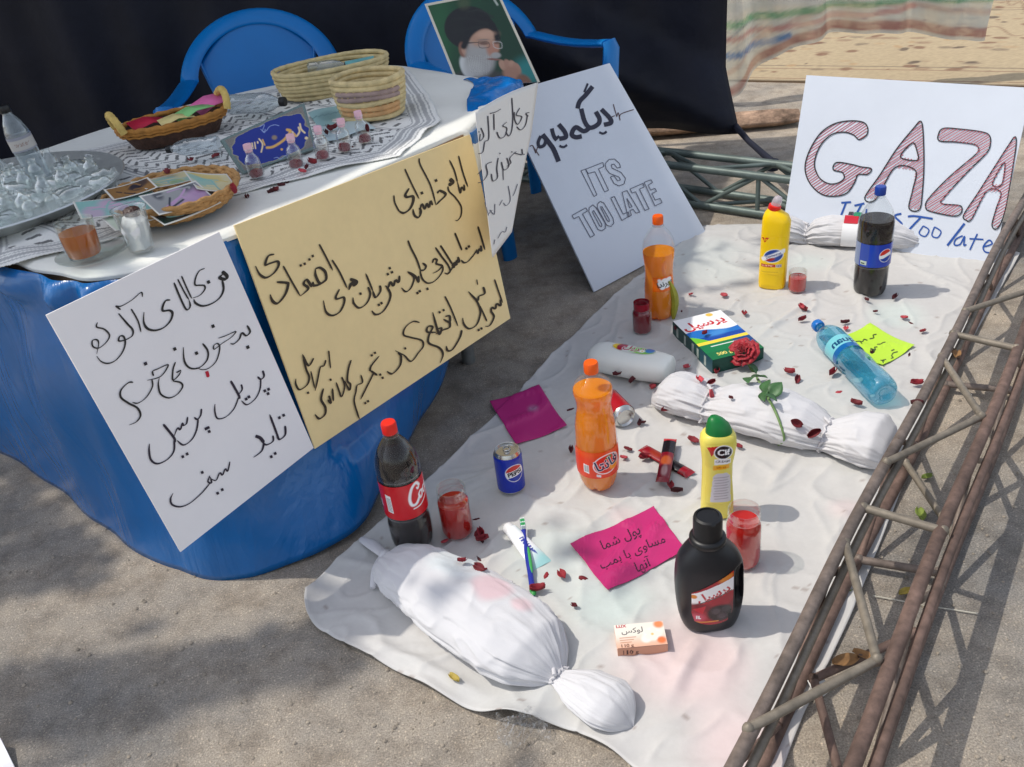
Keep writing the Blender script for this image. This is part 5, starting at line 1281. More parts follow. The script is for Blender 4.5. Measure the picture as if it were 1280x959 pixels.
# the grip on the right is a dent through the side wall
for i, v in enumerate(bm_.v):
    k = smooth(.038, .046, v.x) * (1 - smooth(.054, .058, v.x)) * smooth(.060, .080, v.z) * (1 - smooth(.140, .156, v.z))
    v.y *= (1 - .78 * float(k))
bm_.build('body', BPL, t)
mb = MB(); mb.lathe([(.030, .198), (.0325, .201), (.0325, .209), (.030, .212), (.0265, .213), (.0255, .216), (.0255, .250), (.0245, .2545), (.020, .2565), (.0195, .254), (.001, .2535)], 56, fn=lambda r, z, a: r * (1 + .018 * (z > .214) * (z < .252) * (int(a * 56 / 2 / pi) % 2))); 
for v in mb.v: v.x -= .004
mb.build('cap', CAPK, t)
def pbd(p):
    p.C[:] = S(160, 22, 40)
    X, Y = p.X, p.Y
    p.mix(smooth(.120, .15, Y) * .8, S(190, 50, 30)); p.ell(.024, .140, .014, .006, S(220, 140, 50), .5, .4, .8)
    p.poly([(-.05, .070), (.05, .116), (.05, .146), (-.05, .100)], (.88, .86, .86))
    p.text(ar('پرسیل'), .001, .105, .025, S(190, 14, 40), .03, 0, .43)
    p.stroke([(-.034, .079), (0, .094), (.034, .110)], .0022, S(60, 60, 60), sm=False)
    p.stroke([(-.05, .070), (-.02, .074), (.02, .060), (.05, .088)], .018, S(120, 10, 30)); p.poly([(-.036, .068), (-.012, .078), (-.018, .056)], S(196, 26, 46))
    p.ell(.014, .056, .024, .022, S(22, 14, 20), 0, .2); p.ell(.006, .062, .008, .008, S(70, 60, 66), 0, .4); p.ell(.024, .066, .009, .009, S(60, 52, 58), 0, .4); p.ell(.018, .048, .009, .008, S(66, 54, 62), 0, .4)
    p.ell(-.026, .046, .012, .011, S(210, 90, 110), 0, .6, .8); p.text('1L', -.026, .047, .010, (.9, .9, .9), .03)
    p.ell(-.034, .100, .006, .005, S(214, 130, 50), 0, .2); p.stroke([(-.03, .034), (.01, .036)], .003, S(220, 140, 60), sm=False)
zsec = [q[0] for q in fine]; rxs = [q[3] for q in fine]; rys = [q[4] for q in fine]
def kb(p):
    X, Y = p.X, p.Y
    return (np.abs(X) < .038 - .006 * smooth(.06, .03, Y)) & (Y < .108 + .60 * (X + .04)) & (Y > .026 + .05 * (X / .04) ** 2 * .3) & ~((X > .030) & (Y < .05))
flat_label(t, .080, .022, .160, lambda X, Y: -np.interp(Y, zsec, rys) * (1 - np.clip(np.abs(X / np.interp(Y, zsec, rxs)), 0, .99) ** 2.5) ** .4 - .0008, pbd, xo=-.002, keepf=kb)

# --- carton of washing powder lying flat
zb = .052
TL, TR, BRc, BL = at(846, 403, zb), at(902, 385, zb), at(953, 438, zb), at(886, 449, zb)
c = (TL + TR + BRc + BL) / 4; ux = ((TR - TL) + (BRc - BL)).normalized(); uy = ((TL - BL) + (TR - BRc)); uy = (uy - ux * uy.dot(ux)).normalized()
Wb = ((TR - TL).length + (BRc - BL).length) / 2; Hb = abs((TL - BL).dot(uy) + (TR - BRc).dot(uy)) / 2
t = thing('powder_box', 'washing powder carton with red Persian lettering lying behind the rose', 'box', (c.x, c.y, SHZ), (0, 0, atan2(ux.y, ux.x)))
hb_ = zb - SHZ
mb = MB(); mb.box((0, 0, hb_ / 2), (Wb, Hb, hb_), 0, None, .0015); mb.build('carton', mat('dark_green_card', S(16, 72, 60), .5), t)
p = Paint.rect(-Wb / 2, Wb / 2, -Hb / 2, Hb / 2, int(Wb / .0012), int(Hb / .0012), (.86, .86, .86))
u_, v_ = p.X / Wb, p.Y / Hb
dg_ = v_ - .25 * u_
p.mix(v_ < .12 - .05 * np.sin(u_ * 5), S(30, 110, 190)); p.mix((v_ < .12 - .05 * np.sin(u_ * 5)) & (v_ < -.02), S(16, 70, 160))
p.mix((v_ < .05 - .9 * (u_ + .5) ** 1.3), S(110, 190, 50)); p.mix(v_ < -.16, S(18, 120, 70)); p.mix((v_ < -.16) & (u_ > .15), S(18, 70, 130)); p.mix((v_ > -.17) & (v_ < -.11), S(240, 214, 70)); p.mix(v_ < -.34, S(20, 110, 66))
p.ell(.05 * Wb, .03 * Hb, .2 * Wb, .06 * Hb, S(90, 160, 220), .2, .6, .5)
p.text(ar('پرسیل'), -.03 * Wb, .29 * Hb, .052, S(200, 20, 40), .03, 0, .03); p.ell(.22 * Wb, .45 * Hb, .07 * Wb, .04 * Hb, S(230, 190, 80), 0, .2)
p.text('500 g', -.2 * Wb, -.41 * Hb, .02, S(240, 220, 120), .02); p.stroke([(-.3 * Wb, -.23 * Hb), (.3 * Wb, -.23 * Hb)], .004, (.8, .85, .8), sm=False)
p.build('front_print', lambda X, Y: np.stack([X, Y, 0 * X + hb_ + .0006], -1), PRINT, t)
p = Paint.rect(-Hb / 2, Hb / 2, 0, hb_, int(Hb / .0015), int(hb_ / .0015), S(14, 66, 62))
p.mix(smooth(.2, .22, p.X / Hb + .5 - .1) * 0 + ((p.X / Hb) > .2) * .4, S(30, 80, 110))
for k, x_ in enumerate((-.40, -.2, 0, .12, .3)): p.poly([(x_ * Hb, .006), ((x_ + .05) * Hb, .006), ((x_ + .05) * Hb, .036), (x_ * Hb, .036)], S(190, 200, 190), .7)
p.build('side_print', lambda X, Y: np.stack([0 * X - Wb / 2 - .0006, -X, Y], -1), PRINT, t)

# --- white bottle lying
a = at(742, 447, .035); b_ = at(838, 466, .035)
dv = (b_ - a); L0 = dv.length
t = thing('detergent_bottle', 'white plastic bottle lying on its side by the dark red jar', 'bottle', (a.x, a.y, SHZ), (0, 0, atan2(dv.y, dv.x)))
WPL = mat('white_plastic', S(234, 234, 226), .45, nz=(5, .04))
Ml = Matrix.Rotation(pi / 2, 4, 'Y')
MM = Matrix(((0, 0, 1, 0), (0, 1, 0, 0), (-1, 0, 0, .036), (0, 0, 0, 1)))
mb = MB(); mb.loft([(-.012, 0, 0, .006, .006), (-.010, .0, 0, .016, .018), (-.004, .0, 0, .024, .034), (.006, 0, 0, .030, .046), (.03, 0, 0, .034, .054), (L0 * .35, 0, 0, .035, .056), (L0 * .65, 0, 0, .035, .055), (L0 - .03, 0, 0, .034, .050), (L0 - .006, 0, 0, .031, .045), (L0, 0, 0, .026, .038)], 48, 0, MM, 2.6); mb.build('body', WPL, t)
def pwl(X, Y):
    return np.stack([X, Y, .036 + .0352 * (1 - np.clip(np.abs(Y / .056), 0, .99) ** 2.6) ** (1 / 2.6) + .0008], -1)
p = Paint.rect(L0 * .22, L0 * .80, -.016, .048, 130, 60, S(212, 212, 204))
cx, cy = L0 * .51, .018
p.ell(cx, cy, L0 * .28, .028, S(226, 226, 220), 0, .02); p.ell(cx - L0 * .2, cy, L0 * .07, .022, S(240, 200, 40), 0, .2); p.ell(cx - L0 * .15, cy, L0 * .06, .024, S(170, 20, 50), 0, .2); p.ell(cx + L0 * .1, cy - .006, L0 * .16, .018, S(130, 200, 60), 0, .3); p.ell(cx + L0 * .2, cy + .004, L0 * .06, .016, S(50, 130, 200), 0, .3)
p.text(ar('گلی') if False else ar('پریل'), cx, cy + .002, .036, (.95, .95, .95), .06); p.text(ar('پریل'), cx, cy + .002, .036, S(170, 20, 60), .02); p.ell(cx + L0 * .12, cy - .008, .008, .008, (.95, .95, .9), 0, .3); p.ell(cx + L0 * .12, cy - .008, .003, .003, S(240, 200, 40), 0, .3)
kp = ((p.X - cx) / (L0 * .28)) ** 2 + ((p.Y - cy) / .028) ** 2 < 1
p.build('label', pwl, PRINTG, t, kp)

# --- water bottle lying
WATER = clear_mat('blue_water_plastic', (.55, .85, .93), .20, S(60, 170, 205), .9, .03)
a = at(1020, 413, .03); b_ = at(1106, 497, .04); dv = b_ - a; dv.z = 0; L0 = dv.length
t = thing('water_bottle', 'pale blue bottle of water lying beside the lime green note', 'bottle', (a.x, a.y, SHZ), (0, 0, atan2(dv.y, dv.x)))
MM = Matrix(((0, 0, 1, 0), (0, 1, 0, 0), (-1, 0, 0, .042), (0, 0, 0, 1)))
WP = [(.0120, .018), (.0125, .034), (.020, .048), (.031, .066), (.038, .088), (.0395, .11), (.0395, L0 * .5), (.0372, L0 * .53), (.0372, L0 * .56), (.0395, L0 * .6), (.0395, L0 - .05), (.0385, L0 - .02), (.033, L0 - .004), (.022, L0), (.010, L0 - .006)]
def ribs(r, z, a): return r * (1 + .022 * sin(z * 260) * (z > L0 * .58) * (z < L0 - .03) + .012 * sin(5 * a + z * 60) * (z > L0 * .6))
mb = MB(); mb.lathe([tuple(q) for q in cr(WP, 6)], 56, 0, MM, ribs); mb.build('bottle_wall', WATER, t)
mb = MB(); mb.lathe([(.0150, 0), (.0165, .002), (.0165, .018), (.0150, .021)], 48, 0, MM, lambda r, z, a: r * (1 + .03 * (int(a * 48 / 2 / pi) % 2))); mb.build('cap', mat('blue_cap_light', S(30, 110, 190), .35), t)
def pwt(X, Y):   # X around, Y along
    an = X / .0395
    return np.stack([Y, .0402 * np.sin(an), .042 + .0402 * np.cos(an)], -1)
p = Paint.rect(-.075, .075, L0 * .36, L0 * .53, 120, 60, S(120, 196, 206))
p.mix((p.Y > L0 * .48), S(20, 96, 160)); p.text('DAMAVAND'[:6] if False else 'aquan', .0, L0 * .43, .036, S(20, 70, 110), .03, 0, pi, 1.0)
kp = np.ones(p.X.shape, bool)
p.build('label', pwt, PRINTG, t)

# --- bundles
SHR = mat('shroud_cloth', (1, 1, 1), .85, attr=True, bump=(500, .3, .0015), sheen=.2)
def bundle(label, a, b_, prof, ties, wscale=1.0, flat=.72, seed=1, stains=(), curve=0.0, pleat=1.0):
    """a, b_: ground points of the two ends; prof (t, half width); ties: t of the knots"""
    rng = np.random.RandomState(seed)
    a = Vector(a); b_ = Vector(b_); d = b_ - a; Lb = d.length
    t = thing('shroud_bundle', label, 'bundle', (a.x, a.y, SHZ - .002), (0, 0, atan2(d.y, d.x)))
    nu, nv = 200, 120
    tt = np.linspace(0, 1, nu); R_ = np.interp(tt, [q[0] for q in prof], [q[1] for q in prof])
    # smooth the profile a little
    for _ in range(4): R_[1:-1] = (R_[:-2] + 2 * R_[1:-1] + R_[2:]) / 4
    th = np.linspace(0, 2 * pi, nv, endpoint=False)
    T, A = np.meshgrid(tt, th, indexing='ij'); R2 = R_[:, None] * np.ones_like(A)
    near = np.zeros_like(T)
    for k in ties: near = np.maximum(near, np.exp(-np.abs(T - k) / .085))
    ph = rng.uniform(0, 6, 6)
    sh = lambda q: 1 - 2 * np.abs(np.sin(q)) ** .7
    pl = sh(A * 6.5 + ph[0] + 4 * T) + .7 * sh(A * 10 + ph[1] - 6 * T) + .5 * np.sin(A * 33 + ph[2])
    R2 = R2 * (1 + pleat * near * .085 * pl)
    big = np.array([[mnoise.noise(Vector((x * Lb * 9 + seed, cos(q) * .9, sin(q) * .9))) for q in th] for x in tt])
    mid = np.array([[mnoise.noise(Vector((x * Lb * 14, cos(q) * 2.3 + seed, sin(q) * 2.3 + x * 3))) for q in th] for x in tt])
    lon = np.array([[mnoise.noise(Vector((x * Lb * 4.5 + seed, cos(q) * 2.0, sin(q) * 2.0 + 7))) for q in th] for x in tt])
    R2 = R2 * (1 + .07 * big + .05 * (1 - 2 * np.abs(mid)) ** 3 - .045 * np.clip(1 - np.abs(lon) * 5, 0, 1))
    Yv = R2 * np.cos(A) + curve * np.sin(T * pi)
    Zc = R_[:, None] * flat
    Zv = Zc + R2 * np.sin(A) * flat
    Zv = np.where(Zv < .003, .003 + (Zv - .003) * .08, Zv)
    Zv = np.maximum(Zv, .0)
    Xv = T * Lb + .006 * big
    P = np.stack([Xv, Yv, Zv], -1); C = np.empty(P.shape); C[:] = S(204, 203, 205)
    for (tx, ty, r_, c_, al) in stains:
        dd = np.hypot(Xv - tx * Lb, Yv - ty) / r_ + .5 * mid; m_ = (al * (1 - smooth(.4, 1.1, dd)) * (np.sin(A) > 0))[..., None]
        C = C * (1 - m_) + np.array(c_) * m_
    idx = np.arange(nu * nv).reshape(nu, nv)
    Q = np.stack([idx[:-1], np.roll(idx, -1, 1)[:-1], np.roll(idx, -1, 1)[1:], idx[1:]], -1).reshape(-1, 4)
    V = P.reshape(-1, 3); Cc = C.reshape(-1, 3)
    o = raw('wrapped_cloth', V, Q, SHR, t, Cc)
    mb = MB()
    for k in ties:
        i = int(k * (nu - 1)); ring = [(P[i, j, 0] + .003 * sin(j), P[i, j, 1] * 1.06, max(.004, (P[i, j, 2] - Zc[i, 0]) * 1.06 + Zc[i, 0])) for j in range(0, nv, 4)]
        mb.tube(ring, .003, 8, closed=True)
        c_ = max(ring, key=lambda q: q[2]); mb.tube([(c_[0], c_[1], c_[2]), (c_[0] - .012, c_[1] + .012, c_[2] + .006), (c_[0] + .006, c_[1] - .004, c_[2] + .006)], .004, 8)
    mb.build('tie', mat('tie_cloth', S(200, 198, 200), .9), t)
    return t
a, b_ = at(478, 703, 0), at(790, 912, 0)
B1 = bundle('white shroud bundle with pink stains, nearest the viewer at the sheet edge', a, b_, [(0, .014), (.03, .026), (.06, .052), (.14, .074), (.3, .087), (.45, .092), (.6, .092), (.68, .082), (.735, .050), (.765, .018), (.795, .030), (.85, .046), (.92, .052), (.96, .044), (.985, .026), (1, .003)], [.765], 1, .50, 3,
            [(.47, .035, .045, S(214, 160, 168), .5), (.585, .035, .025, S(214, 160, 166), .45), (.3, .05, .07, S(200, 214, 216), .5)], -.006)  # two pink stains, then one pale bluish patch
# knotted strips at the head of the front bundle
mb = MB(); h0 = Vector((0, 0, .02))
lb = B1
def loc_of(o, wpt): return o.matrix_basis.inverted() @ Vector(wpt)
k0 = loc_of(B1, at(482, 694, .035)); k1 = loc_of(B1, at(452, 674, .012)); k2 = loc_of(B1, at(520, 698, .03)); k3 = loc_of(B1, at(575, 712, .02))
mb.tube([tuple(k1), tuple((k1 + k0) / 2 + Vector((0, 0, .006))), tuple(k0)], [.009, .014, .011], 12, flat=.55)
mb.tube(cr([tuple(k0), tuple(k2), tuple(k3), tuple(loc_of(B1, at(640, 728, .015)))], 5), [.013 - .0006 * i for i in range(16)], 12, flat=.5)
mb.tube(cr([tuple(k0), tuple(loc_of(B1, at(470, 712, .03))), tuple(loc_of(B1, at(466, 735, .02)))], 4), [.013, .012, .012, .011, .010, .009, .008, .007, .006], 10, flat=.6)
mb.lathe([(.002, -.012), (.012, -.008), (.0155, 0), (.012, .008), (.002, .012)], 20, 0, Matrix.Translation(k0))
mb.build('knotted_strip', mat('strip_cloth', S(202, 201, 204), .85, bump=(60, .5, .003)), B1)
a, b_ = at(818, 504, 0), at(1118, 584, 0)
B2 = bundle('white shroud bundle with red petals lying under the rose stem', a, b_, [(0, .010), (.02, .040), (.07, .068), (.14, .074), (.22, .068), (.255, .060), (.285, .057), (.33, .070), (.42, .083), (.55, .084), (.66, .074), (.72, .058), (.745, .050), (.775, .058), (.85, .078), (.93, .082), (.98, .060), (1, .01)], [.265, .745], 1, .66, 11, (), 0.0, .8)
a, b_ = at(962, 302, 0), at(1187, 316, 0)
B3 = bundle('small white shroud bundle with frayed end lying against the GAZA board', a, b_, [(0, .010), (.03, .050), (.10, .060), (.18, .048), (.215, .032), (.25, .050), (.34, .062), (.5, .066), (.68, .062), (.76, .052), (.83, .036), (.88, .020), (.91, .026), (.96, .034), (1, .012)], [.215, .88], 1, .78, 21, (), 0.0, 1.5)
# flag band round the far bundle
o = thing('flag_band', 'small flag band of black, white, red and green wrapped on the far bundle', 'flag', at(1063, 318, .0))
c = B3; i0 = .445
def bandpt(tq, an, off=.003):
    Lb = (Vector(b_) - Vector(a)).length; r = .066 + off
    return c.matrix_basis @ Vector((tq * Lb, r * cos(an), max(.004, .066 * .78 + r * sin(an) * .84)))
for (t0, t1, a0, a1, col) in ((.425, .50, -2.9, -.20 - 1.2, S(232, 232, 232)), (.427, .498, -1.4 - 0, .2, S(226, 226, 226))): pass
def strip(nm, t0, t1, a0, a1, col, off):
    p = Paint.rect(t0, t1, a0, a1, 14, 30, col)
    def f(X, Y):
        out = np.zeros(X.shape + (3,))
        for i in range(X.shape[0]):
            for j in range(X.shape[1]): out[i, j] = bandpt(X[i, j], Y[i, j], off) - Vector(o.location)
        return out
    p.build(nm, f, PRINT, o)
strip('white_stripe', .42, .505, 2.25, 3.7, S(235, 235, 235), .006)
strip('red_stripe', .424, .50, 1.75, 2.3, S(190, 20, 44), .0075)
strip('black_stripe', .44, .462, 1.0, 1.75, S(34, 30, 32), .0085)
strip('green_stripe', .47, .51, 1.2, 1.8, S(16, 130, 86), .0080)

# --- notes
def note(label, q, colr, paint, crop, sc, z=.012, curl=.004, nx=90, ny=90):
    PXg, CX, CY = quadgrid(q, nx, ny, crop, sc)
    p = Paint(CX, CY, colr); paint(p)
    cpt = at(*np.array(q).mean(0), z); t = thing('paper_note', label, 'note', cpt)
    U_, V_ = np.meshgrid(np.linspace(0, 1, nx), np.linspace(0, 1, ny))
    def f(A, B):
        P = pxplane(PXg, (0, 0, z), (0, 0, 1.0)); P[..., 2] = np.array([[max(shz(q[0] + dx, q[1] + dy) for dx, dy in ((0, 0), (.006, 0), (-.006, 0), (0, .006), (0, -.006))) for q in r] for r in P]) + .003 + curl * ((2 * U_ - 1) ** 2 * (2 * V_ - 1) ** 2 * 1.6 + .4 * np.sin(U_ * 3 + V_ * 2))
        return P - np.array(cpt)
    p.build('sheet', f, PRINT, t, None, .0006); return t
MAG = S(182, 38, 106)
def pn2(p):
    D_ = S(40, 14, 40)
    p.mix(.12 * smooth(0, 959, p.X), S(215, 60, 130))
    p.text(ar('پول شما'), 285, 355, 128, D_, .012, 0, -.40, .98, True)
    p.text(ar('مساوی با بمب'), 405, 495, 122, D_, .012, 0, -.40, .98, True)
    p.text(ar('آنها'), 505, 630, 128, D_, .012, 0, -.40, .98, True)
note('magenta paper note with three lines of Persian between toothbrush and black bottle', [(817, 635), (858, 690), (760, 741), (713, 683)], MAG, pn2, (740, 630), 8, .012, .003, 150, 150)
def pn1(p):
    p.ell(318, 342, 32, 24, S(168, 130, 160), 0, .5, .5); p.stroke([(300, 335), (318, 350), (336, 338)], 8, S(190, 150, 180), .6)
note('plain magenta paper note with a small grey mark near the asphalt edge', [(674, 483), (709, 534), (645, 556), (612, 502)], S(184, 40, 118), pn1, (600, 440), 4.796, .012, .003, 60, 60)
def pg(p):
    K = S(30, 50, 24)
    for pts in ([(480, 310), (440, 320), (450, 350), (400, 362)], [(360, 380), (320, 370), (300, 400), (270, 400), (290, 430)], [(260, 395), (215, 405), (210, 425)], [(600, 410), (570, 420), (545, 435), (500, 440)], [(490, 475), (460, 480), (470, 510), (410, 495)], [(420, 500), (460, 525)], [(765, 525), (710, 540), (690, 575)], [(690, 580), (710, 600), (685, 610)], [(610, 630), (570, 640), (590, 655), (545, 640)], [(570, 650), (575, 685)], [(720, 500), (690, 510)]): p.stroke(pts, 15, K)
note('lime green note with scribbled Persian words under the water bottle', [(1087, 408), (1143, 433), (1103, 458), (1046, 424)], S(184, 222, 60), pg, (1050, 390), 10.66, .012, .003, 110, 90)

# --- chocolate bars
def bar_(label, a, b_, z, paint):
    A, B = at(*a, z), at(*b_, z); d = B - A; Lb = d.length
    t = thing('chocolate_bar', label, 'chocolate bar', (A.x, A.y, z - .006), (0, 0, atan2(d.y, d.x)), 'wrapped chocolate bars in a cross')
    p = Paint.rect(0, Lb, -1, 1, 90, 40, (.5, .5, .5)); paint(p, Lb)
    w_ = .0155
    def f(X, Y):
        end = smooth(0, .012, X) * (1 - smooth(Lb - .012, Lb, X)); an = Y * pi * .5
        return np.stack([X, w_ * np.sin(an) * (1 + .06 * np.sin(X * 900) * (1 - end)), .006 + (.006 * end + .001) * np.cos(an)], -1)
    p.build('wrapper', f, PRINTG, t)
    mb = MB(); mb.box((Lb / 2, 0, .003), (Lb * .86, w_ * 1.7, .006), 0, None, .002); mb.build('wrapper_base', mat('choc_base', S(90, 16, 24), .4), t)
def b1(p, L0):
    p.C[:] = S(140, 16, 30); p.mix((p.X > L0 * .52) & (p.X < L0 * .82), S(30, 24, 26)); p.ell(L0 * .3, 0, L0 * .12, .5, S(150, 50, 34), 0, .3); p.stroke([(L0 * .6, 0), (L0 * .75, 0)], .004, (.8, .8, .8), sm=False); p.mix((p.X < L0 * .05) | (p.X > L0 * .95), S(150, 30, 40)); p.text('mini', L0 * .67, 0, .018, (.8, .8, .8), .02, 0, 0, .7)
def b2(p, L0):
    p.C[:] = S(120, 14, 30); p.mix((p.X > L0 * .08) & (p.X < L0 * .36), S(28, 22, 26)); p.ell(L0 * .55, 0, L0 * .10, .6, S(170, 80, 40), 0, .3); p.mix((p.X < L0 * .08), S(186, 26, 36)); p.ell(L0 * .78, 0, L0 * .12, .3, S(190, 160, 160), 0, .4, .7)
bar_('red and black chocolate bar lying underneath, crossed by another bar', (803, 560), (864, 594), .016, b1)
bar_('dark red chocolate bar lying on top across the other bar', (838, 549), (828, 603), .028, b2)

# --- toothpaste and toothbrush
A, B = at(641, 668, .016), at(678, 706, .014); d = B - A; Lb = d.length
t = thing('toothpaste_tube', 'white and teal toothpaste tube lying under the toothbrush', 'toothpaste', (A.x, A.y, SHZ), (0, 0, atan2(d.y, d.x)))
p = Paint.rect(0, Lb, -pi, pi, 80, 60, (.86, .87, .88)); p.mix(smooth(.55, .95, p.X / Lb + .08 * np.sin(p.Y * 2)) * .8, S(120, 190, 190)); p.stroke([(Lb * .35, 1.3), (Lb * .5, 1.7), (Lb * .7, 1.2)], .3 if False else .012, S(40, 60, 150)); p.mix((np.abs(p.Y - 1.5) < .3) & (p.X > Lb * .3) & (p.X < Lb * .62) & (np.sin(p.X * 900) > -.2), S(50, 60, 150))
def ft(X, Y):
    k = X / Lb; rx = .015 + .010 * k; rz = .014 * (1 - k) + .0015
    return np.stack([X, rx * np.cos(Y), rz + .001 + rz * np.sin(Y)], -1)
p.build('tube', ft, PRINTG, t)
mb = MB(); mb.lathe([(.0118, 0), (.0135, .002), (.0130, .022), (.010, .0245), (.0005, .025)], 28, 0, Matrix.Translation((0.002, 0, .0145)) @ Matrix.Rotation(-pi / 2, 4, 'Y')); mb.build('cap', mat('white_cap', S(226, 226, 226), .4), t)
A, B = at(653, 652, .032), at(667, 745, .014); d = B - A; Lb = d.length
t = thing('toothbrush', 'blue and green toothbrush lying across the toothpaste tube', 'toothbrush', A, (0, 0, atan2(d.y, d.x)))
dz = (B.z - A.z)
def q_(s_, dy=0, dz_=0): return (s_ * Lb, dy, dz * s_ + dz_)
mb = MB(); mb.tube([q_(s_) for s_ in np.linspace(0, 1, 24)], [.0055, .0058, .0058, .0055, .0042, .0036, .0036, .004, .0048, .0056, .006, .0062, .0062, .0062, .006, .0058, .0058, .0058, .006, .006, .006, .0058, .005, .003], 12, flat=.7); mb.build('handle', mat('blue_plastic', S(32, 48, 150), .3), t)
mb = MB(); mb.tube([q_(s_, .0035, .0022) for s_ in np.linspace(.38, .72, 10)], [.002, .0034, .004, .004, .004, .004, .004, .0036, .003, .002], 10, flat=.7); mb.tube([q_(s_, 0, .001) for s_ in (.9, .94, .98, 1.0)], [.006, .0066, .006, .003], 10, flat=.8); mb.build('grip', mat('green_rubber', S(60, 160, 80), .5), t)
mb = MB()
for i in range(7):
    for j in range(3):
        x, y, z = q_(.015 + i * .018, (j - 1) * .0034, .003); mb.tube([(x, y, z), (x, y, z + .010)], .0017, 6, 0 if i % 3 else 1)
mb.build('bristles', [mat('green_bristle', S(70, 180, 110), .5), mat('white_bristle', S(225, 235, 230), .5)], t)

# --- soap box
A, B = at(771, 800, .01), at(832, 798, .01); zt_ = .032
TLs, TRs, BRs, BLs = at(768, 782, zt_), at(829, 776, zt_), at(833, 806, zt_), at(772, 811, zt_)
c = (TLs + TRs + BRs + BLs) / 4; ux = ((TRs - TLs) + (BRs - BLs)).normalized(); uy = Vector((-ux.y, ux.x, 0)); Ws = (TRs - TLs).length; Hs = abs((TLs - BLs).dot(uy))
t = thing('soap_box', 'white and peach soap carton in front of the black detergent bottle', 'soap', (c.x, c.y, SHZ), (0, 0, atan2(ux.y, ux.x)))
hs = zt_ - SHZ
mb = MB(); mb.box((0, 0, hs / 2), (Ws, Hs, hs), 0, None, .0012); mb.build('carton', mat('peach_card', S(226, 190, 168), .5), t)
p = Paint.rect(-Ws / 2, Ws / 2, -Hs / 2, Hs / 2, 110, 70, S(232, 226, 214))
p.mix(smooth(.15, -.5, p.Y / Hs) * .8, S(226, 164, 130)); p.ell(.24 * Ws, -.02 * Hs, .17 * Ws, .26 * Hs, S(240, 236, 228), .3, .4); p.ell(.1 * Ws, -.2 * Hs, .1 * Ws, .16 * Hs, S(238, 232, 222), .8, .4); p.ell(.4 * Ws, .38 * Hs, .1 * Ws, .16 * Hs, S(230, 140, 90), 0, .4); p.ell(.40 * Ws, -.3 * Hs, .09 * Ws, .14 * Hs, S(232, 120, 70), 0, .4)
for k in range(5): p.ell((.24 + .1 * cos(k * 1.25)) * Ws, (-.02 + .16 * sin(k * 1.25)) * Hs, .07 * Ws, .1 * Hs, S(236, 226, 214), k * 1.25, .2, .9); 
p.ell(.24 * Ws, -.02 * Hs, .03 * Ws, .05 * Hs, S(226, 190, 120), 0, .4)
p.text(ar('لوکس'), -.15 * Ws, .2 * Hs, .017, S(50, 40, 50), .01); p.text('LUX', -.36 * Ws, .42 * Hs, .010, S(180, 40, 60), .03)
for k in range(3): p.stroke([(-.42 * Ws, (-.08 - k * .1) * Hs), ((-.1 - .05 * k) * Ws, (-.08 - k * .1) * Hs)], .0016, S(180, 120, 90), sm=False)
p.text('110 g', -.3 * Ws, -.42 * Hs, .011, S(90, 50, 40), .02)
p.build('top_print', lambda X, Y: np.stack([X, Y, 0 * X + hs + .0006], -1), PRINT, t)
p = Paint.rect(-Ws / 2, Ws / 2, 0, hs, 60, 16, S(206, 150, 122)); p.text('110 g', -.25 * Ws, hs * .5, .014, S(70, 40, 36), .02); p.build('side_print', lambda X, Y: np.stack([X, 0 * X - Hs / 2 - .0006, Y], -1), PRINT, t)

# --- crumpled clear wrapper
t = thing('plastic_wrapper', 'crumpled clear plastic scrap on the asphalt at the sheet edge', 'wrapper', at(655, 914, .0))
U_, V_ = np.meshgrid(np.linspace(-1, 1, 24), np.linspace(-1, 1, 18)); Rn = np.random.RandomState(4)
Zr = .006 + .03 * np.clip(1 - U_ ** 2, 0, 1) * np.clip(1 - V_ ** 2, 0, 1) + .010 * Rn.rand(*U_.shape)
idx = np.arange(U_.size).reshape(U_.shape); Q = np.stack([idx[:-1, :-1], idx[:-1, 1:], idx[1:, 1:], idx[1:, :-1]], -1).reshape(-1, 4)
raw('film', np.stack([U_ * .046, V_ * .03 + .008 * np.sin(U_ * 4), Zr], -1).reshape(-1, 3), Q, clear_mat('clear_film', (.96, .96, .96), .05, (.7, .7, .7), 1, .05), t, smoothf=False)

# ================================================================ THINGS ON THE TABLE
TB = TZ + .016
def tat(px, py, z=TB): return at(px, py, z)
# --- tray of small glass bottles
tc0 = Vector((-1.115, 1.965, TZ + .014))
tray = thing('tray', 'round silver tray heaped with small clear glass bottles at the left table end', 'tray', tc0)
SIL = mat('silver_foil', S(222, 226, 224), .3, .7, bump=(45, .8, .006))
mb = MB(); mb.lathe([(.001, .004), (.22, .004), (.25, .008), (.285, .030), (.302, .036), (.304, .033), (.286, .026), (.25, .002), (.22, 0), (.001, 0)], 72, fn=lambda r, z, a: r * (1 + .006 * sin(a * 36) * (r > .2)), cap0=False, cap1=False); mb.build('dish', SIL, tray)
mbp = [(.008, 0), (.0155, .002), (.017, .008), (.017, .032), (.014, .040), (.0085, .046), (.0085, .054), (.011, .056), (.0105, .058), (.0082, .0575)]
gproto = None
Rg = np.random.RandomState(12)
GL2 = clear_mat('bottle_glass', (.94, .965, .955), .02, (.74, .78, .77), 1.0, .02, (.08, .75))
spots_ = []
for k in range(900):
    r = .245 * sqrt(Rg.rand()); a = Rg.rand() * 2 * pi
    x, y = r * cos(a), r * sin(a)
    if all((x - q[0]) ** 2 + (y - q[1]) ** 2 > .036 ** 2 for q in spots_): spots_.append((x, y))
    if len(spots_) >= 80: break
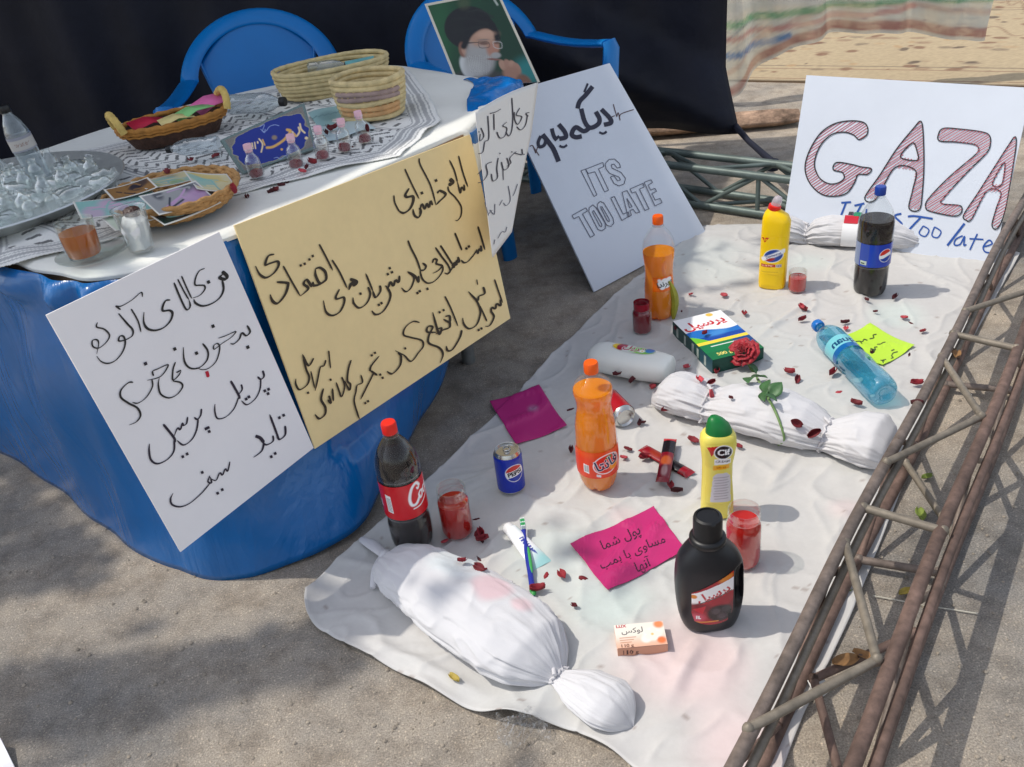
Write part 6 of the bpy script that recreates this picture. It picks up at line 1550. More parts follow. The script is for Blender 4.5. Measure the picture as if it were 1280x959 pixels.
for i, (x, y) in enumerate(spots_):
    lay = Rg.rand() < .55
    rot = (Rg.uniform(1.2, 1.75), 0, Rg.uniform(0, 6.28)) if lay else (Rg.uniform(-.25, .25), Rg.uniform(-.25, .25), Rg.uniform(0, 6.28))
    loc = tc0 + Vector((x, y, .023 if lay else .006))
    if gproto is None:
        gproto = thing('glass_bottle', 'tiny clear glass bottle without cork heaped in the silver tray', 'bottle', loc, rot, 'tiny glass bottles in the tray')
        mb = MB(); mb.lathe(mbp, 20, cap1=False); mb.build('glass', GL2, gproto)
    else: dup(gproto, loc, rot)
# --- standing water bottle
p0 = at(50, 222, TB); t = thing('water_bottle', 'small clear water bottle with pale label and dark cap standing behind the tray', 'bottle', p0, (.0, -.10, facing(p0)))
SB = [(.016, .004), (.026, 0), (.031, .006), (.0325, .02), (.031, .05), (.0325, .08), (.0325, .12), (.031, .135), (.024, .16), (.015, .178), (.0125, .185), (.0125, .192)]
PBm = clear_mat('pet_plastic', (.86, .90, .92), .18, (.6, .68, .72), .9, .04)
def small_bottle(t, lab, capm=CAPK, k=1.0, water=.0):
    mb = MB(); mb.lathe([(r * k, z * k) for r, z in cr(SB, 5)], 40, fn=lambda r, z, a: r * (1 + .012 * sin(z * 330)), cap1=False); mb.build('bottle_wall', PBm, t)
    mb = MB(); mb.lathe([(.0142 * k, .188 * k), (.015 * k, .19 * k), (.015 * k, .205 * k), (.0135 * k, .2075 * k), (.001, .208 * k)], 36); mb.build('cap', capm, t)
    if lab:
        p = Paint.rect(-pi * .0328, pi * .0328, .085, .125, 90, 24, S(190, 184, 178)); p.mix(p.Y > .118, S(150, 150, 160)); p.mix(p.Y < .09, S(150, 150, 160)); p.text('water', .0, .105, .018, S(150, 120, 110), .0)
        p.build('label', lambda X, Y: np.stack([.0334 * k * np.cos(-pi / 2 + X / .0328), .0334 * k * np.sin(-pi / 2 + X / .0328), Y * k], -1), PRINT, t)
small_bottle(t, True, CAPK, .86)
def lying(label, a, b_, k=1.0, lab=False, z=None):
    z = z if z is not None else TB + .033 * k
    A, B = at(*a, z), at(*b_, z); d = (B - A).normalized()
    t = thing('water_bottle', label, 'bottle', A, d.to_track_quat('Z', 'Y').to_euler())
    k2 = min((B - A).length / .208, 1.25); small_bottle(t, lab, CAPK, k2); return t
lying('empty clear bottle with dark cap lying behind the blue plaque', (286, 131), (357, 127))
lying('empty clear bottle lying on its side between the dark basket and the photo tray', (274, 180), (208, 187))
# --- baskets
def weave(name, c1, c2, sc=60):
    m = mat(name, c1, .85, nz=(30, .2), bump=(160, .5, .003))
    return m
def coil_basket(t, rx, ry, h, rows, col, bands=(), flare=.06, M=None):
    """coiled straw: stacked rolls, each a rope round the wall"""
    m0 = mat('straw_coil', col, .85, nz=(40, .22), bump=(220, .6, .003)); mats = [m0] + [mat('straw_band', c, .85, nz=(40, .2), bump=(220, .6, .003)) for _, c in bands]
    mb = MB(); rr = h / rows / 2 * 1.12; rng = np.random.RandomState(int(rx * 1000))
    for k in range(rows):
        z = rr * .95 + k * (h - rr * 2) / (rows - 1); f = 1 + flare * (k / (rows - 1)) - .08 * (1 - k / (rows - 1)) ** 3
        n = 84; a0 = rng.uniform(0, 6)
        mi = 0
        for bi, (br_, c_) in enumerate(bands):
            if k in br_: mi = bi + 1
        pts = [(rx * f * cos(2 * pi * i / n), ry * f * sin(2 * pi * i / n), z + .0015 * sin(3 * 2 * pi * i / n + a0)) for i in range(n)]
        if mi:
            mb.tube(pts, [rr * (1 + .10 * ((i % 3) == 0)) for i in range(n)], 8, 0, closed=True)
            seg = [p_ for i, p_ in enumerate(pts) if n * .60 < i < n * .93]; mb.tube([(x * 1.012, y * 1.012, q) for x, y, q in seg], rr, 8, mi)
        else: mb.tube(pts, [rr * (1 + .10 * ((i % 3) == 0)) for i in range(n)], 8, 0, closed=True)
    mb.build('coiled_wall', mats, t)
    mb = MB(); mb.loft([(.0, 0, 0, rx * .9, ry * .9, 2), (.006, 0, 0, rx * .92, ry * .92, 2)], 48); mb.build('base', m0, t)
L1 = at(341, 103, TB + .06); R1 = at(474, 76, TB + .06); cB = (L1 + R1) / 2; cB.z = TB
ang = atan2((R1 - L1).y, (R1 - L1).x)
t = thing('straw_basket', 'long oval coiled straw basket holding a clear bottle near the blue chair', 'basket', cB + Vector((.01, .03, 0)), (0, 0, ang))
coil_basket(t, (R1 - L1).length * .5, .105, .082, 7, S(205, 186, 138))
lying('clear bottle with black cap lying inside the long straw basket', (386, 86), (436, 81), .9, False, TB + .055)
o = thing('paper_note', 'teal folded paper standing inside the long straw basket', 'note', at(452, 84, TB + .05), (radians(68), 0, ang))
mb = MB(); mb.box((0, 0, 0), (.09, .05, .0015), 0, None, 0); mb.build('sheet', mat('teal_paper', S(110, 178, 182), .6, nz=(30, .2)), o)
o = thing('bottle_cap', 'blue bottle cap lying in the left end of the long straw basket', 'bottle cap', at(360, 104, TB + .02), (.3, 0, 0))
mb = MB(); mb.lathe([(.015, 0), (.0158, .002), (.0158, .013), (.014, .015), (.001, .015)], 32); mb.build('cap_shell', mat('blue_cap_plastic', S(30, 100, 180), .4), o)
L2_ = at(414, 108, TB + .085); R2_ = at(499, 96, TB + .085); c2 = (L2_ + R2_) / 2; c2.z = TB
t = thing('straw_basket', 'small round coiled straw basket with mauve and orange bands in front of the long one', 'basket', c2 + Vector((.006, .0, 0)), (0, 0, -.1))
coil_basket(t, (R2_ - L2_).length * .5 * .95, .082, .105, 8, S(208, 188, 140), ((range(4, 6), S(160, 138, 132)), (range(1, 3), S(206, 160, 110))), .10)
o = thing('sponge', 'yellow green sponge lying in the small straw basket', 'sponge', at(460, 104, TB + .055), (.15, .1, .3))
mb = MB(); mb.box((0, 0, 0), (.075, .05, .03), 0, None, .006); mb.build('foam', mat('yellow_foam', S(204, 204, 50), .9, bump=(120, .8, .003)), o)
# --- dark basket with two handles
Ld = at(146, 166, TB + .05); Rd = at(281, 133, TB + .05); cD = (Ld + Rd) / 2; cD.z = TB; an = atan2((Rd - Ld).y, (Rd - Ld).x); rx = (Rd - Ld).length / 2
t = thing('wicker_basket', 'dark brown oval wicker basket with looped straw handles holding coloured notes', 'basket', cD, (0, 0, an))
DW = mat('dark_wicker', S(70, 46, 34), .7, nz=(60, .4), bump=(90, .9, .005)); OW = mat('orange_wicker', S(176, 120, 52), .7, nz=(50, .25), bump=(90, .7, .004))
mb = MB(); ryd = .085
mb.loft([(.0, 0, 0, rx * .78, ryd * .75, 2.2), (.02, 0, 0, rx * .86, ryd * .86, 2.2), (.048, 0, 0, rx * .97, ryd * .98, 2.2), (.050, 0, 0, rx * .94, ryd * .94, 2.2), (.022, 0, 0, rx * .83, ryd * .82, 2.2), (.006, 0, 0, rx * .75, ryd * .7, 2.2)], 60); mb.build('woven_wall', DW, t)
mb = MB()
for q, (f, z, r_) in enumerate(((.985, .052, .0065), (.99, .044, .004), (.96, .036, .003))):
    mb.tube([(rx * f * cos(2 * pi * i / 72), ryd * f * sin(2 * pi * i / 72), z + .0015 * sin(i * 2.1)) for i in range(72)], [r_ * (1 + .15 * (i % 2)) for i in range(72)], 8, closed=True)
mb.build('rim', OW, t)
for sx in (-1, 1):
    mb = MB(); mb.tube([(sx * (rx * .94 + .012 * sin(q)), .045 * cos(q), .052 + .042 * sin(q)) for q in np.linspace(0, pi, 22)], [.009 * (1 + .12 * (i % 2)) for i in range(22)], 10); mb.build('handle', mat('straw_handle', S(206, 176, 100), .8, nz=(50, .2), bump=(120, .7, .003)), t)
for lab, dx, dy, z, w_, h_, col, r in (('pink folded note at the right end of the dark wicker basket', .11, .01, .062, .09, .055, S(226, 112, 170), (.35, -.2, .15)), ('light green note lying in the middle of the dark wicker basket', .05, -.025, .058, .11, .05, S(140, 206, 130), (.1, -.1, .25)), ('crimson note at the left part of the dark wicker basket', -.06, .0, .052, .10, .05, S(190, 24, 60), (.2, .05, .2)), ('pale yellow note at the front of the dark wicker basket', .0, -.045, .054, .09, .035, S(224, 206, 140), (.2, 0, .1))):
    o = thing('paper_note', lab, 'note', cD + Vector((dx * cos(an) - dy * sin(an), dx * sin(an) + dy * cos(an), z)), (r[0], r[1], an + r[2]))
    mb = MB(); mb.add([(-w_ / 2, -h_ / 2, 0), (w_ / 2, -h_ / 2, .004), (w_ / 2, h_ / 2, .0), (-w_ / 2, h_ / 2, .006), (0, -h_ / 2, .012), (0, h_ / 2, .012)], [[0, 4, 5, 3], [4, 1, 2, 5]], 0, False); mb.build('sheet', mat('coloured_paper', col, .6, nz=(20, .06)), o, solid=.001)
# --- round wicker tray with photo cards
Lw = at(146, 283, TB + .025); Rw = at(291, 222, TB + .025); cw = (Lw + Rw) / 2; cw.z = TB
cw = cw + Vector((-.015, .02, 0)); rw_ = (Rw - Lw).length / 2 * .94
t = thing('wicker_tray', 'shallow round wicker tray of photo cards behind the tea glass', 'tray', cw)
TW = mat('tan_wicker', S(176, 134, 84), .8, nz=(60, .3), bump=(140, .9, .004))
mb = MB()
for k in range(9):
    f = .70 + .30 * (k / 8) ** .7; z = .008 + .036 * (k / 8) ** 1.4; n = 96
    mb.tube([(rw_ * f * cos(2 * pi * i / n), rw_ * f * sin(2 * pi * i / n), z + .002 * sin(i * 1.6 + k * pi)) for i in range(n)], .0052, 8, closed=True)
mb.build('woven_rim', TW, t)
mb = MB(); mb.lathe([(.001, .002), (rw_ * .72, .002), (rw_ * .74, .008), (.001, .008)], 48); mb.build('base', mat('dark_wicker_base', S(60, 54, 50), .9, bump=(80, .6, .004)), t)
def pcard(label, px, py, z, w_, h_, rot, cols, seed):
    rng = np.random.RandomState(seed)
    o = thing('photo_card', label, 'photo card', at(px, py, z), rot)
    p = Paint.rect(-w_ / 2, w_ / 2, -h_ / 2, h_ / 2, 60, 44, cols[0])
    for c in cols[1:]:
        for _ in range(2): p.ell(rng.uniform(-.4, .4) * w_, rng.uniform(-.4, .4) * h_, w_ * rng.uniform(.12, .35), h_ * rng.uniform(.12, .35), c, rng.uniform(0, 3), .4, .8)
    for _ in range(4): p.stroke([(rng.uniform(-.4, .4) * w_, rng.uniform(-.4, .4) * h_) for _ in range(3)], .004, cols[rng.randint(len(cols))])
    e = np.minimum(w_ / 2 - np.abs(p.X), h_ / 2 - np.abs(p.Y)); p.mix(e < .004, S(224, 222, 214))
    p.build('print', lambda X, Y: np.stack([X, Y, .006 * (X / w_) ** 2 * 4 * .5], -1), PRINTG, o, None, .0008)
BR, TE, PK, DK, CR = S(150, 112, 70), S(150, 196, 190), S(206, 176, 200), S(40, 44, 60), S(222, 212, 170)
ad = radians(45)
pcard('photo card with pink and teal print over the near rim of the wicker tray', 148, 257, TB + .05, .15, .09, (.12, .12, ad - .3), (TE, PK, PK, TE), 1)
pcard('photo card with brown print lying at the back of the wicker tray', 164, 237, TB + .06, .09, .06, (.15, 0, ad - .2), (BR, BR, DK), 2)
pcard('photo card with teal and green print lying in the middle of the wicker tray', 208, 226, TB + .05, .12, .085, (.0, .1, ad - .1), (CR, TE, S(150, 180, 120)), 3)
pcard('photo card with grey print tilted against the other cards in the wicker tray', 222, 248, TB + .05, .13, .06, (.55, .1, ad + .12), (S(150, 150, 150), DK, S(190, 150, 190)), 4)
pcard('cream photo card with teal corner leaning on the right rim of the wicker tray', 265, 228, TB + .045, .09, .085, (.25, .35, ad - .2), (CR, S(216, 196, 130), TE), 5)
pcard('pale green photo card at the front inside the wicker tray', 186, 266, TB + .035, .16, .06, (.2, .0, ad - .1), (S(206, 216, 196), TE, CR), 6)
pcard('dark green photo card showing under the front of the wicker tray cards', 232, 262, TB + .03, .13, .05, (.3, .0, ad + .05), (S(30, 60, 56), DK, TE), 7)
# --- tea glass, saucer, cup of tissue
q = at(110, 326, TZ + .012)
t = thing('saucer', 'clear glass saucer under the glass of tea', 'saucer', q + Vector((.012, .006, 0)))
mb = MB(); mb.lathe([(.001, .002), (.03, .002), (.055, .008), (.066, .014), (.0665, .016), (.055, .0105), (.03, .0045), (.001, .0045)], 56, cap0=False, cap1=False); mb.build('dish', GLASS, t)
t = thing('tea_glass', 'clear glass of dark amber tea at the near table corner', 'glass', q + Vector((0, 0, .006)))
gp = [(.024, 0), (.029, .002), (.031, .008), (.0345, .068), (.0352, .072), (.0338, .0725), (.0325, .066), (.0292, .010)]
mb = MB(); mb.lathe(gp, 56, cap1=False); mb.build('glass', GLASS, t)
mb = MB(); mb.lathe([(.027, .008), (.0292, .012), (.0318, .050), (.0318, .052)], 48); mb.build('tea', TEA, t)
q = at(178, 312, TZ + .012)
t = thing('plastic_cup', 'clear plastic cup stuffed with white tissue and a dark date on top', 'cup', q)
mb = MB(); mb.lathe([(.020, 0), (.0225, .002), (.030, .078), (.0325, .080), (.0325, .082), (.030, .0815), (.0285, .076), (.0215, .006)], 48, cap1=False); mb.build('cup_wall', clear_mat('cup_plastic', (.93, .95, .95), .06, (.8, .82, .82), .9, .05, (.06, .6)), t)
t2 = thing('tissue', 'crumpled white tissue stuffed in the clear plastic cup', 'tissue', q + Vector((0, 0, .003)))
mb = MB(); mb.lathe([(.001, 0), (.017, .002), (.020, .02), (.0225, .04), (.0235, .054), (.017, .062), (.008, .066), (.001, .064)], 26, fn=lambda r, z, a: r * (1 + .42 * mnoise.noise(Vector((cos(a) * 1.8, sin(a) * 1.8, z * 70)))), sm=False); mb.build('crumpled_paper', mat('tissue_paper', S(226, 226, 226), .9, bump=(60, .7, .006)), t2)
t2 = thing('dried_date', 'wrinkled dark brown date lying on the tissue in the cup', 'date', q + Vector((.004, .002, .066)))
mb = MB(); mb.lathe([(.001, -.004), (.012, -.002), (.0165, .006), (.013, .014), (.001, .018)], 28, fn=lambda r, z, a: r * (1 + .2 * mnoise.noise(Vector((cos(a) * 3, sin(a) * 3, z * 120))))); mb.build('fruit', mat('date_skin', S(58, 34, 28), .4, bump=(150, .9, .004)), t2)
# --- blue plaque with gold writing
pb0, pb1 = at(303, 219, TZ + .018), at(393, 187, TZ + .018)
dpl = (pb1 - pb0); dpl.z = 0; dpl.normalize(); nh = Vector((dpl.y, -dpl.x, 0)); nQ = (nh * .80 + Vector((0, 0, .60))).normalized()
qq = [(275, 177), (379, 131), (394, 187), (303, 219)]
PXg, CX, CY = quadgrid(qq, 170, 110, (270, 120), 9.13)
p = Paint(CX, CY, S(108, 126, 124))
U_, V_ = np.meshgrid(np.linspace(0, 1, 170), np.linspace(0, 1, 110))
p.mix((U_ > .03) & (U_ < .97) & (V_ > .05) & (V_ < .95), S(128, 122, 116)); p.speck(.5)
fx = (U_ - .5) / .47; fy = (V_ - .5) / .45
rad = np.abs(fx) ** 3.2 + np.abs(fy) ** 3.2
thp = np.arctan2(fy, fx); p.mix(rad < 1 + .06 * np.sin(thp * 16) + .08 * np.sin(thp * 8), S(150, 146, 130)); p.mix(rad < .9 + .06 * np.sin(thp * 16) + .08 * np.sin(thp * 8), S(28, 48, 140))
GO = S(226, 176, 96); GO2 = S(240, 214, 170)
p.stroke([(570, 610), (640, 600), (740, 540), (800, 480), (840, 420), (800, 405)], 28, GO); p.stroke([(800, 410), (835, 425)], 20, GO)
p.stroke([(860, 430), (900, 480), (940, 430), (930, 380)], 20, GO2); p.stroke([(900, 480), (880, 450)], 20, GO); p.stroke([(945, 340), (960, 400), (1000, 440)], 20, GO2); p.ell(1018, 500, 18, 18, GO2); p.ell(738, 630, 14, 14, GO)
p.stroke([(480, 510), (520, 570), (505, 660)], 16, GO2); p.stroke([(520, 520), (545, 580)], 16, GO); p.ell(465, 550, 10, 16, GO2); p.stroke([(400, 560), (410, 620)], 16, GO2); p.stroke([(430, 550), (440, 620)], 14, GO2); p.ell(655, 495, 30, 26, S(150, 130, 110), 0, .4)
W_ = S(150, 170, 220); p.stroke([(490, 370), (540, 350), (520, 420), (560, 420), (600, 370), (660, 350), (705, 360)], 7, W_); p.stroke([(650, 730), (690, 720), (720, 740), (780, 700), (820, 690)], 6, W_); p.stroke([(500, 400), (540, 440), (550, 400)], 7, W_)
t = thing('plaque', 'blue and gold calligraphy plaque leaning among the little corked bottles', 'plaque', (pb0 + pb1) / 2)
p.build('face', lambda A, B: pxplane(PXg, pb0, nQ) - np.array(t.location), PRINTG, t, None, .008, False)
# --- teal printed slips
for lab, qd, c in (('teal printed slip of paper behind the blue plaque', [(385, 142), (430, 128), (445, 146), (398, 160)], S(150, 190, 194)), ('pale blue printed slip half under the small straw basket', [(398, 160), (450, 148), (470, 160), (410, 176)], S(186, 206, 212))):
    PXg, CX, CY = quadgrid(qd, 50, 30, (380, 120), 10); p = Paint(CX, CY, c)
    for k in range(7): p.stroke([(40 + k * 70, 330 - k * 25), (90 + k * 75, 290 - k * 25)], 10, S(90, 130, 140), sm=False)
    p.ell(300, 250, 120, 60, S(110, 150, 160), -.3, .4, .6)
    o = thing('paper_slip', lab, 'paper', at(*np.mean(qd, 0), TZ + .019)); p.build('sheet', lambda A, B: pxplane(PXg, (0, 0, TZ + .019), (0, 0, 1)) - np.array(o.location) + np.stack([0 * A, 0 * A, .003 * np.sin(A / 90)], -1), PRINT, o, None, .0005)
# --- mini bottles with pink stoppers
PNK = mat('pink_stopper', S(232, 186, 200), .5); PETL = mat('petal_red', S(128, 30, 40), .7, nz=(80, .3), rnd=.35); PETD = mat('petal_dark', S(84, 28, 34), .75, nz=(80, .3), rnd=.35); PETP = mat('petal_pink', S(178, 66, 74), .65, nz=(60, .3), rnd=.25)
first = None
for lab, px, py in (('tiny pink stoppered bottle of petals before the left part of the blue plaque', 322, 222), ('tiny pink stoppered bottle before the right part of the blue plaque', 371, 210), ('tiny pink stoppered bottle just right of the blue plaque', 404, 199), ('tiny pink stoppered bottle between the plaque and the tallest tiny bottle', 431, 189), ('tiny pink stoppered bottle nearest below the small straw basket', 457, 178)):
    q = at(px, py, TZ + .014); t = thing('mini_bottle', lab, 'bottle', q, (Rg.uniform(-.08, .08), Rg.uniform(-.08, .08), 0), 'tiny bottles with pink stoppers')
    mb = MB(); mb.lathe([(r, z * 1.15) for r, z in mbp], 24, cap1=False); mb.build('glass', GL2, t)
    mb = MB(); mb.lathe([(.0075, .058), (.0085, .06), (.0095, .068), (.009, .076), (.001, .077)], 24, 0, Matrix.Translation((0, 0, .0))); mb.build('stopper', PNK, t)
    mb = MB(); mb.lathe([(.001, .003), (.014, .004), (.015, .012), (.010, .018), (.001, .021)], 20, fn=lambda r, z, a: r * (1 + .25 * mnoise.noise(Vector((cos(a) * 3, sin(a) * 3, z * 200 + px))))); mb.build('petal_fill', PETL, t)

# ================================================================ ROSE
def cast(px, py):
    dg = bpy.context.evaluated_depsgraph_get()
    hit, loc, nor, idx, ob, _ = SC.ray_cast(dg, CAMP, ray(px, py))
    return loc, nor, ob
bpy.context.view_layer.update()
RR = mat('rose_petal', S(158, 12, 32), .55, nz=(30, .25), sss=0, sheen=.3); GRN = mat('rose_leaf', S(62, 100, 58), .5, nz=(40, .3), bump=(60, .5, .003)); STM = mat('rose_stem', S(110, 140, 84), .5)
bl_, _, _ = cast(928, 447)
rc_ = bl_ + Vector((0, -.0, .022))
rose = thing('rose', 'single red rose with green stem lying across the petal strewn bundle', 'flower', rc_)
stem_px = [(938, 462), (948, 478), (958, 497), (968, 515), (976, 535), (980, 552), (973, 559)]
pts = [Vector((0, 0, -.004))]
for x, y in stem_px:
    l, n, o = cast(x, y); pts.append(l + Vector((0, 0, .006)) - rc_)
mb = MB(); mb.tube(cr([tuple(q) for q in pts], 5), [.0042 - .0018 * i / 35 for i in range(36)], 10); mb.build('stem', STM, rose)
axis = (Vector((-.35, -.35, .85))).normalized(); QM = axis.to_track_quat('Z', 'Y').to_matrix().to_4x4()
mb = MB(); rng = np.random.RandomState(9)
for layer, (r0, hgt, n, open_) in enumerate(((.006, .026, 3, .1), (.011, .027, 4, .25), (.017, .026, 5, .5), (.024, .022, 6, .85), (.031, .015, 7, 1.2))):
    for k in range(n):
        a0 = 2 * pi * k / n + layer * .7 + rng.uniform(-.2, .2); vs_, fs = [], []
        nu, nv = 9, 7; wid = 2 * pi / n * .72
        for j in range(nv):
            v_ = j / (nv - 1)
            for i in range(nu):
                u_ = -1 + 2 * i / (nu - 1)
                rad_ = r0 * (.25 + .75 * v_ ** .8) + open_ * .012 * v_ ** 2 + .0018 * sin(u_ * 5 + layer + k)
                aa = a0 + u_ * wid * (.6 + .4 * v_) * (1 - .25 * v_ ** 3)
                z = hgt * v_ * (1 - .22 * u_ * u_ * v_) - open_ * .007 * v_ ** 3 + .0015 * sin(u_ * 7 + k * 2)
                vs_.append((rad_ * cos(aa), rad_ * sin(aa), z - .012))
        for j in range(nv - 1):
            for i in range(nu - 1): q = j * nu + i; fs.append([q, q + 1, q + nu + 1, q + nu])
        mb.add(vs_, fs, 0, True, QM)
mb.build('bloom', RR, rose, solid=.0008)
def leaf_at(px, py, l, ang, tilt):
    q, n, o = cast(px, py); q = q - rc_ + Vector((0, 0, .012)); vs_, fs = [], []
    for j in range(9):
        v_ = j / 8; w_ = l * .36 * sin(pi * v_ ** .8) + .0003
        for i in (-1, -.5, 0, .5, 1): vs_.append((v_ * l - l * .4, w_ * i, .12 * l * abs(i) * sin(pi * v_) - .25 * l * (v_ - .5) ** 2))
    for j in range(8):
        for i in range(4): k = j * 5 + i; fs.append([k, k + 1, k + 6, k + 5])
    mb = MB(); mb.add(vs_, fs, 0, True, Matrix.Translation(q) @ Euler((tilt[0], tilt[1], ang)).to_matrix().to_4x4()); mb.build('leaf', GRN, rose, solid=.0006)
for a in ((941, 466, .055, 2.2, (.5, -.5)), (947, 476, .05, -.8, (-.5, -.3)), (938, 478, .05, -2.1, (.4, -.2)), (957, 488, .045, 1.0, (-.6, -.2)), (968, 494, .05, .6, (.3, -.5)), (955, 498, .04, -1.9, (.7, .2)), (965, 503, .035, 2.6, (.2, -.4))): leaf_at(*a)
# yellow green leaf leaning on the far orange bottle
q0 = at(842, 400, .01)
o = thing('leaf', 'tall narrow yellow green leaf leaning on the far orange soda bottle', 'leaf', q0)
vs_, fs = [], []
for j in range(15):
    v_ = j / 14; w_ = .026 * sin(pi * min(1, v_ * .93 + .05)) ** .8
    for i in (-1, -.5, 0, .5, 1): vs_.append((w_ * i * .55 + .010 * sin(v_ * pi) - .012 * v_, w_ * abs(i) * .5 - .004 * v_, v_ * .135))
for j in range(14):
    for i in range(4): k = j * 5 + i; fs.append([k, k + 1, k + 6, k + 5])
mb = MB(); mb.add(vs_, fs); mb.build('blade', mat('yellow_green_leaf', S(160, 160, 50), .5, nz=(20, .25)), o, solid=.0008)

# ================================================================ PETALS
def petal_mesh(l, w_, cup, seed):
    rng = np.random.RandomState(seed); vs_, fs = [], []
    for j in range(8):
        v_ = j / 7; ww = w_ * (sin(pi * (v_ * .86 + .07)) ** .7)
        for i in range(5):
            u_ = -1 + i / 2; vs_.append(((v_ - .5) * l, u_ * ww * .5, cup * (u_ * u_ + 1.2 * (v_ - .5) ** 2) + .0016 * rng.rand() + .001))
    for j in range(7):
        for i in range(4): k = j * 5 + i; fs.append([k, k + 1, k + 6, k + 5])
    return vs_, fs
protos = []
for i, (l, w_, cup, m) in enumerate(((.024, .016, .006, PETL), (.026, .013, .008, PETD), (.020, .017, .005, PETP), (.028, .015, .010, PETL), (.016, .010, .006, PETD))):
    me_mb = MB(); me_mb.add(*petal_mesh(l, w_, cup, i)); ob_ = me_mb.build('rose_petal', m, None, solid=.0005); protos.append(ob_)
pet = []
for x, y in ((227, 38), (187, 105), (720, 105), (720, 150), (1045, 115), (910, 165), (915, 190), (1020, 300), (1195, 300), (1258, 203), (1225, 437), (960, 527), (885, 460), (668, 388), (692, 412), (57, 447), (15, 610), (235, 690), (437, 715), (410, 498), (313, 425), (260, 420), (300, 475), (115, 542), (690, 603), (10, 765), (130, 890), (165, 905), (205, 362), (1210, 158), (340, 388), (770, 640)): pet.append((800 + x / 3.556, 360 + y / 3.556))
for x, y in ((835, 135), (910, 140), (970, 440), (545, 605), (860, 650), (975, 645), (550, 340), (885, 600), (1180, 850)): pet.append((600 + x / 4.796, 440 + y / 4.796))
for x, y in ((515, 788), (700, 738), (707, 775), (595, 897), (700, 922), (680, 650)): pet.append((440 + x / 4.357, 500 + y / 4.357))
for x, y in ((15, 250), (15, 275), (5, 397), (290, 420), (370, 435), (467, 437), (428, 570), (255, 500)): pet.append((600 + x / 3.556, 600 + y / 3.556))
for x, y in ((1083, 378), (930, 395), (905, 372), (1004, 383), (1118, 375), (880, 420), (1040, 470), (1130, 400), (846, 412), (600, 700), (1146, 500), (820, 487)): pet.append((x, y))
rp = np.random.RandomState(31)
def drop_petals(L, lab, grp, lift=.0):
    for k, (x, y) in enumerate(L):
        loc, nor, ob = cast(x, y)
        src = protos[rp.randint(len(protos))]
        c = src.copy(); COL.objects.link(c)
        zq = Vector(nor).to_track_quat('Z', 'Y') if nor.z > .2 else Quaternion()
        c.rotation_mode = 'QUATERNION'; c.rotation_quaternion = zq @ Euler((rp.uniform(-.3, .3) + (pi if rp.rand() < .2 else 0), rp.uniform(-.3, .3), rp.uniform(0, 6.28))).to_quaternion()
        c.location = loc + Vector(nor) * (.004 + lift); s_ = rp.uniform(.85, 1.25); c.scale = (s_, s_, s_)
        tag(c, lab, 'petal', grp)
drop_petals(pet, 'dried dark red rose petal scattered on the white ground cloth', 'petals scattered on the ground sheet')
tp_ = [(x, y) for x, y in ((352, 232), (345, 238), (358, 228), (340, 240), (385, 213), (392, 208), (378, 218), (308, 247), (303, 250), (240, 204), (210, 221), (412, 166), (418, 164), (408, 170), (456, 160), (288, 238), (440, 184), (268, 189))]
drop_petals(tp_, 'dried red rose petal lying on the checkered scarf on the table', 'petals on the table')
for o in protos: bpy.data.objects.remove(o)

# ================================================================ SMALL DEBRIS
LFY = mat('dry_leaf_yellow', S(170, 150, 70), .7, nz=(40, .3)); LFG = mat('dry_leaf_green', S(120, 136, 60), .7, nz=(40, .3)); LFB = mat('dry_leaf_brown', S(140, 104, 66), .8, nz=(40, .3))
for lab, px, py, l, a, m in (('yellow green leaf on the ground inside the truss beside its rung', 1150, 645, .045, 1.3, LFG), ('small green leaf on the ground inside the truss, midway along', 1063, 738, .022, .8, LFG), ('dry brown leaf under the bent truss brace', 1056, 828, .05, .2, LFB), ('dry orange brown leaf beside the bend of the truss brace', 1080, 822, .04, 2.4, LFB), ('yellow leaf on the ground behind the truss rung', 1130, 742, .03, .4, LFY), ('tiny yellow leaf stuck by the front edge of the nearest bundle', 568, 850, .028, 2.3, LFY), ('small leaf on the dark ground at the truss far part', 1158, 598, .03, .3, LFG), ('brown leaf on the ground under the far truss rungs', 1195, 445, .04, 1.0, LFB)):
    loc, nor, ob = cast(px, py)
    vs_, fs = petal_mesh(l, l * .5, .006, 3); mb = MB(); mb.add(vs_, fs); o = mb.build('dry_leaf', m, None, solid=.0006); o.location = at(px, py, .004) if loc.z < .012 else loc; o.rotation_euler = (.1, .1, a); tag(o, lab, 'leaf')
o = thing('paper_scrap', 'crumpled white paper scrap on the ground inside the truss', 'paper scrap', at(1020, 862, .0), (.3, .2, .5))
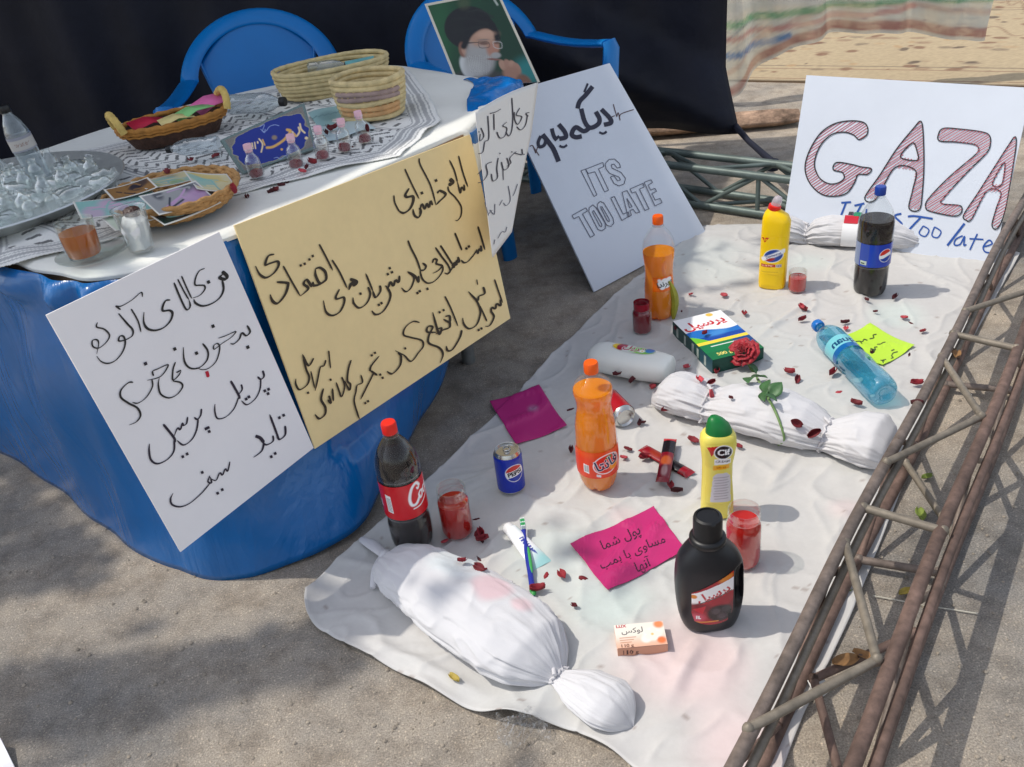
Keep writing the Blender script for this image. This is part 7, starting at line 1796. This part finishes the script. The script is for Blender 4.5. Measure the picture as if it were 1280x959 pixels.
mb = MB(); mb.lathe([(.001, 0), (.014, .002), (.018, .012), (.011, .022), (.001, .024)], 14, fn=lambda r, z, a: r * (1 + .4 * mnoise.noise(Vector((cos(a) * 2, sin(a) * 2, z * 80)))), sm=False); mb.build('crumpled_paper', mat('scrap_paper', S(216, 214, 210), .8), o)
o = thing('string', 'thin pale string lying across the ground by the right truss', 'string', at(1160, 755, 0)); bs = Vector(o.location)
mb = MB(); mb.tube(cr([tuple(at(x, y, .005) - bs) for x, y in ((1092, 745), (1120, 750), (1150, 756), (1190, 762), (1222, 767))], 6), .0012, 6); mb.build('cord', mat('pale_cord', S(190, 186, 172), .8), o)
# loose grit
GR = mat('grit_stone', S(150, 140, 126), .9, nz=(6, .4))
mb = MB(); rg = np.random.RandomState(77)
for k in range(2600):
    px, py = rg.uniform(-20, 1300), rg.uniform(430, 970) if rg.rand() < .8 else rg.uniform(250, 430)
    q = at(px, py, 0)
    r = .0011 + .0040 * rg.rand() ** 4
    vs_ = [(q.x + r * x, q.y + r * y, r * .75 * z + r * .4) for x, y, z in ((1, 0, 0), (.2, .95, .1), (-.9, .4, 0), (-.6, -.8, .1), (.5, -.8, 0), (rg.uniform(-.3, .3), rg.uniform(-.3, .3), 1), (0, 0, -.6))]
    fs = [[i, (i + 1) % 5, 5] for i in range(5)] + [[(i + 1) % 5, i, 6] for i in range(5)]
    mb.add(vs_, fs, 0, False)
def on_sheet(v):
    return False
tag(mb.build('gravel', GR, fixn=False), kind='stuff', label=None)

# finer nesting: labels belong to the wall they are stuck on
for o in list(SC.objects):
    if o.type == 'MESH' and o.parent is not None and o.parent.type == 'EMPTY':
        b_ = o.name.split('.')[0]; sib = {c.name.split('.')[0]: c for c in o.parent.children}
        for nm, hosts in (('label', ('bottle_wall', 'body')), ('front_print', ('carton',)), ('side_print', ('carton',)), ('top_print', ('carton',)), ('neck_ring', ('bottle_wall',)), ('tie', ('wrapped_cloth',)), ('knotted_strip', ('wrapped_cloth',)), ('grip', ('handle',)), ('pull_tab', ('can_body',)), ('print', ('can_body',)), ('arm_rim', ()), ('neck', ('glass',))):
            if b_ == nm:
                for h in hosts:
                    if h in sib: o.parent = sib[h]; break
